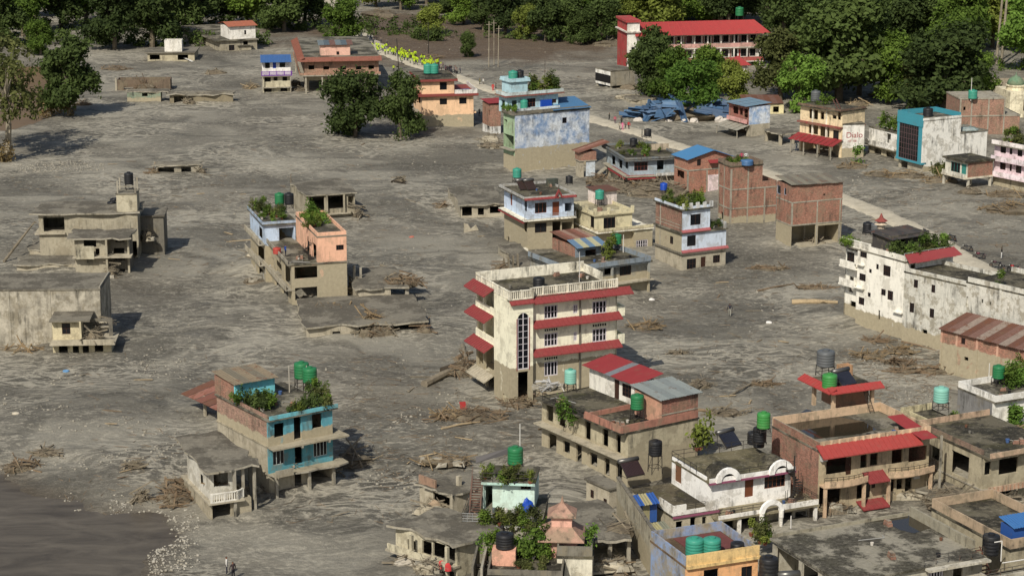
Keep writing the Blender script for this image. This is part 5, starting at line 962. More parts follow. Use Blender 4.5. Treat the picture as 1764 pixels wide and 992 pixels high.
h.box('balcony_slab', PH, h.W, h.W + .6, .3, 2.0, 2.7, 3.0)
# ---- tall blue washed house
h = House('house', 'tall pale blue washed house with red eave, roof plants and blank side wall', 'house', '3', (322, 800), 28, 790, 248); z1, z2, z3, z4 = fl(h, 655, 435, 310, 300)
BLW = weathered((196, 202, 206), round(h.Z(650), 2), .25, fade=(122, 146, 178)); GNW = weathered((150, 176, 132), 3.0, .3); AQ = weathered((168, 206, 214), None, .2, var=.1)
h.shell(B0, z2, BLW, [('w', 620, 452, 648, 486, 1, 1)], [('h', 312, 570, 250, 630), ('h', 270, 465, 250, 500), ('h', 240, 450, 225, 490), ('h', 235, 540, 220, 580)], matS=GNW)
h.slab(z1, CONC, .2, (.9, .0, .0, 0), x1=.3); h.slab(z2 + .1, ROOF, .2, (.6, .1, .1, .1)); h.parapet(z2 + .1, .5, CONCD, 'SF', x0=-.5)
bx0 = h.F(565, 440)[0]; h.sheets((bx0 - .2, -.5, z2 + .3), (h.W + .3, -.5, z2 + .3), (h.W + .3, 6, z2 + 1.5), (bx0 - .2, 6, z2 + 1.5), 7, paint((66, 118, 160), .5, .1, .0)); h.shell(z2, z2 + .5, BLW, x0=bx0, y0=.1, y1=5.8)
u0 = 2.4; ux0, uy0 = h.T(310, 420, z2); zu = z2 + 3.1
h.shell(z2, zu, AQ, [('w', 395, 332, 450, 382, 3, 2), ('w', 555, 335, 582, 358, 2, 1), ('H', .6, z2, 1.6, z2 + 2.2)], [('H', 3.2, z2 + .8, 4.6, z2 + 2.2), ('H', 5.5, z2 + .4, 6.5, z2 + 2.3)], x0=-.4, x1=h.F(600, 380, 2)[0], y0=u0, y1=h.D + 1, frame=flat((110, 66, 50)))
x1_ = h.F(600, 380, 2)[0]; h.slab(zu + .1, weathered((140, 76, 66)), .25, (.8, .8, .9, .2), x0=-.4, x1=x1_, y0=u0, y1=h.D + 1); h.box('slab_top', ROOF, -1.0, x1_ + .7, u0 - .8, h.D + 1.1, zu + .1, zu + .14); h.parapet(zu + .14, .55, weathered((190, 206, 204), None, .4), 'FSR', x0=-1.1, x1=x1_ + .7, y0=u0 - .8, y1=h.D + 1.1); zt = zu + .14
h.box('balcony_wall', weathered((206, 214, 214)), -.5, x1_ - .5, u0 - 1.6, u0 - 1.45, z2, z2 + .9)
sx0 = 1.2; h.shell(zt, zt + 2.2, AQ, x0=sx0, x1=sx0 + 3.4, y0=u0 + 1.5, y1=u0 + 5); h.slab(zt + 2.3, AQ, .25, (.4, .4, .4, .2), x0=sx0, x1=sx0 + 3.4, y0=u0 + 1.5, y1=u0 + 5); h.parapet(zt + 2.3, .4, AQ, 'FSRB', x0=sx0 - .35, x1=sx0 + 3.7, y0=u0 + 1.15, y1=u0 + 5.1)
tank(h.wp(sx0 + 1.1, u0 + 2.8, zt + 2.3), .75, 1.5, TEAL, 'teal tank on top of the pale blue stair tower', 0); tank(h.wp(sx0 + 2.7, u0 + 3.2, zt + 2.3), .65, 1.4, BLACKP, 'black tank on top of the pale blue stair tower', .1)
tank(h.wp(*h.T(378, 415, z2 + .1), z2 + .1), .62, 1.5, TEAL, 'teal tank on the lower terrace of the blue washed house', .6); o_ = h.box('cabinet', BLUEP, *(lambda a: (a[0], a[0] + 2.2, a[1], a[1] + 1.0))(h.T(487, 405, z2 + .1)), z2 + .1, z2 + 1.9)
rn = random.Random(14)
for i in range(12): shrub(h.wp(sx0 + 3.6 + rn.uniform(0, x1_ - sx0 - 3.6), rn.uniform(u0, h.D), zt), rn.uniform(1.2, 2.3), rn.choice(['mid', 'dusty', 'dark', 'yellow']), 'bushy plant on the top terrace of the blue washed house', 'plants on the blue washed house top terrace', rn.random() < .6, seed=i)
for i in range(7): shrub(h.wp(-.3 + rn.uniform(-.2, .5), rn.uniform(.1, 4), z2 + .5), 1.0, 'bright', 'plant along the left parapet of the blue washed house', 'plants along the blue washed house parapet', seed=i)
pole(h.wp(x1_, u0 + 5, zt), 5.0, .06, STEEL, 'thin mast behind the blue washed house', 'antenna_pole')
h = House('house', 'small brick house with red sheet roof left of the blue washed house', 'house', '3', (165, 560), 20, 230, 115); z1 = h.Z(370); h.shell(1.6, z1, weathered((158, 98, 72), None, .3, True), [], [('h', 160, 405, 152, 435), ('h', 132, 385, 124, 425)]); h.shell(B0, 1.6, weathered((206, 204, 196)), [], [('h', 158, 475, 146, 528)], matS=weathered((214, 212, 204))); h.sheets((-.4, -.4, z1 + .3), (h.W + 1.6, -.4, z1 + .3), (h.W + 1.6, h.D + .3, z1 + .5), (-.4, h.D + .3, z1 + .5), 4, REDM)
debris(P('3', 190, 640), 3.5, 2.2, 1.6, 'collapsed concrete and boards at the foot of the blue washed house', 61, 40, 1.8, WOODG, chunks=10)
# ---- half buried sheds near the light blue house
h = House('shed', 'mud covered long shed with dark doorways left of the light blue house', 'shed', 'b1', (215, 425), 10, 520, 125); z1 = h.Z(335); h.shell(B0, z1, MUDM, [('h', 222, 345, 290, 403), ('h', 330, 352, 372, 398), ('h', 412, 340, 485, 385)]); h.slab(z1 + .15, ROOFM, .2, (.3, .2, .4, .2), sag=.12); debris(P('b1', 85, 360), 1.2, 1.0, 1.6, 'upright dead roots at the end of the long mud shed', 62, 50, 1.6, WOODM)
h = House('broken_wall', 'fragment of mud crusted wall standing alone in the mud', 'wall', 'b1', (275, 525), 12, 330, 220); m = MB(); m.poly([(-.9, 0, B0), (1.4, 0, B0), (1.4, 0, .5), (1.0, 0, 1.3), (.2, 0, .7), (-.3, 0, 1.5), (-.9, 0, 1.7)], (0, .3, 0)); h.part('masonry', m, MUDM)
h = House('shed', 'mud slab shed with splintered boards behind the cream building', 'shed', 'b1', (635, 805), 14, 770, 470); z1 = h.Z(765); h.shell(B0, z1, MUDM); h.slab(z1 + .2, ROOFM, .2, (.2, .3, .3, .2), sag=.15)
for i in range(4): MB_ = h.box('board', WOODG, -.6 - i * .5, -.45 - i * .5, .5 + i * .7, 1.1 + i * .7, -.5, 2.9 - i * .35)
debris(P('b1', 490, 780), 1.1, .9, 1.8, 'torn upright timber behind the cream building', 63, 30, 1.8, WOODM)
# ================================================================ right side and foreground
def railpts(h, l, z): return [(x, y, z) for x, y in l]
# ---- white tall house on the right
h = House('apartment_building', 'tall white plastered building with small windows and planted roof', 'building', 'b4', (440, 752), 33, 720, 85)
W1 = weathered((232, 226, 208), round(h.Z(648), 2), .22, var=.1); zr = h.Z(305); D = h.D; ymain = h.S(185, 400)[0]
ops = [('w', 243, 240, 203, 272, 3, 1), ('w', 275, 218, 262, 236, 1, 1), ('w', 310, 316, 294, 342, 1, 1), ('w', 270, 344, 254, 362, 1, 1), ('w', 236, 374, 198, 404, 3, 1), ('w', 378, 328, 334, 376, 4, 2), ('w', 350, 460, 322, 488, 2, 1), ('w', 392, 470, 358, 514, 3, 3), ('w', 264, 478, 246, 498, 1, 1), ('w', 228, 508, 194, 540, 3, 1), ('h', 318, 578, 304, 628)]
h.wall('S', .2, ymain, B0, zr, W1, ops); h.wall('S', ymain, D, B0, zr - .6, W1, [('w', 172, 252, 122, 322, 3, 2), ('h', 168, 388, 138, 470), ('h', 180, 530, 146, 552)], off=.9); h.wall('F', .9, h.W, B0, zr, W1, [('h', 470, 320, 520, 345)], off=0); h.wall('F', 0, .9, B0, zr, W1, (), off=0); h.wall('F', .9, h.W - .2, B0, zr, W1, (), off=D - .2); h.wall('S', .2, D, B0, zr, W1, (), off=h.W - .2); h.wall('F', .2, 1.0, B0, zr, W1, (), off=ymain - .2)
h.slab(zr + .1, ROOF, .2, (.02, .1, .02, .1)); 
for y in (340, 445): z_ = h.S(185, y)[1]; h.box('balcony_slab', W1, -.25, .88, ymain + .01, D, z_ - .2, z_); h.parapet(z_, .75, W1, 'S', x0=-.25, x1=2, y0=ymain, y1=D, name='balcony_wall')
for x, y in ((212, 318), (210, 452), (430, 590)): a, z_ = h.S(x, y); h.box('sunshade', W1, -.5, -.003, a - .7, a + .9, z_, z_ + .12)
zt = zr + .1; h.balus([(.1, D * .55, zt), (.1, D - .2, zt)], 1.0, W1, .25); h.parapet(zt, .7, W1, 'S', y1=D * .55); h.parapet(zt, .5, W1, 'F')
fr = h.F(430, 300)[1]; h.sheets((-.3, -1.2, zt + .0), (h.W + .6, -1.2, zt + .0), (h.W + .2, .1, zt + .9), (0, .1, zt + .9), 8, REDM); wth = h; h.rail([(0, .2, zt + .3), (h.W, .2, zt + .3)], .7, flat((200, 198, 190)))
rn = random.Random(15)
for i in range(16): shrub(h.wp(rn.uniform(.4, h.W - .2), rn.uniform(.9, 3.0), zt + .3), rn.uniform(1.1, 1.7), rn.choice(['mid', 'dark', 'bright', 'dusty']), 'shrub above the red eave on the tall white building', 'shrubs above the red eave of the tall white building', rn.random() < .4, seed=i)
for i in range(5): shrub(h.wp(.3, D - .6 - i * .35, zt), 1.1, 'mid', 'plant on the far left balcony of the tall white building', 'balcony plants of the tall white building', seed=i)
pent_ = (1.6, 4.2); h.shell(zt, zt + 2.2, weathered((70, 66, 62)), [('H', 2.2, zt, 4.4, zt + 1.9)], x0=1.8, x1=h.W - .3, y0=4.6, y1=D - 4); h.sheets((1.3, 3.8, zt + 1.9), (h.W, 3.8, zt + 1.9), (h.W, D - 3.6, zt + 2.3), (1.3, D - 3.6, zt + 2.3), 5, [paint((60, 58, 58), .7, .25, .2), paint((74, 68, 64), .7, .25, .2)])
tank(h.wp(*h.T(246, 145, zt), zt), .6, 1.3, BLACKP, 'black tank at the left end of the tall white building roof', .3); tank(h.wp(*h.T(292, 152, zt), zt), .6, 1.3, GREYP, 'grey tank at the left end of the tall white building roof', .3)
t = thing('roof_shrine', 'small red tiered shrine finial on the tall white building', 'shrine', h.wp(h.W * .45, D - 3.4, zt + 2.3)); MB().lathe([(.5, 0), (.5, .5), (.9, .55), (.25, 1.0)], 8).build('base', weathered((200, 180, 150)), t); MB().lathe([(.9, 0), (.3, .4), (.05, 1.0)], 6).build('roof', paint((150, 66, 52), .7), t, loc=(0, 0, 1.0))
# ---- grey stained buildings behind
GS = weathered((196, 192, 176), 2.1, .85, var=.3)
h = House('building', 'black stained grey walled building right of the tall white one', 'building', 'b4', (795, 850), 40, 1000, 447); zr = h.Z(440)
h.shell(B0, zr, GS, [], [('w', 534, 405, 508, 446, 2, 1), ('w', 632, 434, 608, 474, 2, 1), ('w', 512, 538, 484, 586, 2, 1), ('w', 626, 570, 598, 616, 2, 1), ('h', 586, 690, 558, 706)]); h.slab(zr + .1, ROOFD, .2, (.02, .1, .02, .1)); h.parapet(zr + .1, .5, GS, 'SFR'); 
h = House('building', 'long stained grey wall building at right edge above the brick shed', 'building', 'b4', (1240, 985), 40, 1500, 797); zr = h.Z(520)
h.shell(B0, zr, GS, [], [('h', 820, 500, 806, 555), ('h', 905, 515, 893, 535), ('h', 950, 530, 940, 548), ('h', 1005, 540, 995, 556)]); h.slab(zr + .1, ROOFD, .2, (.02, .1, .02, .1)); h.parapet(zr + .1, .6, GS, 'SFR'); h.box('pilaster', GS, -.08, -.003, h.D * .55, h.D * .58, B0, zr)
rgw = h; shrub(h.wp(1.0, h.D * .62, zr), 1.4, 'mid', 'green plant on the roof edge of the long grey wall', None, True)
h = House('brick_shed', 'long low brick building with rusty roof at right edge', 'building', 'b4', (1250, 1085), 40, 1500, 665); zr = h.Z(830); BRl = weathered((170, 100, 70), round(h.S(760, 780)[1], 2), .25, True)
h.shell(B0, zr, BRl, [], [('w', 803, 738, 778, 766, 3, 1), ('w', 945, 716, 920, 740, 2, 1), ('h', 1066, 752, 1045, 770), ('h', 820, 845, 795, 860)])
for x in (668, 755, 872, 990, 1115): a = h.S(x, 740)[0]; h.box('column', weathered((200, 150, 120), round(h.S(760, 780)[1], 2), .2), -.06, -.003, a - .14, a + .14, B0, zr)
h.sheets((-.5, h.D + .3, zr + .02), (-.5, -.3, zr + .02), (5.0, -.3, zr + 1.2), (5.0, h.D + .3, zr + 1.2), 14, [RUSTY, paint((126, 90, 76), .75, .3, .3), paint((150, 132, 116), .75, .3, .3)])
# ---- red tiled house
h = House('house', 'beige and brick house with red tile eave, curved balconies and wet roof', 'house', 'b8', (262, 742), 24, 722, 70)
z1, z2 = fl(h, 612, 478); BE = weathered((200, 166, 126), None, .55, var=.16); BEm = weathered((176, 158, 120), None, .35); BKr = weathered((158, 92, 68), 1.5, .4, True, fade=None)
h.shell(B0, z1, BEm, [('h', 265, 625, 355, 700), ('h', 425, 600, 447, 670), ('w', 450, 598, 478, 665, 1, 1), ('w', 485, 595, 500, 625, 2, 2), ('h', 560, 590, 578, 640), ('h', 590, 590, 612, 630), ('h', 625, 580, 650, 640)], [], matS=BKr); h.shell(z1, z2, BEm, [('h', 298, 505, 378, 560), ('d', 380, 500, 400, 570), ('h', 440, 490, 465, 540), ('h', 480, 485, 510, 530), ('h', 570, 470, 612, 520), ('h', 640, 460, 712, 510)], [], matS=BKr)
for x0_, x1_ in ((0, h.F(445, 590)[0]), (h.F(530, 570)[0], h.W)):
    n = 8; pts = [(x0_ + (x1_ - x0_) * i / n, -1.0 - .45 * math.sin(math.pi * i / n)) for i in range(n + 1)]
    m = MB(); m.poly([(x, y, z1 - .15) for x, y in pts] + [(x1_, 0, z1 - .15), (x0_, 0, z1 - .15)], (0, 0, .15)); h.part('balcony_slab', m, BE)
    m = MB()
    for i in range(n): m.beam((*pts[i], z1 + .25), (*pts[i + 1], z1 + .25), .12, .62)
    h.part('balcony_wall', m, BE); h.rail([(*q, z1 + .5) for q in pts], .45, IRON, rails=(1, .5)); h.columns([(x0_ + .1, -.95), (x1_ - .4, -.95)], B0, z1 - .15, BE, .28)
h.pent('F', h.F(445, 590)[0], h.F(530, 570)[0], z1 + .55, 1.4, .7, REDT); h.pent('F', h.F(420, 690)[0], h.F(530, 670)[0], .9, 1.4, .5, REDT)
h.slab(z2 + .12, ROOF, .2, (.05, .05, .3, .05)); h.pent('F', -.5, h.W * .86, z2 + .75, 1.5, .95, paint((178, 58, 48), .7, .15)); zt = z2 + .12; h.parapet(zt, .95, BE, 'FR', y0=-.1); h.parapet(zt, .9, BE, 'B'); h.parapet(zt, .8, BRICK, 'S')
for i in range(14): h.box('pilaster', weathered((220, 186, 142)), h.W * i / 14 + .2, h.W * i / 14 + .4, -.16, -.103, zt + .55, zt + .95)
WAT = NT('roof_water'); WAT.b.inputs['Base Color'].default_value = (.035, .028, .018, 1); WAT.b.inputs['Roughness'].default_value = .06; pa = [h.T(x, y, zt) for x, y in ((125, 352), (215, 300), (330, 330), (450, 350), (505, 385), (440, 402), (250, 424))]; m = MB(); m.poly([(max(.2, x), max(.1, y), zt + .012) for x, y in pa]); h.part('puddle', m, WAT.m)
rx1 = h.F(735, 440, -1.6)[0]; h.sheets((h.W * .83, -1.9, z2 + .45), (rx1 + .5, -1.9, z2 + .45), (rx1 + .2, 3.8, z2 + 1.3), (h.W * .8, 3.8, z2 + 1.3), 5, REDM); h.columns([(h.W + .3, -1.5)], B0, z2 + .4, CONC, .2)
for x in (283, 665): a, z_ = h.F(x, 500 if x < 400 else 572); h.box('air_conditioner', flat((190, 188, 180)), a - .35, a + .35, -.35, -.02, z_ - .3, z_ + .25)
# roof pavilion
x0_, y0_ = h.T(322, 325, zt); y1_ = h.loc(P('b8', 215, 285, h.c.z + zt)).y; x1_ = h.T(490, 300, zt)[0]; zp = zt + 2.5; y1_ = max(y0_ + 4, y1_)
h.columns([(x0_, y0_), (x0_, y1_ - .3), (x1_ - .3, y0_)], zt, zp, BE, .35); h.shell(zt, zp, weathered((168, 120, 86)), [], [], x0=x0_ + 1.8, x1=x1_, y0=y0_ + 1.0, y1=y1_ + 1.0); 
RT = paint((184, 56, 48), .65, .12); h.slab(zp + .12, ROOFD, .2, (.2, .2, .2, .2), x0=x0_, x1=x1_, y0=y0_, y1=y1_ + 1); h.pent('F', x0_ - .7, x1_ + .7, zp + .5, .9, .45, RT, off=y0_); h.pent('S', y0_ - .7, y1_ + 1.5, zp + .5, .9, .45, RT, off=x0_); zq = zp + .12
h.shell(zq, zq + 1.2, weathered((190, 140, 90)), x0=x0_ + 3.4, x1=x1_ - .2, y0=y0_ + 3.8, y1=y1_ + .8)
rth = h; tank(h.wp(*h.T(292, 165, zq), zq), .85, 1.6, GREYP, 'large grey water tank on the stand above the red pavilion', 1.2); tank(h.wp(*h.T(310, 212, zq), zq), .7, 1.4, LIME, 'bright green tank on the red pavilion roof', .05); solar(h.wp(*h.T(395, 205, zq), zq), h.yaw + R(10), 2.0, 'blue black solar heater on the red pavilion roof')
m = MB(); lx, ly = h.T(480, 318, zt); m.beam((lx, ly, zt), (lx - .5, ly + .9, zt + 2.6), .05, .05); m.beam((lx + .5, ly, zt), (lx, ly + .9, zt + 2.6), .05, .05)
for i in range(8): f = (i + .5) / 8; m.beam((lx - .5 * f, ly + .9 * f, zt + 2.6 * f), (lx + .5 - .5 * f, ly + .9 * f, zt + 2.6 * f), .04, .04)
h.part('ladder', m, IRON)
tank(P('b8', 36, 392, h.Z(430)), .6, 1.5, LIME, 'bright green tank left of the red tiled house', .4); tank(P('b8', 20, 440, h.Z(470) - .6), .6, 1.4, BLACKP, 'black tank below the bright green tank', .2)
debris(h.wp(x0_ + 1.2, y0_ + .7, zt), .6, .4, .5, 'clutter under the red roof pavilion', 71, 20, .6, flat((60, 58, 60)), IRON, group=None)
# ---- house behind at the right
h = House('house', 'grimy house with wavy balconies and dark slab roof right of the red tiled house', 'house', 'b8', (938, 720), 26, 1250, 672); z1, z2 = fl(h, 632, 497); GR = weathered((168, 156, 124), None, .5); PK = weathered((190, 156, 122), None, .6)
h.shell(B0, z1, GR, [('w', 945, 645, 985, 700, 3, 1), ('h', 1010, 640, 1060, 700)], [('h', 900, 660, 840, 690)]); h.shell(z1, z2, GR, [('h', 955, 520, 978, 570), ('h', 1015, 505, 1090, 560)], [('h', 890, 500, 812, 560), ('h', 780, 470, 730, 500)]); h.slab(z1, CONC, .16, (.1, .1, 1.1, 0)); h.box('balcony_wall', PK, -.05, h.W, -1.15, -1.0, z1 - .1, z1 + .5); h.slab(z2 + .1, ROOFD, .2, (.1, .1, 1.1, .1)); h.parapet(z2, .6, PK, 'F', y0=-1.1); h.parapet(z2 + .1, .5, weathered((130, 96, 76), None, .7, True), 'S'); h.parapet(z2 + .1, .6, PK, 'B')
for i in range(16): h.box('pilaster', weathered((186, 136, 100)), i * .5, i * .5 + .12, -1.19, -1.153, z1 - .05, z1 + .45)
grm = h; tank(P('b8', 770, 310, h.Z(497)), .72, 1.5, MINT, 'faded green tank with yellow pipe on a stand behind the dark slab roof', 1.1); debris(h.wp(-2.5, 2.0, .6), 2.6, 3.4, 1.5, 'splintered planks between red tiled house and grimy house', 72, 90, 2.2, WOODG, chunks=6)
g_ = House('ruin', 'low silted slab roof between red tiled and grimy houses', 'ruin', 'b8', (745, 712), 22, 930, 700, nz=0); g_.slab(1.2, ROOFM, .25, (.2, .4, .2, 2.0), sag=.12); g_.shell(B0, 1.0, MUDM)
g_ = House('house', 'low yellow walled flat roof behind the red tiled house', 'house', 'b8', (770, 392), 26, 900, 605, nz=3.4); z2 = 3.4; g_.shell(B0, z2, GR); g_.slab(z2, ROOFD, .2); g_.parapet(z2, .7, weathered((204, 190, 140), None, .6), 'SB'); g_.parapet(z2, .3, weathered((204, 190, 140), None, .6), 'F')
for i in range(5): shrub(g_.wp(g_.W * .5 + .5 * i, 1.0 + .4 * i, z2), 1.0, ('mid', 'dusty')[i % 2], 'weedy plant on the low yellow walled roof', 'weeds on the low yellow walled roof', False, False, name='weed', seed=i)
# ---- white and grey house top right of foreground
h = House('house', 'white and grey rendered house with green tank and roof bushes at right edge', 'house', 'b8', (985, 385), 26, 1300, 845); z1 = h.Z(272); WG = weathered((224, 220, 206), None, .25); GG = weathered((126, 124, 120), None, .4)
h.shell(B0, z1, WG, [('d', 1057, 292, 1085, 375)], [], matS=GG); h.slab(z1 + .1, ROOF, .2, (.05, .1, .4, .1)); h.parapet(z1 + .1, .7, weathered((226, 222, 210), None, .4), 'FSB', y0=-.3); wgh = h
tank(h.wp(*h.T(1008, 205, z1), z1 + .1), .62, 1.4, GREEN, 'green tank on thin legs on the white and grey house', .9); pole(h.wp(*h.T(970, 190, z1), z1), 2.3, .07, flat((210, 206, 196)), 'white post beside tank on the white and grey house')
for i in range(9): shrub(h.wp(*h.T(1050 + (i % 3) * 30, 215 - (i // 3) * 18, z1), z1 + .1), rn.uniform(1.5, 2.2), rn.choice(['bright', 'mid', 'yellow']), 'bush beside green tank on the white and grey house', 'bushes on the white and grey house', True, False, name='bush', seed=i)
for i in range(3): shrub(h.wp(*h.F(1045 + i * 14, 365)[:1], -.6, 0), 1.8, 'bright', 'bush against the white wall at right edge', 'bushes against the white wall', True, False, name='bush', seed=i)
person(h.wp(h.F(1112, 350)[0], -.8, .5), (170, 40, 50), (120, 30, 40), 'person in red at the door of the white and grey house', None, 2, 0)
# ---- white arched house
h = House('house', 'white house with rounded arch gables, purple trim and roof terraces', 'house', 'b7', (868, 760), 24, 1500, 760)
z1 = h.Z(640); WA = weathered((236, 232, 222), None, .3, var=.08); WAs = weathered((224, 218, 204), None, .75); PU = paint((156, 78, 108), .7, .15)
h.D = 9.5; h.shell(B0, z1 - .1, weathered((186, 176, 150), None, .4), [('h', 880, 650, 960, 720), ('h', 1010, 630, 1100, 700), ('h', 1250, 600, 1330, 660), ('h', 1350, 590, 1430, 640)], [], y0=1.6, matS=WAs); h.slab(z1, roofcrete((150, 140, 114), (112, 104, 84), .1), .2, (.05, .1, .05, .1)); h.columns([(h.W * f, .1) for f in (0.02, .2, .62, .97)], B0, z1 - .1, WAs, .3)
h.rail([(.1, .1, z1 + .35), (h.W * .45, .1, z1 + .35)], .6, IRON); h.parapet(z1, .35, WAs, 'F', x1=h.W * .44); h.parapet(z1, .5, WAs, 'F', x0=h.W * .62); h.rail([(h.W * .62, .1, z1 + .5), (h.W, .1, z1 + .5), (h.W, 5, z1 + .5)], .4, IRON)
# porch arch
ac = h.F(1195, 600)[0]; m = MB(); n = 10
for i in range(n):
    a0, a1 = math.pi * i / n, math.pi * (i + 1) / n; m.hexa([Vector((ac + r_ * math.cos(a), y, z1 + .05 + r_ * math.sin(a) * .95)) for y in (-.35, .0) for r_, a in ((.85, a0), (1.3, a0), (1.3, a1), (.85, a1))])
h.part('porch_arch', m, WA)
for sx in (-1.08, 1.08): MB().lathe([(.22, 0), (.22, .2), (.16, .3), (.16, z1 + .6), (.24, z1 + .8), (.24, z1 + 1.5)], 10, (ac + sx, -.18, -1.4)).build('porch_column', WAs, h.root)
# upper storey
ux, uy = h.T(790, 520, z1); zu = z1 + 2.9; u1 = h.T(1320, 480, z1)[0]; uy = 2.9; ux = h.F(790, 450, uy)[0]; u1 = h.F(1320, 400, uy)[0]
h.wall('F', ux, u1, z1, zu, WA, [('d', 1035, 345, 1085, 490), ('g', 1158, 332, 1285, 425, 5, 2)], off=uy, frame=flat((112, 66, 44))); aa = h.F(1158, 330, uy); bb = h.F(1285, 330, uy); h.arch('F', aa[0] - .02, bb[0] + .02, aa[1] - .7, WA, off=uy - .01, t=.02, top=aa[1])
yb = uy + 7.0; h.wall('S', uy + .2, yb, z1, zu + .4, WA, [('d', 635, 290, 592, 390)], off=ux, frame=flat((120, 84, 60))); h.wall('S', uy + .2, yb, z1, zu, WA, (), off=u1 - .2); h.wall('F', ux + .2, u1 - .2, z1, zu, WA, (), off=yb - .2); h.slab(zu + .1, roofcrete((120, 112, 88), (72, 68, 54), .3), .2, (.02, .1, .6, .1), x0=ux, x1=u1, y0=uy, y1=yb); zt = zu + .1
h.box('trim', PU, ux - .06, u1 + .15, uy - .75, uy - .6, zu - .15, zu + .05); h.box('parapet', WA, ux, u1 + .1, uy - .7, uy - .56, zu + .05, zu + .45); h.rail([(ux + 2, uy - .5, zu + .45), (u1, uy - .5, zu + .45)], .5, IRON)
for x in (928, 1260):
    ac = h.F(x, 350, uy - .7)[0]; m = MB()
    for i in range(n):
        a0, a1 = math.pi * i / n, math.pi * (i + 1) / n; m.hexa([Vector((ac + r_ * math.cos(a), y, zu + .0 + r_ * math.sin(a))) for y in (uy - .85, uy - .5) for r_, a in ((.8, a0), (1.35, a0), (1.35, a1), (.8, a1))])
    h.part('arch_gable', m, WA); m = MB()
    for i in range(n):
        a0, a1 = math.pi * i / n, math.pi * (i + 1) / n; m.hexa([Vector((ac + r_ * math.cos(a), y, zu + .0 + r_ * math.sin(a))) for y in (uy - .48, uy + 1.6) for r_, a in ((1.2, a0), (1.34, a0), (1.34, a1), (1.2, a1))])
    h.part('barrel_roof', m, ROOFD)
m = MB(); c_ = (h.F(1370, 420, 2)[0] - .6, 1.9)
for i in range(16):
    a = i * .42 + 3; e = (c_[0] + .85 * math.cos(a), c_[1] + .85 * math.sin(a)); m.beam((*c_, z1 + .2 + i * .2), (*e, z1 + .2 + i * .2), .34, .05); m.tube((*e, z1 + .2 + i * .2), (*e, z1 + 1.1 + i * .2), .025, n=4)
m.tube((*c_, z1), (*c_, z1 + 4.6), .07); h.part('spiral_stair', m, IRON); arh = h
solar(h.wp(*h.T(968, 185, zt), zt), h.yaw + R(12), 2.0, 'solar heater with grey cylinder on the white arched house'); tank(h.wp(*h.T(1085, 165, zt), zt), .55, 1.2, BLACKP, 'left black tank on the white arched house', .1); tank(h.wp(*h.T(1120, 185, zt), zt), .5, 1.2, BLACKP, 'right black tank on the white arched house', .1)
shrub(h.wp(*h.T(755, 200, zt), zt), 2.3, 'yellow', 'tall yellowish shrub on the white arched house roof', None, True, seed=3); shrub(h.wp(*h.T(730, 205, zt), zt), 1.8, 'dusty', 'dusty shrub on the white arched house roof', None, True, seed=4); h.rail([(ux, uy + 2, zt), (ux, yb, zt), (u1, yb, zt)], .9, IRON)
t = thing('bench', 'light blue metal bench on the white arched terrace', 'bench', h.wp(*h.T(980, 505, z1), z1), h.yaw); BB = flat((92, 170, 190), .5); MB().box(-.95, .95, -.25, .25, .42, .47).build('seat', BB, t); MB().box(-.95, .95, .22, .28, .5, 1.0).build('backrest', BB, t)
for x in (-.85, .8): MB().box(x, x + .06, -.22, .24, 0, .42).build('leg', BB, t)
debris(h.wp(*h.T(905, 525, z1), z1), .7, .5, .35, 'orange and yellow cloth heap beside the blue bench', 73, 12, .5, flat((210, 140, 50)), flat((214, 150, 60)), group=None)
# left wing with terrace
g_ = House('house', 'white parapet wing with dark terrace left of the arched house', 'house', 'b7', (582, 770), 24, 868, 372); z1 = g_.Z(615); g_.D = 8.5
g_.shell(B0, z1 - .1, weathered((176, 164, 134), None, .4), [('h', 690, 625, 722, 705), ('h', 765, 620, 790, 700), ('h', 600, 650, 640, 730)], []); g_.slab(z1, roofcrete((96, 88, 70), (52, 48, 40), .4), .2, (.1, .1, .1, .1)); g_.box('trim', PU, -.15, g_.W + .1, -.2, -.1, z1 - .25, z1 - .05); g_.parapet(z1, 1.0, WAs, 'S', x0=-.1, y0=-.05, y1=g_.D * .35); a = g_.F(665, 540)[0]; b = g_.F(785, 540)[0]; g_.parapet(z1, 1.0, WAs, 'F', x0=-.1, x1=a, y0=-.05); g_.parapet(z1, 1.0, WAs, 'F', x0=b, y0=-.05); g_.parapet(z1, .4, WAs, 'F', x0=a, x1=b, y0=-.05); g_.rail([(a, .02, z1 + .4), (b, .02, z1 + .4)], .6, IRON, rails=(1, .7, .4))
BLs = paint((40, 92, 170), .5, .1); YLs = paint((170, 160, 110), .5, .12); pw = g_
g_.sheets((-3.4, .9, z1 + 1.15), (-1.0, .9, z1 + 1.15), (-.9, 2.6, z1 + 1.7), (-3.3, 2.6, z1 + 1.7), 3, [BLs, YLs, BLs]); 
for i in range(3): g_.box('cladding_sheet', (BLs, YLs, BLs)[i], -3.3 + i * .78, -3.3 + i * .78 + .76, 1.5 + .01 * i, 1.56 + .01 * i, z1 - .9, z1 + 1.2)
g_.sheets((-3.3, -.9, z1 - 1.4), (-.3, -.9, z1 - 1.4), (-.3, 1.4, z1 - .9), (-3.3, 1.4, z1 - .9), 4, [BLs, BLs, YLs, paint((130, 132, 112), .6, .2)]); g_.columns([(-3.0, -.8)], B0, z1 - 1.4, IRON, .08)
solar(g_.wp(*g_.T(350, 370, z1), z1), g_.yaw + R(6), 2.1, 'brown tube solar heater behind the blue striped sheets', dark=(52, 36, 36)); tank(g_.wp(*g_.T(468, 330, z1), z1 - .2), .62, 1.45, BLACKP, 'black tank on tall lattice stand between mossy and arched houses', 1.9)
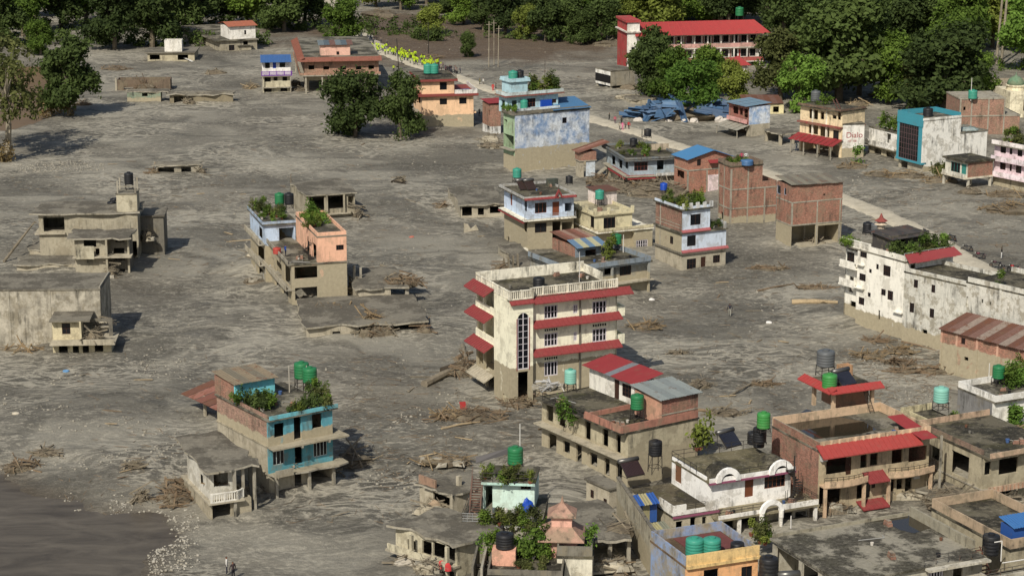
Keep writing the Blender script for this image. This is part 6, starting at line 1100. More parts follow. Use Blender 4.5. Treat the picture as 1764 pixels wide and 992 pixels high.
# grey boundary wall
A = P('b7', 232, 660, 0); Bq = P('b7', 420, 960, 0); t = thing('boundary_wall', 'long stained grey boundary wall left of the blue striped sheets', 'wall', A); d = Bq - A; L = d.length; t.rotation_euler = (0, 0, math.atan2(d.y, d.x)); MB().box(0, L + 3, -.12, .12, B0, 4.7).build('masonry', weathered((170, 160, 132), 2.6, .5), t); MB().box(0, L + 3, -.17, .17, 4.7, 4.8).build('coping', CONCD, t)
MB().box(0, 6, -7, -6.8, B0, 4.6).build('return_wall', weathered((150, 140, 116), None, .5), t) if False else None
# ---- orange house at the bottom
h = House('house', 'orange and yellow house with blue side wall and teal tanks on roof', 'house', 'b7', (664, 935), 22, 1115, 568, nz=4.6); z2 = 4.6; h.D = 7.0; OG = weathered((232, 166, 96), None, .2, var=.1); YL = weathered((226, 186, 104), None, .3); BLU = weathered((128, 150, 186), None, .6, fade=(160, 150, 130))
h.shell(B0, z2, OG, [('h', 775, 955, 865, 1100), ('w', 1012, 935, 1078, 1000, 2, 1)], [], matS=BLU); h.slab(z2 + .02, roofcrete((120, 100, 78), (84, 70, 56), .15), .18, (.05, .1, .1, .1)); h.parapet(z2, 1.05, YL, 'F', y0=-.12, x1=h.W + .06); h.parapet(z2, .9, BLU, 'SRB'); h.box('trim', YL, -.05, h.W + .1, -.3, -.13, z2 - .15, z2 + .12); h.box('roof_patch', paint((120, 62, 56), .8, .3), 2.0, h.W - .3, 2.6, h.D - .4, z2 + .03, z2 + .08)
for x, lab in ((716, 'left'), (824, 'right')): tank(h.wp(*h.T(x, 860, z2), z2), .72, 1.5, TEAL, '%s round teal tank on the orange house' % lab, .05)
tank(h.wp(*h.T(985, 838, z2), z2), .55, .8, BLACKP, 'low black tank on the orange house', .05); tank(P('b7', 1180, 1010, 3.0), .75, 1.9, BLACKP, 'large black tank beside the orange house', .1)
o = MB().tube((0, 0, 0), (2.0, .3, 0), .35, n=12).build('drum', paint((120, 118, 112), .35, .1, 0, .6), None, True, P('b7', 1236, 985, 3.4)); tag(o, 'grey metal cylinder lying beside the large black tank', 'cylinder')
bw = House('boundary_wall', 'peeling blue wall beside pale lane left of the orange house', 'wall', 'b7', (560, 1020), 22, 575, 412); bw.box('masonry', BLU, 0, .25, 0, bw.D, B0, 2.4); bw.box('coping', CONC, -.05, .3, -.05, bw.D, 2.4, 2.48); t = None
LANE = MB().box(0, 3.2, -6, 9, -.3, .3).build('pavement', weathered((190, 182, 164), None, .4)); LANE.location = bw.wp(.3, 0, 0); LANE.rotation_euler = (0, 0, bw.yaw); tag(LANE, kind='structure')
for i in range(4): bw.box('step', weathered((206, 200, 186)), .6, 2.9, bw.D + 2.0 + i * .4, bw.D + 2.4 + i * .4, 0, .45 + i * .17)
rn = random.Random(17)
for i in range(9): shrub(P('b7', 1090 + rn.uniform(-20, 90), 720 + rn.uniform(-20, 90), 1.2), rn.uniform(.9, 1.5), rn.choice(['mid', 'dusty', 'yellow']), 'courtyard plant in front of the arched porch', 'courtyard plants by the arched porch', rn.random() < .5, seed=i)
# ---- big concrete roof
h = House('building', 'wide flat concrete roof with dark damp patches over open frame', 'building', 'b8', (363, 1011), 24, 945, 75, nz=4.2); z2 = 4.2; RC = roofcrete((150, 144, 128), (58, 55, 47), .1, .53)
h.shell(B0, z2 - .2, weathered((176, 168, 146), None, .4), [('w', 722, 965, 780, 1010, 5, 1), ('h', 825, 940, 860, 1030)], [('H', 1, .3, 3.2, z2 - .6), ('H', 3.8, .3, 6.4, z2 - .6), ('H', 7, .3, h.D - .6, z2 - .6)], frame=WHITEF)
nx_, ny_ = 3, 3
for i in range(nx_):
    for j in range(2):
        g = .02; X0, X1 = -.3 + (h.W + .5) * i / nx_, -.3 + (h.W + .5) * (i + 1) / nx_; Y0, Y1 = -.3 + (h.D + .4) * j / 2, -.3 + (h.D + .4) * (j + 1) / 2; h.box('roof_panel', RC, X0 + g, X1 - g, Y0 + g, Y1 - g, z2 - .2, z2 + .012 * ((i + j) % 2))
pa = [h.T(x, y, z2) for x, y in ((420, 738), (560, 712), (640, 712), (740, 790), (660, 815), (600, 800), (540, 765), (450, 758))]; m = MB(); m.poly([(x, min(y, h.D - .2), z2 + .03) for x, y in pa]); h.part('puddle', m, WAT.m); h.parapet(z2, .95, weathered((150, 142, 118), None, .6), 'R', t=.25, x1=h.W + .2, y0=h.D * .1); h.parapet(z2, .3, weathered((150, 142, 118), None, .6), 'B', y1=h.D + .1); a = h.F(700, 930)[0]; h.rail([(a, -.1, z2), (h.W, -.1, z2)], .9, STEEL); h.box('ledge', weathered((186, 178, 156), None, .5), a, h.W + .2, -1.0, -.31, z2 - .25, z2 - .05)
h.rail([(-1.1, 1, .9), (-1.1, h.D, .9)], 1.0, STEEL); m = MB(); sx, sy = h.W + .3, -.8
for i in range(11): m.box(sx, sx + .9, sy + i * .26, sy + .24 + i * .26, z2 - 3.0 + i * .27, z2 - 2.95 + i * .27)
m.beam((sx, sy, z2 - 3), (sx, sy + 2.9, z2), .06, .1); m.beam((sx + .9, sy, z2 - 3), (sx + .9, sy + 2.9, z2), .06, .1); h.part('staircase', m, RUSTY); bcr = h
pole(h.wp(*h.T(150, 780, z2), z2), .9, .07, flat((205, 200, 190)), 'short white vent pipe on the wide concrete roof')
# neighbours at the right edge
g_ = House('house', 'mouldy walled roof terrace behind the wide concrete roof', 'house', 'b8', (1060, 880), 24, 1320, 735, nz=3.6); z2 = 3.6; g_.shell(B0, z2, GR); g_.slab(z2, ROOFD, .2); g_.parapet(z2, .9, weathered((176, 150, 116), None, .7), 'FSBR'); 
g_.sheets((g_.W * .12, .6, z2 + 1.6), (g_.W * .12 + 3.4, .6, z2 + 1.6), (g_.W * .12 + 3.4, 3.0, z2 + 2.0), (g_.W * .12, 3.0, z2 + 2.0), 4, paint((52, 116, 180), .5, .1)); g_.shell(z2, z2 + 1.5, BLs, x0=g_.W * .14, x1=g_.W * .14 + 3.0, y0=1.0, y1=2.8)
g_ = House('house', 'small pale house with pipe railing terrace at bottom right corner', 'house', 'b8', (960, 1010), 24, 1300, 930, nz=3.2); z2 = 3.2; g_.shell(B0, z2, weathered((222, 216, 198), None, .3), [('w', 1065, 968, 1090, 990, 2, 1)]); g_.slab(z2, ROOF, .2, (.1, .1, .4, .1)); g_.parapet(z2, .4, weathered((176, 168, 146), None, .6), 'FS', y0=-.4); g_.rail([(0, -.3, z2 + .4), (g_.W, -.3, z2 + .4)], .6, STEEL); tank(g_.wp(*g_.T(978, 900, z2), z2), .7, 1.75, BLACKP, 'tall black ribbed tank at the bottom right terrace', .05)
m = MB(); q = g_.T(990, 935, z2); m.path([(q[0] + .8, q[1], z2), (q[0] + .8, q[1], z2 + 1.9), (q[0], q[1], z2 + 1.9)], .05); m.tube((q[0] + .5, q[1] - .6, z2 + .1), (g_.W, q[1] - .8, z2 + .1), .05); g_.part('water_pipe', m, flat((220, 216, 206)))
# ---- planted green house, shrine and ruins at the bottom centre
h = House('house', 'pale green house with planted balconies and rusty outside stair', 'house', 'b6', (545, 770), -6, 1085, 500, nz=0); z1, z2, z3 = fl(h, 570, 470, 280); h.D = 8.5; PG = weathered((196, 222, 204), None, .15, var=.1); GRW = weathered((150, 144, 124), None, .5)
z1 = h.Z(560); h.shell(B0, z1 - .1, GRW, [('h', 575, 605, 640, 690), ('h', 700, 640, 900, 740)]); h.slab(z1, ROOF, .16, (.1, .1, .3, .1)); h.box('slab_edge', weathered((214, 214, 204), None, .3), -.1, h.W + .12, -.36, -.303, z1 - .18, z1 + .02); h.rail([(.05, -.2, z1), (h.W, -.2, z1)], 1.0, paint((150, 152, 148), .5), step=.5, rails=(1, .75, .5, .25)); h.rail([(.05, -.2, z1), (.05, 5.5, z1)], 1.0, STEEL)
ry = 4.0; rx0 = h.F(690, 400, ry)[0]; rx1 = h.F(1045, 400, ry)[0]; zr = z1 + 2.75
h.shell(z1, zr, PG, [('w', 950, 302, 1020, 332, 3, 1), ('H', rx0 + .1, z1, rx0 + .9, z1 + 2.3)], x0=rx0, x1=rx1, y0=ry, y1=8.5); h.slab(zr + .1, ROOF, .2, (.1, .1, .6, .1), x0=rx0, x1=rx1, y0=ry, y1=8.5); h.box('trim', weathered((170, 206, 190)), rx0 - .1, rx1 + .1, ry - .66, ry - .603, zr - .12, zr + .12); zt = zr + .1; h.rail([(rx0, ry - .5, zt), (rx1, ry - .5, zt)], .9, IRON, step=.9); m = MB()
sx0 = h.F(640, 400, 3.2)[0]
for i in range(14): m.box(sx0 - .45, sx0 + .45, 2.9 - i * 0 + i * .18 - .6, 3.1 + i * .18 - .55, z1 + .2 * i, z1 + .05 + .2 * i)
for s_ in (-.5, .5): m.beam((sx0 + s_, 2.2, z1), (sx0 + s_, 5.0, z1 + 2.9), .08, .16); m.beam((sx0 + s_, 2.2, z1 + .9), (sx0 + s_, 5.0, z1 + 3.8), .05, .05)
h.part('staircase', m, paint((104, 74, 58), .7, .25, .3)); gph = h; rn = random.Random(19)
for i in range(34): shrub(h.wp(h.W * .25 + h.W * .75 * rn.random(), rn.uniform(-.6, .3), z1 + rn.uniform(-.45, .1)), rn.uniform(.8, 1.2), rn.choice(['mid', 'dusty', 'yellow', 'dusty']), 'plant crowding the lower balcony of the pale green house', 'plants of the pale green house lower balcony', rn.random() < .5, rn.random() < .5, seed=i)
for i in range(20): shrub(h.wp(rn.uniform(rx0, rx1), rn.uniform(ry - .7, ry + 1.2), zt - .15), rn.uniform(.6, 1.1), rn.choice(['mid', 'dusty', 'yellow', 'dusty']), 'plant along the roof edge of the pale green house', 'plants of the pale green house roof', rn.random() < .5, seed=i)
tank(h.wp(*h.T(913, 165, zt), zt), .68, 1.6, GREEN, 'green tank on the planted pale green house roof', .2); pole(h.wp(*h.T(945, 150, zt), zt), 4.0, .06, flat((205, 202, 192)), 'white pole behind tank on the pale green house'); o = lump(.6, .4, 1.5, 4).build('tarpaulin_bundle', BLUEP, None, False, h.wp(h.F(995, 420, 3.2)[0], 3.2, z1)); tag(o, 'blue tarpaulin bundle against the pale green wall', 'tarpaulin')
for i, x in enumerate((770, 800, 845, 900, 940)): tank(h.wp(h.F(x, 450, 3.2)[0], 3.2, z1), .2, .4, flat(((90, 96, 100), (190, 160, 140), (200, 196, 186), (180, 180, 170), (120, 90, 70))[i]), '%s of the pots below the pale green wall' % ('first from left', 'second from left', 'middle one', 'fourth from left', 'last at right')[i], 0, group='pots below the pale green wall')
m = MB(); m.poly([h.loc(P('b6', x, y, h.c.z + zt + d)) for x, y, d in ((640, 110, .6), (870, 45, .8), (875, 85, .2), (640, 150, .1))], (0, 0, .03)); h.part('shade_net', m, flat((112, 108, 106), .9))
# front roof terrace with tank box and shrine
g_ = House('house', 'mossy roof terrace with low walls in front of the pale green house', 'house', 'b6', (720, 920), -4, 1240, 600, nz=2.6); z2 = 2.6; g_.D = 6.5; g_.shell(B0, z2 - .1, GRW); g_.slab(z2, ROOFD, .2); g_.parapet(z2, .5, CONCD, 'FSR')
m = MB(); m.box(0, 1.9, 2.4, 4.0, z2, z2 + 1.25); bx_ = g_.F(752, 850, 2.4)[0]; g_.box('tank_plinth', weathered((222, 156, 122), None, .5), bx_, bx_ + 2.1, 2.2, 3.8, z2, z2 + 1.4); tank(g_.wp(bx_ + 1.1, 3.0, z2 + 1.4), .72, 1.35, BLACKP, 'black tank on the orange plinth in front of the plants', .02); g_.box('low_wall', CONCD, bx_ - 1.6, bx_ - 1.4, -.5, 6.0, z2 - 1.5, z2 + .9); g_.box('low_wall', CONC, bx_ - .8, bx_ - .6, -.5, 6.0, z2 - 1.5, z2 + .8)
for i in range(16): shrub(g_.wp(bx_ + rn.uniform(-1.2, 4.6), rn.uniform(3.9, 5.6), z2), rn.uniform(1.0, 1.9), rn.choice(['mid', 'bright', 'dark', 'mid']), 'plant behind the orange plinth', 'plants behind the orange plinth', rn.random() < .5, seed=i)
for i in range(6): shrub(g_.wp(bx_ + 3 + rn.uniform(-1, 2), rn.uniform(.6, 2.4), z2), .8, 'dusty', 'scrub plant on the mossy roof terrace floor', 'scrub on the mossy roof terrace', seed=i)
sp = g_.wp(*g_.T(1235, 765, z2), z2); t = thing('shrine', 'orange plastered shrine with two tier tiled roof', 'shrine', sp, R(-4)); t.scale = (1.22, 1.22, 1.15); SO = weathered((216, 158, 132), None, .5, var=.2); ST = weathered((164, 124, 100), None, .7, var=.35)
bo = MB().box(-1.15, 1.15, -1.15, 1.15, -1.0, 1.5).build('body', SO, t); MB().box(-.22, .22, -1.18, -1.152, .1, 1.1).build('doorway', GLASS, bo)
def pyr(z0, r0, z1_, r1, sag=.1): return MB().lathe([(r0, z0), (r0, z0 + .08), ((r0 + r1) / 2 - sag, (z0 + z1_) / 2), (r1, z1_)], 4)
for nm, mb_ in (('lower_roof', pyr(1.45, 2.4, 2.45, 1.0, 0)), ('upper_roof', pyr(3.2, 1.5, 4.15, .12, 0))): o = mb_.build(nm, ST, t); o.rotation_euler = (0, 0, R(45))
MB().box(-.75, .75, -.75, .75, 2.3, 3.35).build('upper_body', SO, t); MB().lathe([(.16, 0), (.1, .2), (.03, .55)], 8).build('finial', ST, t, loc=(0, 0, 4.1))
g2 = House('house', 'blackened low walled terrace in front of the orange shrine', 'house', 'b6', (1200, 985), -4, 1445, 1165, nz=0.6); g2.D = 4.5; g2.shell(B0, 3.2, weathered((206, 198, 172), None, .6), [('h', 1280, 960, 1330, 1000)]); g2.slab(3.3, ROOFD, .2); g2.parapet(3.3, .9, weathered((120, 114, 98), None, .8), 'FSR')
shrub(g2.wp(g2.W - .3, .6, 3.3), 1.5, 'bright', 'bright plant on the corner right of the shrine', None, True)
# left slab ruin
h = House('ruin', 'gutted house with tilted slab roof and red cloth at bottom centre', 'ruin', 'b6', (512, 930), 48, 560, 85, nz=0); z1, z2 = fl(h, 900, 715); h.W = 6.0; SW = weathered((186, 176, 144), None, .45)
h.shell(B0, z2 - .15, SW, [], [('h', 505, 725, 440, 830), ('h', 430, 715, 345, 790), ('h', 335, 700, 270, 770), ('h', 225, 690, 170, 760), ('h', 490, 900, 420, 930), ('h', 380, 905, 300, 930)]); h.slab(z2 + .05, ROOFM, .22, (.5, .2, .2, .3), sag=.12); h.slab(z1 + .6, MUDM, .2, (1.3, 0, .1, .1), x1=.3); h.parapet(z1 + .6, .6, SW, 'S', x0=-1.3, x1=2); h.columns([(-1.1, .2), (-1.1, h.D * .6)], B0, z2, SW, .3)
for i, (x, y) in enumerate(((405, 800), (450, 850))): o = lump(.3, .1, .5, 9 + i).build('cloth', flat((196, 66, 66), .9), None, False, h.wp(-1.25, h.S(x, y, -1.2)[0], z1 + .75)); tag(o, 'red cloth hanging on the gutted house balcony, %s piece' % ('upper', 'lower')[i], 'cloth')
debris(P('b6', 160, 850), 1.6, 1.2, 1.2, 'torn sheeting and poles at the corner of the gutted house', 81, 30, 1.5, WOODG, flat((170, 162, 146), .9)); debris(P('b6', 720, 900, 2.0), .7, .8, 1.2, 'scrap iron between the gutted house and low walls', 82, 20, 1.0, IRON, CONCD)
h = House('ruin', 'mud filled roofless rooms behind the gutted slab house', 'ruin', 'b6', (480, 530), 42, 560, 250); h.W = 5; z1 = h.Z(380); h.shell(B0, z1, MUDM, [], [('h', 460, 390, 345, 480)]); h.slab(z1 + .1, ROOFM, .2, (.2, .3, .2, .2), sag=.12); h.box('parapet', weathered((150, 116, 90), None, .6), -.1, .1, h.D * .5, h.D, z1 + .1, z1 + 1.0); h.box('stub_column', MUDM, 2, 2.4, 1.4, 1.8, z1, z1 + 1.2); o = lump(.9, .3, 1.3, 33).build('cloth', flat((160, 140, 116), .95), None, False, h.wp(-.3, h.S(370, 480)[0], 0)); tag(o, 'dirty cloth draped over the roofless room wall', 'cloth')
# right slab ruin
h = House('ruin', 'silt covered slab ruin with open lower floor right of the shrine', 'ruin', 'b6', (1420, 905), 12, 1700, 1060, nz=0); z2 = h.Z(690); h.shell(B0, .3, MUDM, y1=7); h.slab(z2 + .1, ROOFM, .25, (1.5, .3, .3, .3), sag=.16, y1=10); h.columns([(h.W * .5, .1), (h.W * .98, .3), (0, 3), (0, .2)], B0, z2, CONC, .32); h.slab(.6, CONC, .2, (.1, .1, 1.6, 0), y1=3); debris(h.wp(2.2, .2, .6), 1.8, 1, .9, 'brick rubble on the open floor of the slab ruin', 83, 12, .7, WOODG, chunks=9); h.wall('F', 0, h.W + 1, B0, z2, CONCD, [('H', 1, .5, 3, 2)], off=5)
debris(h.wp(h.W - .4, 2.2, z2), 1.6, 2.0, .8, 'earth and boards slumped on the slab ruin beside the boundary wall', 84, 20, 1.8, WOODG)
h = House('ruin', 'mud caked block room with slab top beside the boundary wall', 'ruin', 'b6', (1560, 480), 36, 1640, 1405); z2 = h.Z(330); h.shell(B0, z2, MUDM, [], [('w', 1455, 340, 1430, 385, 2, 2), ('w', 1545, 400, 1520, 440, 2, 2)]); h.slab(z2 + .15, ROOFM, .2, (.2, .2, .2, .2)); h.columns([(-.03, h.D * .5)], B0, z2, CONC, .22)
debris(P('b6', 1640, 900), 1.6, 2.2, 1.0, 'earth slope with roots below the boundary wall', 85, 30, 1.2, WOODM)
# ================================================================ far right
h = House('house', 'cream shop house with red awning and rooftop terrace', 'house', '5', (280, 642), 38, 400, 45); z1, z2, z3 = fl(h, 545, 462, 372); CM = weathered((226, 200, 150), None, .3, var=.1); h.W = 6.0
h.shell(z1, z3, CM, [], [('h', 150, 455, 95, 495), ('h', 215, 465, 160, 510), ('w', 268, 482, 234, 530, 2, 1), ('h', 150, 365, 98, 410), ('h', 185, 375, 162, 415), ('h', 280, 380, 260, 418), ('h', 255, 395, 230, 412)]); h.shell(B0, z1, CM, [], [('H', .6, 0, 2.8, z1 - .5), ('H', 3.2, 0, 5.6, z1 - .5), ('H', 6, 0, h.D - .4, z1 - .5)]); h.slab(z2, weathered((140, 60, 52)), .3, (.7, .2, .1, .1)); h.slab(z3 + .1, ROOFD, .25, (.8, .3, .3, .2)); h.parapet(z3, .45, weathered((110, 84, 66), None, .7), 'SF', x0=-.8, y0=-.3)
h.sheets((-2.8, h.D + .4, z1 - .6), (-2.8, -.4, z1 - .6), (0, -.4, z1 + .4), (0, h.D + .4, z1 + .4), 9, paint((150, 36, 40), .55, .12)); h.columns([(-2.6, h.D * f) for f in (.02, .33, .66, .97)], B0, z1 - .6, CONC, .18); h.columns([(-.12, h.D * f) for f in (.35, .68)], z1, z3, weathered((236, 226, 200)), .3)
tank(h.wp(*h.T(135, 318, z3), z3), .8, 1.9, GREYP, 'grey tank on the cream shop house', .2); shrub(h.wp(*h.T(190, 335, z3), z3), 2.4, 'mid', 'green shrub on the cream shop house roof', None); m = MB(); a = h.wp(0, 0, 0); m.beam((1.5, 1.0, z3 - 2.2), (-.2, 2.4, z3 + 2.0), .12, .2); m.beam((2.3, 1.0, z3 - 2.2), (.6, 2.4, z3 + 2.0), .12, .2); h.part('ladder', m, paint((104, 66, 56), .8)); h.rail([(-.6, 0, z3 + .45), (-.6, h.D, z3 + .45)], .9, IRON, step=2.0)
g_ = House('house', 'white wall painted with red lettering beside the cream shop house', 'house', '5', (284, 642), 9, 412, 280); g_.D = 7; z2 = g_.Z(445); g_.shell(B0, z2, weathered((226, 220, 206), round(g_.Z(580), 2), .35, var=.1)); g_.slab(z2 + .1, ROOF, .2)
def lettering(parent, txt, x, z, size, mat, y=-.012):
    cu = bpy.data.curves.new('lettering', 'FONT'); cu.body = txt; cu.size = size; cu.extrude = .004; o = bpy.data.objects.new('lettering', cu); COL.objects.link(o); dg = bpy.context.evaluated_depsgraph_get(); me = bpy.data.meshes.new_from_object(o.evaluated_get(dg)); bpy.data.objects.remove(o); me.materials.append(mat)
    o = bpy.data.objects.new('lettering', me); COL.objects.link(o); o.parent = parent; o.rotation_euler = (R(90), 0, 0); o.location = (x, y, z); return o
RL = flat((150, 50, 56), .8, .1, 'red_lettering'); x_, z_ = g_.F(308, 522); lettering(g_.root, 'Dialo', x_, z_, 1.5, RL); x_, z_ = g_.F(318, 546); lettering(g_.root, 'HP -08', x_, z_, .6, RL)
h = House('house', 'white house with turquoise framed glass front and stained side wall', 'house', '5', (737, 728), 27, 1110, 597); z1, z2 = fl(h, 665, 425); WT = weathered((226, 222, 208), 1.3, .5, var=.12); TB = paint((46, 158, 176), .6, .1); xm = h.F(965, 450)[0]; zl = h.F(1000, 490)[1]
h.shell(B0, zl, WT, [], [], x0=xm, y1=h.D * .9); h.shell(z1, z2, WT, [], [('g', 724, 452, 606, 632, 8, 7)], x1=xm, matS=TB, frame=flat((110, 84, 84))); h.shell(B0, z1, WT, [], [('h', 660, 660, 620, 690)], x1=xm, x0=.6, matS=MUDM); h.slab(z1, TB, .35, (.12, 0, 0, .1), x1=1); h.slab(z2, ROOF, .2, (.0, 0, 0, 0), x1=xm); h.parapet(z2, .9, TB, 'SB', x1=xm, x0=-.1); h.parapet(z2, .4, WT, 'F', x1=xm); h.parapet(z2, .9, TB, 'R', x1=xm); h.box('header', TB, -.12, -.003, -.02, h.D, z2 - 1.2, z2); h.slab(zl + .1, ROOF, .2, x0=xm, y1=h.D * .9)
tank(h.wp(*h.T(775, 400, z2), z2), .8, 1.5, BLACKP, 'black tank behind the turquoise parapet', 0); debris(h.wp(xm + 2.6, 1.5, zl + .1), 2.2, 1.4, .9, 'tarpaulin and scrap heap on the stained white house', 91, 20, 1.2, flat((120, 150, 150)), flat((150, 160, 156)), group=None)
g_ = House('house', 'white balcony house tucked behind the turquoise glass front', 'house', '5', (602, 652), 27, 640, 440); z1, z2 = fl(g_, 592, 498); g_.shell(z1, z2, weathered((226, 222, 210)), [], [('h', 565, 500, 540, 550)]); g_.shell(B0, z1, GR, [], [('h', 585, 610, 535, 650), ('h', 510, 590, 470, 620)]); g_.slab(z2 + .1, ROOF, .2); g_.parapet(z1, .9, weathered((226, 222, 210)), 'S', x0=-.9, x1=2); g_.slab(z1, CONC, .2, (.9, 0, 0, 0), x1=.5)
for i in range(5): shrub(g_.wp(.6, 1 + i * 1.3, z2 + .1), 1.8, 'mid', 'shrub on the white balcony house roof', 'shrubs on the white balcony house', True, seed=i)
h = House('house', 'bare brick two storey house with teal tank in front of dark trees', 'house', '5', (950, 515), 6, 1300, 930); h.D = 9; z1, z2 = fl(h, 395, 300); x1_ = h.F(1215, 340)[0]; BF = weathered((162, 106, 80), None, .4, True); h.shell(B0, z1, BF); h.shell(z1, z2, BF, [('h', 978, 345, 990, 365)], x1=x1_); h.slab(z1, CONC, .25, (.05, .1, .1, .1)); h.slab(z2 + .1, CONC, .25, (.1, .1, .1, .1), x1=x1_)
for x in (950, 1018, 1115, 1205): h.columns([(max(-.03, h.F(x, 400)[0]), -.05)], B0, z2, CONC, .28)
tank(h.wp(*h.T(1030, 300, z2), z2 + .1), .8, 1.6, TEAL, 'teal tank on the far bare brick house', 0); pole(h.wp(*h.T(1020, 302, z2), z2), 4.2, .08, flat((205, 202, 192)), 'white post beside the far teal tank')
h = House('house', 'stilted hut with brick side, teal panel and pale legs', 'house', '5', (1000, 832), 28, 1145, 875); z1, z2 = fl(h, 748, 662); h.shell(z1, z2, weathered((206, 200, 180), None, .3), [], [('w', 960, 668, 905, 712, 3, 1), ('d', 995, 675, 965, 725)], frame=flat((60, 130, 120)), skip='F'); h.wall('F', 0, h.W, z1, z2, BRICK); h.slab(z1, weathered((206, 196, 170)), .3, (.8, .1, .1, .1)); h.parapet(z1, .6, weathered((210, 204, 184)), 'S', x0=-.8, x1=2); h.slab(z2 + .2, ROOFD, .3, (.6, .2, .3, .2)); h.columns([(.1, .1), (h.W - .4, .1), (.1, h.D - .4), (h.W * .5, 2.5), (-.6, h.D - .5)], B0, z1, weathered((190, 182, 160)), .35)
h = House('house', 'pink house with white balconies at the right edge', 'house', '5', (1400, 860), 36, 1600, 1150); z0, z1, z2 = fl(h, 780, 690, 600); PK_ = weathered((226, 200, 204), None, .25); h.shell(z0, z2, PK_, [], [('w', 1220, 658, 1185, 700, 2, 1), ('w', 1255, 668, 1240, 710, 1, 1), ('w', 1310, 680, 1275, 720, 2, 1), ('w', 1222, 565, 1188, 605, 2, 1), ('w', 1258, 575, 1240, 615, 1, 1), ('w', 1315, 590, 1285, 625, 2, 1)]); h.shell(B0, z0, GR)
for z_ in (z0, z1): h.slab(z_ + .1, PK_, .2, (1.0, .1, .1, .1)); h.parapet(z_ + .1, .7, weathered((232, 214, 216)), 'S', x0=-1.0, x1=2)
h.slab(z2 + .1, ROOF, .2, (1.0, .2, .2, .1)); h.parapet(z2 + .1, .7, weathered((226, 216, 208)), 'SF', x0=-1.0)
for i in range(12): shrub(h.wp(.4 + rn.uniform(0, 2.5), h.D * (.25 + .06 * i), z2 + .1), 1.6, rn.choice(['mid', 'dusty']), 'plant on the pink house roof', 'plants on the pink house roof', True, seed=i)
t = thing('domed_building', 'pale building with green dome at the right edge', 'building', P('5', 1290, 400), R(10)); MB().box(-2, 9, 0, 8, B0, 5.2).build('wall', weathered((226, 214, 176)), t); MB().lathe([(1.9, 0), (1.9, .8), (2.1, .85), (2.1, 1.1), (1.8, 1.15)], 18).build('drum', weathered((220, 208, 170)), t, loc=(0.5, 3.4, 5.1)); MB().lathe([(1.8, 0), (1.75, .5), (1.5, 1.05), (.95, 1.55), (.3, 1.85), (.08, 2.0), (.05, 2.6)], 18).build('dome', weathered((96, 130, 96), None, .3), t, True, (0.5, 3.4, 6.2)); MB().box(1, 2, -.06, -.004, 1.2, 3.4).build('window', GLASS, t)
# ---- school
h = House('school', 'long white school with red metal roof and red stair tower', 'building', '4', (272, 404), 11, 1045, 205); h.D = 11; ze = h.Z(208); WS = weathered((222, 216, 202), None, .25); RS = weathered((176, 52, 48), None, .25); tx = h.F(320, 300)[0]; zf = [ze - 3.2, ze - 6.6]
h.shell(B0, ze + 3.6, WS, x0=-.4, x1=2.6, y0=-.3, y1=9.6, t=.25, matS=RS); h.box('window_band', GLASS, .6, 1.4, -.34, -.303, ze - 4, ze - 2.6); h.slab(ze + 1.2, weathered((210, 200, 186)), .3, (.5, .2, .5, .2), x0=-.4, x1=2.6, y0=-.3, y1=9.6); h.slab(ze + 3.8, RS, .5, (.4, .2, .4, .2), x0=-.4, x1=2.6, y0=-.3, y1=9.6)
opf = []
n = 13
for i in range(n):
    a = 3.2 + (h.W - 4.0) * i / n; b = a + (h.W - 4) / n * .62; opf += [('W', a, zf[0] + 1.0, b, ze - .5, 2, 1), ('W', a, zf[1] + .9, b, zf[0] - .7, 2, 1)]
    for z_ in (zf[0], zf[1]): h.box('panel', RS if (z_ == zf[1] and i % 2) else weathered((150, 110, 100)), a - .5, a - .1, 1.36, 1.398, z_ + .2, z_ + 2.6)
h.wall('F', 2.6, h.W, B0, ze, WS, opf, off=1.4); h.wall('S', 1.6, h.D, B0, ze, WS, (), off=2.62); h.wall('S', 1.6, h.D, B0, ze, WS, (), off=h.W - .2); h.wall('F', 2.9, h.W - .2, B0, ze, WS, (), off=h.D - .2)
for z_ in zf: h.box('gallery_slab', weathered((206, 196, 178)), 2.62, h.W, 0, 1.39, z_ - .25, z_); h.box('gallery_wall', weathered((206, 150, 136) if z_ == zf[0] else (170, 74, 64), None, .4), 2.62, h.W, -.02, .1, z_, z_ + .95)
for i in range(10): h.box('column', WS, 3 + (h.W - 4) * i / 9, 3.3 + (h.W - 4) * i / 9, .12, .4, B0, ze)
RRS = paint((190, 56, 50), .55, .08); zrg = ze + 2.6; h.sheets((1.2, -1.6, ze + .1), (h.W + 1.2, -1.6, ze + .1), (h.W - 1.0, h.D * .5, zrg), (3.0, h.D * .5, zrg), 26, [RRS, paint((188, 56, 50), .55, .08)]); h.sheets((1.2, h.D + .8, ze + .1), (h.W + 1.2, h.D + .8, ze + .1), (h.W - 1.0, h.D * .5, zrg), (3.0, h.D * .5, zrg), 26, RRS); m = MB(); m.poly([(h.W + 1.2, -1.6, ze + .1), (h.W + 1.2, h.D + .8, ze + .1), (h.W - 1, h.D * .5, zrg)]); h.part('hip_end', m, RRS)
tank(h.wp(h.W - 2.0, h.D + 3.2, ze + .6), .9, 2.0, GREEN, 'green tank on tall stand behind the school', 2.0)
g_ = House('pavilion', 'small red roofed block among trees in front of the school', 'building', '4', (905, 470), 11, 950, 850); g_.shell(B0, g_.Z(375), weathered((226, 216, 200))); zz = g_.Z(372); m = MB(); q = [(-.8, -.8, zz), (g_.W + .8, -.8, zz), (g_.W + .8, g_.D + .8, zz), (-.8, g_.D + .8, zz), (g_.W / 2, g_.D / 2, zz + 1.6)]; m.add(q, [(0, 1, 4), (1, 2, 4), (2, 3, 4), (3, 0, 4), (3, 2, 1, 0)]); g_.part('roof', m, RRS)
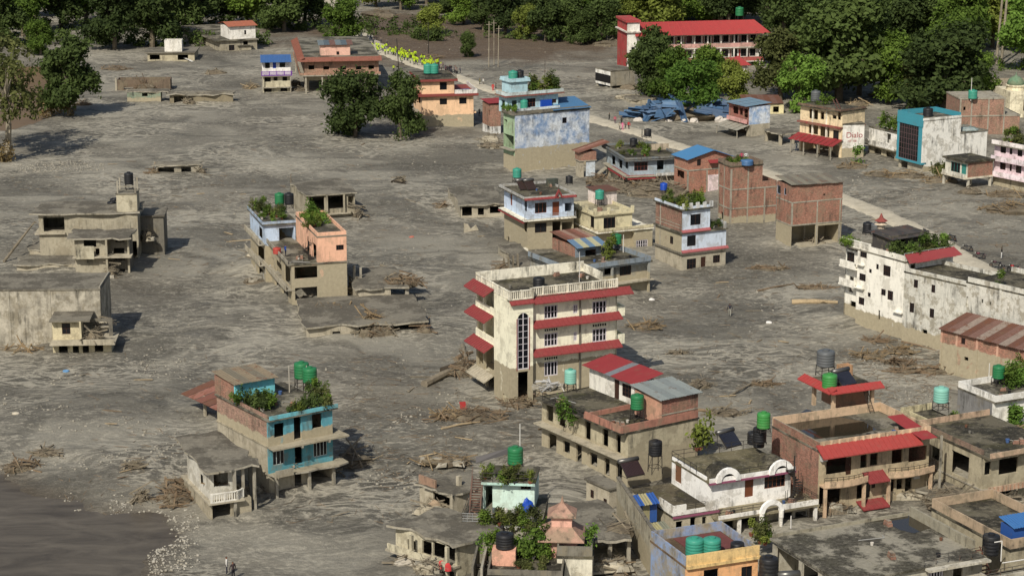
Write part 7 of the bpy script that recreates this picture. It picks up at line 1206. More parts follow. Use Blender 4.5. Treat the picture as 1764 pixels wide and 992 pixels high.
h = House('shop', 'grey shop with black and white striped shutter left of the trees', 'building', '4', (172, 515), 30, 310, 85); zr = h.Z(405); h.shell(.9, zr, weathered((146, 138, 118), None, .5), matS=weathered((222, 218, 206))); h.box('shutter_band', flat((26, 24, 24), .7), -.04, -.003, .1, h.D - .05, zr - 2.9, zr - 1.1); h.slab(zr + .1, ROOFM, .25); h.columns([(.2, .3), (.2, h.D - .6), (h.W - .6, .3)], B0, .9, CONC, .4)
g_ = House('ruin', 'low broken wall and collapsed room below the striped shop', 'ruin', '4', (285, 605), 16, 430, 135); g_.D = 5; g_.shell(B0, 1.2, MUDM, [], []); g_.slab(1.4, ROOFM, .2, sag=.2); debris(P('4', 290, 510), 3.2, 2.0, 1.8, 'collapsed concrete bits beside the striped shop', 92, 26, 1.8, WOODG, chunks=10)
h = House('shed', 'blue and white washed shed with pink front and sheet awning', 'house', '4', (960, 782), 28, 1080, 845); z1, z2 = fl(h, 712, 610); h.shell(z1, z2, weathered((204, 210, 214), None, .2, fade=(140, 168, 204)), [], [('h', 955, 625, 930, 668), ('h', 925, 618, 905, 655), ('h', 900, 612, 868, 645)], matS=weathered((160, 96, 80))); h.shell(B0, z1, MUDM, [], [('h', 945, 720, 880, 775)]); h.parapet(z1 + .2, .8, weathered((216, 150, 140)), 'S', x0=-.6, x1=2); h.sheets((-1.0, h.D + .4, z2 + .1), (-1.0, -.3, z2 + .1), (h.W + .3, -.3, z2 + .5), (h.W + .3, h.D + .4, z2 + .5), 6, paint((110, 140, 158), .5, .12, .05)); h.sheets((-3.0, h.D + .6, z1 - .9), (-3.0, -.2, z1 - .9), (0, -.2, z1 - .1), (0, h.D + .6, z1 - .1), 5, paint((150, 146, 130), .6, .2, .1)); h.columns([(-2.8, .1), (-2.8, h.D)], B0, z1 - 1, CONC, .15)
g_ = House('house', 'low yellow house with brown roof behind the blue washed shed', 'house', '4', (1065, 650), 6, 1160, 1000); g_.D = 5; g_.shell(B0, g_.Z(595), weathered((214, 200, 140), None, .4), [('h', 1098, 608, 1130, 640)]); g_.sheets((-5, -.4, g_.Z(595)), (g_.W, -.4, g_.Z(590)), (g_.W, 5, g_.Z(590) + 1.0), (-5, 5, g_.Z(590) + 1.2), 7, [RUSTY, paint((120, 86, 72), .8, .3, .3)])
g_ = House('ruin', 'half buried slab porch on stubby posts right of the blue washed shed', 'ruin', '4', (1135, 828), 22, 1215, 1052); g_.slab(g_.Z(765), ROOFM, .25, (.4, 1.2, .3, .3), sag=.1); g_.columns([(0, 0), (g_.W, .4), (0, g_.D - .4)], B0, g_.Z(765), MUDM, .5); g_.wall('F', 0, g_.W + 1, B0, g_.Z(770), CONCD, off=g_.D - .2)
# collapsed blue sheets
t = thing('collapsed_roof', 'heap of crumpled blue roofing sheets under the bright green tree', 'collapsed roof', P('4', 610, 665)); lump(11, 6, 3.0, 77, 16, 5).build('rubble_mound', DIRTM, t); rn = random.Random(23); BS_ = [paint((66, 104, 140), .6, .25), paint((54, 84, 116), .6, .25), paint((84, 122, 156), .6, .2)]
for i in range(90):
    a = rn.uniform(0, 6.28); q = rn.random() ** .5; c = Vector((math.cos(a) * 12.5 * q, math.sin(a) * 7.5 * q, 3.2 * (1 - q * q) + .5)); u = Vector((rn.gauss(0, 1), rn.gauss(0, .5), rn.gauss(0, .25))).normalized() * rn.uniform(1.6, 3.4); v = Vector((-u.y * .4 + rn.gauss(0, .2), .7, rn.gauss(0, .35) + .25)).normalized() * rn.uniform(.5, .9); k = 6; V = []
    for j in range(k + 1):
        f = j / k * 2 - 1; b = Vector((0, 0, .07 * (j % 2) + .25 * math.sin(f * 2 + i))); V += [c + v * f - u + b, c + v * f + b * 1.2, c + v * f + u + b]
    MB().add(V, [q_ for j in range(k) for q_ in ((3*j, 3*j+3, 3*j+4, 3*j+1), (3*j+1, 3*j+4, 3*j+5, 3*j+2))]).build('roof_sheet', rn.choice(BS_), t)
for i in range(9): lump(rn.uniform(.8, 1.4), .8, rn.uniform(.6, 1.1), 90 + i).build('white_sack_heap', flat((196, 188, 176), .9), t, loc=(rn.uniform(-11, 11), -6.0 + rn.uniform(-.8, .8), 0))
debris(P('c5', 760, 720), 6, 3, 2.2, 'wrecked dark sheets and rubble under the big trees', 93, 50, 2.2, flat((60, 62, 66)), DIRTM, chunks=6); debris(P('c5', 515, 790), 2.6, 1.6, 1.6, 'fan of broken poles on open mud behind the shop', 94, 40, 1.8, WOODP)
o = MB().box(0, 24, 0, .4, B0, 3.2).build('compound_wall', weathered((150, 136, 112), None, .5)); o.location = P('c5', 1450, 690); o.rotation_euler = (0, 0, R(4)); tag(o, 'long buff compound wall below the forest at right', 'wall')
# ================================================================ trees
ORD = ['first', 'second', 'third', 'fourth', 'fifth', 'sixth', 'seventh', 'eighth', 'ninth', 'tenth', 'eleventh', 'twelfth']
def T(x, y, v, s, kind, label, group=None, sx=1.0, bark=None): return tree(G('f', x, y), v, s, kind, label, group, sx=sx, bark=bark)
# named trees
T(12, 277, 8, 1.5, 'dusty', 'tall sparse pale trunked tree at the left edge', sx=.85, bark=BARKP); T(-14, 262, 8, 1.5, 'dusty', 'tall sparse tree cut by the left picture edge', sx=.85, bark=BARKP)
T(120, 200, 0, 1.02, 'dark', 'round tree with muddy trunk beside the brown river', bark=BARKP)
T(612, 236, 6, 1.12, 'dark', 'broad dark low tree left of the peach house', sx=1.12); T(690, 237, 7, 1.05, 'dark', 'narrower dark tree touching the peach house', sx=.82)
T(592, 76, 6, 1.05, 'mid', 'green tree at the head of the crowd', sx=1.0); T(740, 60, 3, .52, 'yellow', 'small lone tree on the brown field', sx=1.2); T(806, 98, 6, .52, 'dark', 'dark round bush tree on the brown field', sx=.8)
T(1118, 172, 0, .98, 'dark', 'dark tree left in front of the school', sx=.85); T(1160, 182, 1, .8, 'mid', 'green tree in front of the school tower side', sx=.9); T(1195, 200, 6, 1.02, 'bright', 'bright green tree over the blue sheets', sx=1.1); T(1225, 168, 2, .7, 'mid', 'green tree before the middle of the school'); T(1262, 186, 3, .62, 'yellow', 'yellowish sparse tree before the red pavilion', sx=.95)
T(1376, 190, 6, 1.0, 'bright', 'bright green tree between shed and cream shop', sx=1.05); T(1345, 172, 2, .95, 'dusty', 'dusty tree at the right end of the school', sx=1.0); T(1445, 175, 1, 1.5, 'dark', 'huge dark tree behind the cream shop', sx=1.15); T(1425, 150, 0, 1.5, 'dark', 'tall dark tree behind the bright green one')
T(1530, 178, 3, .95, 'mid', 'mid green tree between two huge dark trees'); T(1625, 196, 1, 1.2, 'dark', 'wide dark tree behind the turquoise glass front', sx=1.3); T(1590, 185, 7, 1.0, 'dusty', 'bushy dusty tree left of the far brick house'); T(1480, 165, 2, 1.2, 'dark', 'dark tree over the wrecked sheets'); T(1680, 175, 6, .9, 'mid', 'low green tree behind the far brick house')
rn = random.Random(31)
fg = 'trees of the forest edge'; kinds = ['mid', 'dark', 'mid', 'bright', 'dark', 'mid', 'yellow']
# left background
for i, (x, y, v, s) in enumerate([(40, 62, 0, 1.2), (105, 52, 2, 1.2), (198, 86, 1, 1.15), (262, 82, 0, 1.3), (150, 40, 3, 1.2), (300, 60, 2, 1.2), (345, 48, 1, 1.1), (395, 44, 0, 1.15), (440, 48, 3, 1.1), (490, 55, 1, 1.15), (525, 45, 2, 1.0), (0, 80, 3, 1.1), (70, 95, 6, .8), (240, 40, 1, 1.2), (320, 30, 0, 1.2), (420, 25, 2, 1.2), (60, 30, 0, 1.3), (500, 22, 0, 1.1), (180, 20, 2, 1.2), (370, 12, 1, 1.2), (270, 12, 1, 1.2), (110, 8, 0, 1.2), (460, 4, 1, 1.1), (20, 5, 2, 1.2)]):
    T(x, y, v, s * .95, 'dark' if i % 4 else 'mid', 'broad tree in the left background row', 'dark trees of the left background')
# forest edge and interior on the right
for i, (x, y) in enumerate([(648, 12), (690, 18), (735, 8), (778, 30), (800, 42), (832, 52), (870, 58), (905, 66), (940, 72), (975, 70), (1005, 76), (1040, 74), (1075, 60), (760, 5), (820, 20), (880, 32), (930, 42), (985, 44), (1030, 42)]):
    T(x, y, rn.choice([6, 7, 0, 3]) if y > 25 else rn.choice([0, 1, 2]), rn.uniform(.72, 1.0), rn.choice(kinds), 'sunlit tree of the forest edge beyond the brown field', fg)
for i in range(60):
    x = 650 + rn.random() * 1150; y = rn.uniform(-38, 36) if x < 1060 else rn.uniform(-42, 70)
    if x < 1060 and y > 45 - (1060 - x) * .08 - 12: continue
    T(x, y, rn.choice([0, 1, 2, 4, 5, 4]), rn.uniform(.95, 1.35), rn.choice(kinds), 'tall tree deep in the forest behind the school', 'tall trees of the forest')
for i in range(26): T(1045 + i * 11.5, rn.uniform(8, 52), rn.choice([0, 1, 2, 4]), rn.uniform(.9, 1.15), rn.choice(kinds), 'forest tree directly behind the school roof', 'forest trees behind the school roof')
for i in range(26):
    x = 1340 + rn.random() * 440; y = rn.uniform(60, 128); T(x, y, rn.choice([4, 5, 0, 2]), rn.uniform(.9, 1.25), rn.choice(kinds), 'forest tree above the right hand houses', 'forest trees above the right hand houses')
for x, y, h_ in ((1725, 112, 26), (1716, 110, 18), (975, 60, 20)): pole(G('f', x, y), h_, .35, BARKP, 'bare pale tree trunk standing at x%s of the forest edge' % '' if False else {1725: 'tall bare pale trunk at the right forest edge', 1716: 'shorter bare trunk beside the tall pale one', 975: 'straight pale trunk in the forest left of the school'}[x], 'bare_trunk', 'tree', lean=(.8, .3))
# undergrowth
me = leaves(401, [(x * 3.0 + rn.uniform(-1, 1), rn.uniform(-6, 6), .6, 2.2, 1.6, 1) for x in range(-26, 27)], 9000, .34); me.materials.append(LF['mid']); o = bpy.data.objects.new('undergrowth', me); COL.objects.link(o); o.location = G('f', 1690, 118); tag(o, 'green undergrowth below the forest at right', 'undergrowth', kind='stuff')
me = leaves(402, [(x * 2.6 + rn.uniform(-1, 1), rn.uniform(-3, 3) - x * .6, .4, 1.8, 1.3, 1) for x in range(-22, 23)], 7000, .3); me.materials.append(LF['dark']); o = bpy.data.objects.new('undergrowth', me); COL.objects.link(o); o.location = G('f', 910, 68); tag(o, 'dark scrub along the forest foot', 'undergrowth', kind='stuff')
shrub(G('f', 1473, 283), 2.5, 'bright', 'slim upright green tree in front of the lettered wall', None, True, False, 'tree', 'young_tree', 1)
shrub(G('f', 1608, 285), 3.2, 'mid', 'small tree against the stained white wall', None, True, False, 'tree', 'young_tree', 2)
for i, (x, y) in enumerate(((1618, 300), (1630, 304), (1622, 310))): shrub(G('f', x, y), 2.4, 'dusty', 'bush at the foot of the stained white wall', 'bushes at the stained white wall', False, False, 'bush', 'bush', i)
for i, (x, y) in enumerate(((735, 68), (745, 70), (752, 71), (722, 66))): shrub(G('f', x, y), 3.4, 'dark', 'low bush on the brown field', 'bushes on the brown field', False, False, 'bush', 'bush', i)
for i, (k, x, y, hw, lab) in enumerate((('dark', 350, 50, 24, 'dark scrub below the left background trees'), ('dark', 120, 78, 20, 'dark scrub behind the river trees'))):
    me = leaves(410 + i, [(q * 2.6 + rn.uniform(-1, 1), rn.uniform(-5, 5), 1.2, 2.4, 2.4, 1) for q in range(-hw, hw)], 11000, .4); me.materials.append(LF[k]); o = bpy.data.objects.new('undergrowth', me); COL.objects.link(o); o.location = G('f', x, y); tag(o, lab, 'undergrowth', kind='stuff')
# hanging dry vines on the river trees
me = leaves(405, [(0, 0, 3.0, 1.2, 3.2, 1), (-4.5, .5, 2.6, 1.8, 2.8, 1.2), (-2, 0, 4, 1.6, 2.5, .8)], 1600, .28, droop=.6); me.materials.append(LF['dry']); o = bpy.data.objects.new('dry_vines', me); COL.objects.link(o); o.location = G('f', 120, 200); tag(o, 'dry vines hanging round the muddy river tree', 'vines')
me = leaves(406, [(0, 0, 2.2, 1.3, 2.6, 1)], 700, .3, droop=.5); me.materials.append(LF['dry']); o = bpy.data.objects.new('dry_vines', me); COL.objects.link(o); o.location = G('f', 10, 278); tag(o, 'dry grass caught on the left edge tree trunk', 'vines')
# ================================================================ people and motorbikes
NE = (186, 214, 48); rn = random.Random(41); P0 = [P('f', *q) for q in ((652, 84), (690, 98), (720, 110), (758, 118))]
def along(pts, f):
    f *= len(pts) - 1; i = min(int(f), len(pts) - 2); return pts[i].lerp(pts[i + 1], f - i)
for i in range(110):
    q = along(P0, rn.random() ** .9) + Vector((rn.gauss(0, 1.4), rn.gauss(0, 3.0), 0)); q.z = gzs(q.x, q.y) + .12
    person(q, NE, rn.choice([(40, 44, 60), (60, 60, 66), (46, 40, 38), (90, 92, 100)]), 'person in neon yellow vest in the crowd on the path', 'crowd in neon vests', rn.choice([0, 1, 2]), rn.uniform(0, 6.28), rn.uniform(.96, 1.1))
P1 = [P('f', *q) for q in ((600, 72), (622, 70), (642, 80))]
for i in range(26):
    q = along(P1, rn.random()) + Vector((rn.gauss(0, 1.6), rn.gauss(0, 3), 0)); q.z = gzs(q.x, q.y) + .1
    person(q, rn.choice([(190, 186, 176), (60, 62, 72), (120, 110, 100), (200, 196, 190)]), rn.choice([(40, 44, 60), (60, 60, 66)]), 'onlooker in plain clothes at the head of the crowd', 'onlookers behind the crowd', rn.choice([0, 1, 2]), rn.uniform(0, 6.28))
P2 = [P('f', *q) for q in ((758, 122), (788, 128))]
for i in range(22):
    q = along(P2, rn.random()) + Vector((rn.gauss(0, .9), rn.gauss(0, 2.5), 0)); q.z = gzs(q.x, q.y) + .1
    person(q, rn.choice([(50, 46, 54), (96, 70, 74), (70, 72, 84), (140, 130, 120)]), (40, 38, 42), 'person in dark clothes behind the teal tanks', 'dark clothed people at the crowd end', rn.choice([0, 1, 2]), rn.uniform(0, 6.28))
for k, x, y, sh, lg, po, lab in [('3', 97, 248, (120, 116, 84), (60, 60, 50), 0, 'person in olive walking near the peach house'), ('3', 119, 248, (206, 204, 196), (120, 110, 100), 0, 'person in white walking near the peach house'), ('3', 181, 288, (196, 28, 36), (190, 26, 34), 2, 'person in red robe on the path'), ('3', 199, 282, (70, 74, 70), (40, 40, 44), 0, 'dark clothed person beside the one in red'), ('3', 95, 450, (44, 44, 48), (36, 36, 40), 0, 'person in black beside the peach house wall'),
        ('3', 917, 476, (48, 52, 46), (40, 38, 40), 1, 'person in black leading the group on the path'), ('3', 953, 500, (176, 90, 104), (90, 70, 80), 0, 'person in pink second on the path'), ('3', 994, 506, (60, 60, 50), (40, 40, 40), 2, 'person in dark green at the back of the group'), ('3', 982, 540, (170, 160, 140), (90, 84, 80), 0, 'person in beige at the front left of the group'), ('3', 1001, 540, (214, 120, 150), (200, 110, 140), 0, 'person in bright pink in the group'), ('3', 1019, 538, (70, 66, 64), (50, 46, 48), 1, 'child in dark clothes in the group'), ('3', 1040, 540, (176, 44, 50), (60, 46, 50), 2, 'person in red shirt at the right of the group'), ('3', 1124, 584, (120, 122, 110), (60, 60, 58), 2, 'person standing by the black roof tank'),
        ('c2', 572, 300, (50, 50, 58), (150, 148, 136), 0, 'lone person in dark shirt crossing the mud'), ('c7', 788, 668, (34, 34, 36), (206, 204, 198), 3, 'person in white trousers carrying a frame overhead'), ('f', 391, 992, (200, 196, 188), (50, 50, 60), 2, 'person in white at the bottom edge'), ('f', 402, 1000, (70, 60, 60), (40, 40, 44), 2, 'person in dark clothes at the bottom edge'), ('c6', 300, 478, (180, 200, 60), (50, 50, 60), 2, 'person in yellow vest beside the long brick house'), ('f', 1372, 262, (120, 140, 150), (50, 60, 80), 1, 'person sorting junk left of the red awning'), ('f', 450, 46, (60, 60, 60), (40, 40, 40), 2, 'distant person on the far path')]:
    q = G(k, x, y); q.z += .08; person(q, sh, lg, lab, None, po, rn.uniform(0, 6.28), 1.05 if 'child' not in lab else .8)
q = G('c7', 788, 668); t = thing('wooden_frame', 'wooden frame held overhead on the mud', 'frame', q + Vector((0, 0, 1.95)), .3)
for a, b in (((-.9, -.3, 0), (.9, -.3, .2)), ((-.9, .5, .1), (.9, .5, .3)), ((-.9, -.3, 0), (-.9, .5, .1)), ((.9, -.3, .2), (.9, .5, .3))): MB().beam(a, b, .08, .08).build('rail', WOODM, t)
for x, y, rz, c, lab in [(285, 505, 40, (40, 42, 46), 'grey motorbike farthest up the path'), (440, 598, 70, (26, 26, 28), 'black motorbike second on the path edge'), (563, 672, 74, (96, 26, 44), 'maroon motorbike on the path edge'), (730, 765, 66, (60, 24, 34), 'dark red motorbike with rider post'), (815, 812, 74, (24, 24, 26), 'black motorbike partly behind the grey wall'), (905, 812, 70, (150, 26, 30), 'red motorbike at the right behind the wall'), (22, 455, 30, (30, 30, 32), 'black motorbike behind the roof garden')]:
    q = G('c7', x, y); q.z += .1; motorbike(q, R(rz), c, lab)
# ================================================================ poles, junk, logs, debris
for x, y, h_, lean in ((842, 116, 11, (.1, 0)), (851, 112, 11, (0, 0)), (858, 116, 10, (.2, 0)), (738, 92, 8, (0, 0)), (687, 120, 7.5, (-.4, 0))): pole(G('f', x, y), h_, .12, BARKP if x > 800 else IRON, {842: 'left of three leaning poles on the field', 851: 'middle of three leaning poles on the field', 858: 'right of three leaning poles on the field', 738: 'utility pole in the brown field', 687: 'dark utility pole beside the crowd'}[x], 'utility_pole', lean=lean, cross=x > 840)
log(G('c2', 1055, 195), G('c2', 1410, 200), .42, WOODP, 'thick orange tan log left of the tall white building', 2, 3); log(G('c2', 790, 98), G('c2', 1060, 45), .16, WOODM, 'long thin brown branch on the open mud', 3, 4); log(G('c1', 570, 605), G('c1', 650, 545), .22, flat((52, 46, 38), .9), 'dark forked stump in the open mud', 1, 6); log(G('c1', 575, 600), G('c1', 690, 612), .18, flat((52, 46, 38), .9), 'dark branch beside the forked stump', 3, 8)
log(G('c4', 610, 255), G('c4', 1010, 60), .5, WOODG, 'big dark trunk left of the cream building', 2, 9); debris(G('c4', 1000, 150), 2.0, 1.6, 2.2, 'upturned roots beside the cream building', 101, 90, 1.8, WOODM); log(G('c4', 780, 110), G('c4', 1080, 30), .45, flat((70, 62, 50), .9), 'second dark trunk against the cream building', 2, 10)
for i, (x, y, rx, ry, hh, lab, st, wm) in enumerate([(1500, 430, 2.0, 1.6, 1.1, 'heap of branches at the tower foot', 90, WOODM), (1640, 380, 1.6, 1.2, .9, 'heap of branches right of the arched window', 70, WOODM), (1060, 560, 4.2, 2.6, 1.2, 'long brown branch heap before the cream building', 170, WOODM), (860, 560, 1.8, 1.6, .9, 'straw coloured tangle at the heap end', 70, STRAW)]): debris(G('c4', x, y), rx, ry, hh, lab, 110 + i, st, 1.7, wm)
for i, (k, a, b, r_, lab) in enumerate([('7', (660, 870), (735, 930), .3, 'thick root trunk leaning off the buried slab'), ('7', (800, 840), (830, 930), .28, 'upright torn trunk on the buried slab edge'), ('7', (770, 560), (900, 640), .2, 'long split trunk on the far slab end'), ('7', (980, 830), (1010, 900), .26, 'short trunk at the right end of the buried slab'), ('b3', (60, 560), (110, 760), .3, 'root bole against the cream building balcony'), ('b3', (20, 640), (120, 600), .34, 'black trunk beside the cream building balcony'), ('8', (20, 840), (110, 835), .18, 'dark beam left of the annex wall'), ('b4', (440, 765), (640, 815), .14, 'long pale pole at the foot of the grey building'), ('c2', (560, 940), (800, 800), .14, 'thin pole on the central mud'), ('b5', (1365, 500), (1530, 520), .2, 'tan log behind the small brick room')]): log(G(k, *a), G(k, *b) + Vector((0, 0, .5 if k == '7' else 0)), r_, (WOODG, WOODM)[i % 2], lab, 3, 40 + i)
log(G('c4', 775, 695), G('c4', 1140, 610), .14, WOODP, 'pale pole below the brown branch heap', 1, 12); o = MB().hexa([(-.5, 0, 0), (.5, 0, 0), (.5, .1, 0), (-.5, .1, 0), (-.8, .1, 1.6), (.2, .1, 1.7), (.2, .2, 1.7), (-.8, .2, 1.6)]).build('red_panel', flat((160, 52, 50), .7), None, False, G('c4', 990, 500)); o.scale = (.7, .7, .7); tag(o, 'red panel stuck in the brown branch heap', 'panel')
dl = [('b4', 255, 860, 2.2, 1.2, .7, 'straw clump'), ('b4', 420, 835, 2.2, 1.4, .8, 'straw clump'), ('b4', 430, 890, 2.4, 1.0, .5, 'twig mat'), ('b4', 470, 930, 2.6, 1.0, .6, 'twig mat'), ('b4', 640, 925, 3.0, 1.6, .8, 'twig mat'), ('b4', 290, 770, 1.8, .8, .4, 'twig mat'), ('b3', 1175, 440, 2.6, 1.6, .8, 'straw clump'), ('b2', 850, 930, 3.4, 1.2, .4, 'twig mat'), ('b2', 1160, 750, 1.2, .8, 1.6, 'root stump'), ('b2', 1290, 730, 1.6, 1.0, 1.0, 'root stump'), ('b5', 1390, 310, 1.6, 1.2, 1.2, 'root stump'), ('5', 350, 690, 3.6, 2.0, .8, 'straw clump'), ('5', 520, 740, 4.0, 2.4, .9, 'straw clump'), ('5', 660, 750, 4.0, 2.4, 1.4, 'straw clump'), ('5', 860, 790, 4.0, 2.0, 1.6, 'straw clump'), ('5', 1020, 860, 2.4, 1.6, 1.6, 'root stump'), ('5', 1240, 880, 4.0, 2.4, 1.2, 'straw clump'), ('5', 1280, 960, 6.0, 4.0, 1.6, 'straw clump'), ('c7', 830, 80, 4, 3, 1.0, 'root stump'), ('c7', 870, 230, 5, 3.6, 1.2, 'straw clump'), ('1', 1115, 380, 3, 2, 1.4, 'root stump'), ('1', 600, 360, 4, 2, .8, 'twig mat'), ('1', 430, 545, 2, 1.2, 1, 'twig mat'), ('1', 300, 560, 3, 2, 3.0, 'root stump'), ('1', 1300, 455, 2, 1.4, 1.4, 'root stump'), ('2', 1000, 295, 5, 3, .8, 'twig mat'), ('c3', 200, 470, 2.0, 1.2, .7, 'root stump'), ('c3', 100, 520, 2.2, 1.6, .8, 'twig mat'), ('c3', 590, 540, 1.2, .8, .7, 'root stump'), ('c3', 620, 660, .9, .7, 1.4, 'root stump'), ('f', 300, 860, 1.6, 1.0, .6, 'twig mat'), ('c2', 850, 835, 1.2, .5, .5, 'twig mat'), ('c2', 190, 590, 1.6, .5, .4, 'root stump'), ('c2', 1240, 75, 3, 1.4, .4, 'twig mat'), ('f', 690, 320, 1.2, .8, 1.0, 'root stump'), ('f', 1250, 715, 2.4, 1.4, 1.0, 'root stump'), ('8', 80, 780, 2, 2.6, .8, 'twig mat'), ('c6', 1290, 580, 5, 3, 1.2, 'twig mat'), ('c6', 1740, 300, 6, 3, 2.0, 'root stump'), ('c6', 1580, 280, 6, 3, 2.0, 'root stump'), ('c6', 200, 110, 7, 8, 3.0, 'twig mat')]
cnt = {}
for i, (k, x, y, rx, ry, hh, nm) in enumerate(dl):
    where = {'b4': 'below the tall white building', 'b3': 'right of the cream building', 'b2': 'near the raised brick house', 'b5': 'behind the small brick room', '5': 'on the mud before the right hand shops', 'c7': 'on the mud at the right edge', '1': 'on the far left mud', '2': 'beside the path', 'c3': 'on the lower left mud', 'f': 'on the open mud', 'c2': 'on the central mud', '8': 'left of the annex', 'c6': 'on the far field'}[k]
    c = cnt[(k, nm)] = cnt.get((k, nm), 0) + 1
    debris(G(k, x, y), rx, ry, hh, '%s %s, %s one from the back' % ({'straw clump': 'tan straw clump', 'twig mat': 'flat brown twig mat', 'root stump': 'grey root stump'}[nm], where, ORD[c - 1]), 130 + i, 70 if nm != 'root stump' else 46, 1.5 if nm != 'root stump' else 1.3, {'straw clump': STRAW, 'twig mat': WOODM, 'root stump': WOODG}[nm])
for k, x, y, c, lab in (('c3', 288, 103, (96, 138, 176), 'crumpled blue sheet on the lower left mud'), ('c2', 875, 372, (220, 216, 208), 'white scrap on the central mud'), ('f', 1122, 516, (226, 222, 214), 'white sack beside the grey house'), ('c3', 70, 307, (190, 180, 160), 'pale scrap at the left edge'), ('7', 930, 420, (170, 100, 84), 'reddish sheet on the mud')): o = lump(.45, .28, .25, int(x)).build('scrap_sheet', flat(c, .8), None, False, G(k, x, y)); tag(o, lab, 'scrap')
# fallen boards on the mud
BD = MB().box(-1, 1, -.12, .12, 0, .06).mesh('plank'); BD.materials.append(None)
for i in range(70):
    zone = [(120, 620, 700, 900), (1100, 480, 1440, 700), (380, 240, 850, 420), (620, 640, 940, 800), (700, 60, 1060, 150), (1480, 300, 1764, 440), (60, 280, 420, 470)][i % 7]
    q = G('f', rn.uniform(zone[0], zone[2]), rn.uniform(zone[1], zone[3])); o = bpy.data.objects.new('plank', BD); COL.objects.link(o); o.location = q + Vector((0, 0, .06)); o.rotation_euler = (rn.uniform(-.1, .1), rn.uniform(-.12, .12), rn.uniform(0, 3.14)); sc = rn.uniform(.4, 1.3); o.scale = (sc, rn.uniform(.5, 1.2), 1); o.material_slots[0].link = 'OBJECT'; o.material_slots[0].material = rn.choice([WOODM, WOODG, WOODP]); tag(o, 'loose plank lying on the mud', 'plank', 'loose planks on the mud')
# stones
def rock_mesh(n, zones, smin, smax, seed):
    r_ = np.random.default_rng(seed); V = []; base = np.array([(-1,-1,-.5),(1,-1,-.5),(1,1,-.5),(-1,1,-.5),(-.7,-.6,.6),(.7,-.7,.5),(.6,.7,.7),(-.6,.6,.5)], float) * .5
    fs = np.array([(0,3,2,1),(4,5,6,7),(0,1,5,4),(1,2,6,5),(2,3,7,6),(3,0,4,7)]); xs_ = []; ys_ = []
    z = np.array([zones[i % len(zones)][:5] for i in range(n)], float)
    px = z[:, 0] + (r_.random(n)) * (z[:, 2] - z[:, 0]); py = z[:, 1] + r_.random(n) * (z[:, 3] - z[:, 1])
    u = (px - 882) / FPX; v = -(py - 496) / FPX; dx, dy, dz = u, CP + v * SP, -SP + v * CP; t = -CAMH / dz; X = dx * t; Y = dy * t; Zg = gz(X, Y)
    keep = fbm(X, Y, 6, 3, 77) > z[:, 4] * .12 - .06; X, Y, Zg = X[keep], Y[keep], Zg[keep]; n = len(X)
    s = smin + (smax - smin) * r_.random(n) ** 3; jit = base[None] * r_.uniform(.7, 1.25, (n, 8, 3)) * s[:, None, None] * r_.uniform(.6, 1.2, (n, 1, 3)); a = r_.random(n) * 6.28; c, si = np.cos(a), np.sin(a)
    P_ = np.stack([jit[..., 0] * c[:, None] - jit[..., 1] * si[:, None] + X[:, None], jit[..., 0] * si[:, None] + jit[..., 1] * c[:, None] + Y[:, None], jit[..., 2] + Zg[:, None] + s[:, None] * .1], -1).reshape(-1, 3)
    F_ = (fs[None] + (np.arange(n) * 8)[:, None, None]).reshape(-1, 4).astype(np.int32); m = bpy.data.meshes.new('stones'); m.vertices.add(len(P_)); m.vertices.foreach_set('co', P_.astype(np.float32).ravel()); m.loops.add(F_.size); m.loops.foreach_set('vertex_index', F_.ravel()); m.polygons.add(len(F_)); m.polygons.foreach_set('loop_start', np.arange(0, F_.size, 4, dtype=np.int32)); m.polygons.foreach_set('loop_total', np.full(len(F_), 4, dtype=np.int32)); m.update(calc_edges=True); return m
for nm, n, zones, a, b, col, seed, lab in [('pale_stones', 4200, [(255, 870, 330, 1010, 0), (255, 880, 345, 1010, 0), (120, 870, 140, 920, 0), (190, 860, 285, 905, 0), (30, 880, 60, 905, 0), (60, 870, 100, 890, .3)], .06, .34, (160, 153, 136), 1, 'pale stones along the pool shore'), ('field_stones', 14000, [(60, 620, 330, 900, .9), (1100, 480, 1500, 720, 1.0), (600, 640, 940, 840, 1.0), (0, 590, 300, 860, 1.0), (1500, 600, 1640, 740, .8), (300, 480, 820, 700, 1.3), (20, 280, 180, 300, .2), (380, 240, 860, 460, 1.4), (1450, 300, 1764, 420, 1.1), (640, 40, 1060, 160, 1.2)], .06, .36, (150, 143, 126), 2, 'loose stones scattered over the mud')]:
    me = rock_mesh(n, zones, a, b, seed); me.materials.append(weathered(col, None, .3, var=.4)); o = bpy.data.objects.new(nm, me); COL.objects.link(o); tag(o, lab, 'stones', kind='stuff')
# twigs sown over the mud
m = MB(); rn = random.Random(55)
for i in range(2600):
    z_ = [(100, 600, 700, 900), (1100, 470, 1450, 720), (600, 620, 940, 830), (380, 240, 850, 460), (1450, 300, 1764, 440), (640, 40, 1060, 170), (1450, 600, 1640, 700), (20, 300, 420, 480)][i % 8]
    q = P('f', rn.uniform(z_[0], z_[2]), rn.uniform(z_[1], z_[3])); a = rn.uniform(0, 3.14); L_ = rn.uniform(.2, .9); d = Vector((math.cos(a) * L_, math.sin(a) * L_, rn.uniform(-.05, .12))); q.z = 0; m.tube(q - d, q + d, .035, .015, 3, False)
V = np.array(m.V); V[:, 2] += gz(V[:, 0], V[:, 1]) + .04; m.V = [tuple(v) for v in V]; o = m.build('scattered_twigs', WOODM); tag(o, 'small twigs scattered over the mud', 'twigs', kind='stuff')

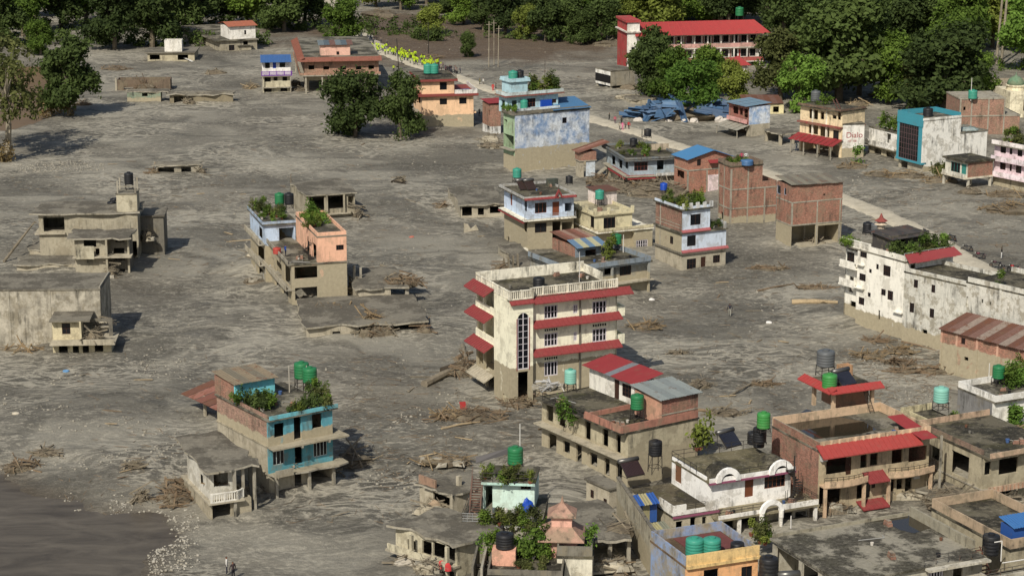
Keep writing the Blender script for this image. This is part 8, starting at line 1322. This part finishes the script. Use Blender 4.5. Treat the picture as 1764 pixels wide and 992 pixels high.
# more wreckage caught round the ruins
for i, (k, x, y, z, rx, ry, hh, st, ch, lab) in enumerate([('b5', 560, 800, 1.2, 1.6, 1.0, 1.6, 60, 3, 'tangled laths on the balcony of the mossy terrace house'), ('b5', 300, 640, 1.6, 2.0, .9, .8, 40, 3, 'rubble on the left balcony of the mossy terrace house'), ('b5', 700, 860, 1.2, 1.2, .8, 1.1, 36, 2, 'broken laths at the near corner of the mossy terrace house'),
    ('7', 720, 890, .4, 2.6, 1.4, 2.6, 130, 4, 'driftwood knot on the buried slab'), ('7', 640, 700, 1.0, 1.2, 1.0, 1.8, 50, 3, 'splintered wood against the peach house end wall'), ('7', 880, 660, 1.4, 3.0, 1.6, 1.8, 110, 5, 'driftwood ridge on the far slab end'), ('7', 130, 500, .3, 1.8, 1.4, 1.0, 40, 4, 'fallen balcony pieces left of the pale blue wing'), ('7', 520, 800, 1.0, 4.0, 1.6, .9, 90, 12, 'broken concrete strewn over the buried slab roof'),
    ('6', 560, 540, .2, 1.6, 1.2, 1.4, 60, 5, 'rubble below the broken balcony wing'), ('6', 470, 470, 2.0, 1.4, .9, 1.2, 40, 3, 'broken boards on the wing balcony'), ('6', 520, 820, 2.8, 1.2, .8, 1.3, 50, 2, 'snapped poles on the mud caked balcony'), ('6', 130, 940, .1, 3.0, 1.6, .5, 60, 6, 'silted rubble at the foot of the block house'),
    ('8', 640, 660, 2.5, 1.6, .5, .6, 40, 2, 'silt and sticks on the turquoise lower balcony'), ('8', 830, 465, 5.0, 1.0, .5, .6, 24, 1, 'broken shutters on the turquoise upper balcony'), ('8', 480, 800, .1, 1.4, 1.2, 1.2, 50, 3, 'torn planks in the gap beside the turquoise house'), ('8', 300, 775, 2.6, 1.2, .4, .4, 30, 2, 'mud and sticks on the white balustrade balcony'), ('8', 890, 700, .1, 1.2, .8, 1.8, 40, 1, 'dangling roots under the turquoise balcony end'), ('8', 180, 540, .1, 2.0, 1.4, 1.0, 50, 4, 'rubble under the rusty lean-to'),
    ('b8', 850, 610, .8, 2.4, 1.2, 1.0, 70, 3, 'plank tangle below the grimy house opening'), ('b8', 760, 560, 1.2, 2.0, 1.6, 1.4, 80, 4, 'plank heap beside the red tiled house'), ('b8', 600, 660, .6, 3.0, .6, .6, 50, 4, 'silt and bricks on the red tiled house lower terrace'), ('b8', 330, 715, .4, 2.0, .8, .7, 30, 4, 'earth heap under the red tiled house'), ('c8', 400, 640, .8, 2.0, 1.0, 1.2, 60, 3, 'clothes and junk on the grimy lower floor'), ('c8', 400, 300, 4.6, 2.2, .9, .8, 40, 2, 'torn cloth and brick heap behind the dark slab roof'),
    ('b6', 300, 880, 2.0, 1.4, .8, .9, 50, 3, 'balcony junk on the gutted slab house'), ('b6', 620, 620, 1.0, .8, 1.2, 1.2, 40, 1, 'scrap leaning between walls at bottom centre'), ('b6', 1560, 860, .8, 2.0, 1.2, .9, 30, 8, 'brick heap in the open floor at bottom centre'), ('b6', 430, 140, .6, 3.0, 1.6, .8, 60, 4, 'broken wall rubble behind the pale green house'), ('b6', 330, 470, .3, 2.0, 1.2, .9, 40, 3, 'torn cloth and rubble at the roofless rooms'),
    ('3', 840, 860, .8, 2.4, 1.6, 1.5, 70, 6, 'collapsed boards under the wrecked stairs'), ('3', 170, 600, .6, 2.2, 1.4, 1.8, 50, 6, 'tilted concrete beside the green side wall'), ('3', 1160, 890, .8, 2.6, 1.4, 1.3, 70, 5, 'broken railings below the grey blue house'), ('4', 300, 560, .3, 5.0, 1.6, 1.4, 50, 8, 'rubble strip below the striped shop'), ('4', 780, 600, .3, 5.0, 2.0, 1.8, 60, 4, 'dark wreckage behind the blue sheets'), ('2', 620, 470, .3, 5.0, 2.0, 1.6, 60, 4, 'flood wrack behind the broad dark tree'), ('2', 330, 440, .3, 1.6, 1.2, 1.6, 40, 2, 'splintered posts under the long brick house')]):
    q = P(k, x, y, z); debris(q, rx, ry, hh, lab, 300 + i, st, 1.5, (WOODG, WOODM, WOODG, STRAW)[i % 4], (MUDM, DIRTM)[i % 2], chunks=ch)
# small clutter on the roofs
BK = MB().lathe([(.18, 0), (.24, .38), (.26, .4), (.22, .4), (.17, .06)], 9).mesh('bucket'); BK.materials.append(None); BRS = MB().box(-.5, .5, -.25, .25, 0, .35).box(-.35, .45, -.22, .2, .352, .6).mesh('brick_stack'); BRS.materials.append(None); PIP = MB().tube((-1.6, 0, .06), (1.6, .2, .06), .06, n=6).tube((1.6, .2, .06), (1.7, 1.0, .06), .06, n=6).mesh('pipe'); PIP.materials.append(None)
rn = random.Random(77); CC = [('blue', (70, 96, 140)), ('brown', (110, 78, 60)), ('white', (196, 190, 178)), ('black', (36, 36, 38)), ('grey', (120, 116, 106))]
for h_, z_, x0, x1, y0, y1, nm in [(annex, annex.Z(650), .2, 3.5, .6, 3, 'mossy terrace'), (annex, annex.Z(650), -.5, 1.2, 5.6, annex.D - .5, 'mossy terrace back part'), (tq, tq.Z(415) + .1, 3, tq.W - 1.8, 1.5, 7, 'turquoise house roof'), (lbh, lbh.Z(290) + .15, 1, lbh.W - .5, 1, lbh.D - 1, 'light blue house roof'), (yh, yh.Z(400), .4, yh.W - 1, .4, 3, 'pale yellow terrace'), (rth, rth.Z(478) + .12, 5, rth.W - 1, .5, 2, 'red tiled house roof'), (arh, arh.Z(640), 1, arh.W - 1, .6, 2.4, 'white arched terrace'), (grm, grm.Z(497) + .1, 1, 6, 1, grm.D - 1, 'grimy house roof'), (bcr, 4.2, 1, bcr.W - 1, 1, bcr.D - 1, 'wide concrete roof'), (gph, gph.Z(560), 1, 4, .5, 3, 'pale green house balcony'), (gsh, gsh.Z(775), 3.5, gsh.W - .5, .2, 2.5, 'grey house roof'), (wgh, wgh.Z(272) + .1, .5, 4, .5, 4, 'white and grey house roof'), (pm_, pm_.Z(560) + .1, .4, 2.2, .5, 5, 'peach house terrace'), (wth, wth.Z(305) + .1, .6, 2, 4, 8, 'tall white building roof'), (cream, cream.Z(285) + .16, 1, cream.W - 1, 2, cream.D - 1, 'cream building roof')]:
    for i in range(6):
        w_ = h_.wp(rn.uniform(x0, x1), rn.uniform(y0, y1), z_ + .02); me, k = [(BK, 'bucket'), (BRS, 'brick_stack'), (PIP, 'pipe'), (BK, 'bucket')][i % 4]; cn, cv = CC[(i + len(nm)) % 5]
        if k == 'brick_stack': cn, cv = 'loose', (150, 96, 74)
        if k == 'pipe': cn, cv = 'grey', (150, 148, 142)
        o = bpy.data.objects.new(k, me); COL.objects.link(o); o.location = w_; o.rotation_euler = (0, 0, rn.uniform(0, 3.1)); o.scale = (rn.uniform(.6, .95),) * 3; o.material_slots[0].link = 'OBJECT'; o.material_slots[0].material = flat(cv, .6) if k != 'brick_stack' else BRICK; tag(o, '%s %s on the %s' % (cn, k.replace('_', ' '), nm) + (', %s of two' % ('one', 'other')[i // 4] if False else ''), k.replace('_', ' '), 'small clutter on the roofs')
# silt banked against the walls
co = np.empty(len(gm.vertices) * 3, np.float32); gm.vertices.foreach_get('co', co); co = co.reshape(-1, 3); X, Y = co[:, 0], co[:, 1]; add = np.zeros(len(X)); bank = np.clip(fbm(X, Y, 5, 3, 301) * 2.2 + .42, 0, 1.2)
for h_ in HOUSES:
    lx = (X - h_.c.x) * h_.ex.x + (Y - h_.c.y) * h_.ex.y; ly = (X - h_.c.x) * h_.ey.x + (Y - h_.c.y) * h_.ey.y
    d = np.hypot(np.maximum(np.maximum(-lx, lx - h_.W), 0), np.maximum(np.maximum(-ly, ly - h_.D), 0)); add = np.maximum(add, .5 * bank * np.exp(-(d / 1.3) ** 1.3) * (d < 6))
co[:, 2] += add * (np.abs(X) < 190); gm.vertices.foreach_set('co', co.ravel()); gm.update()
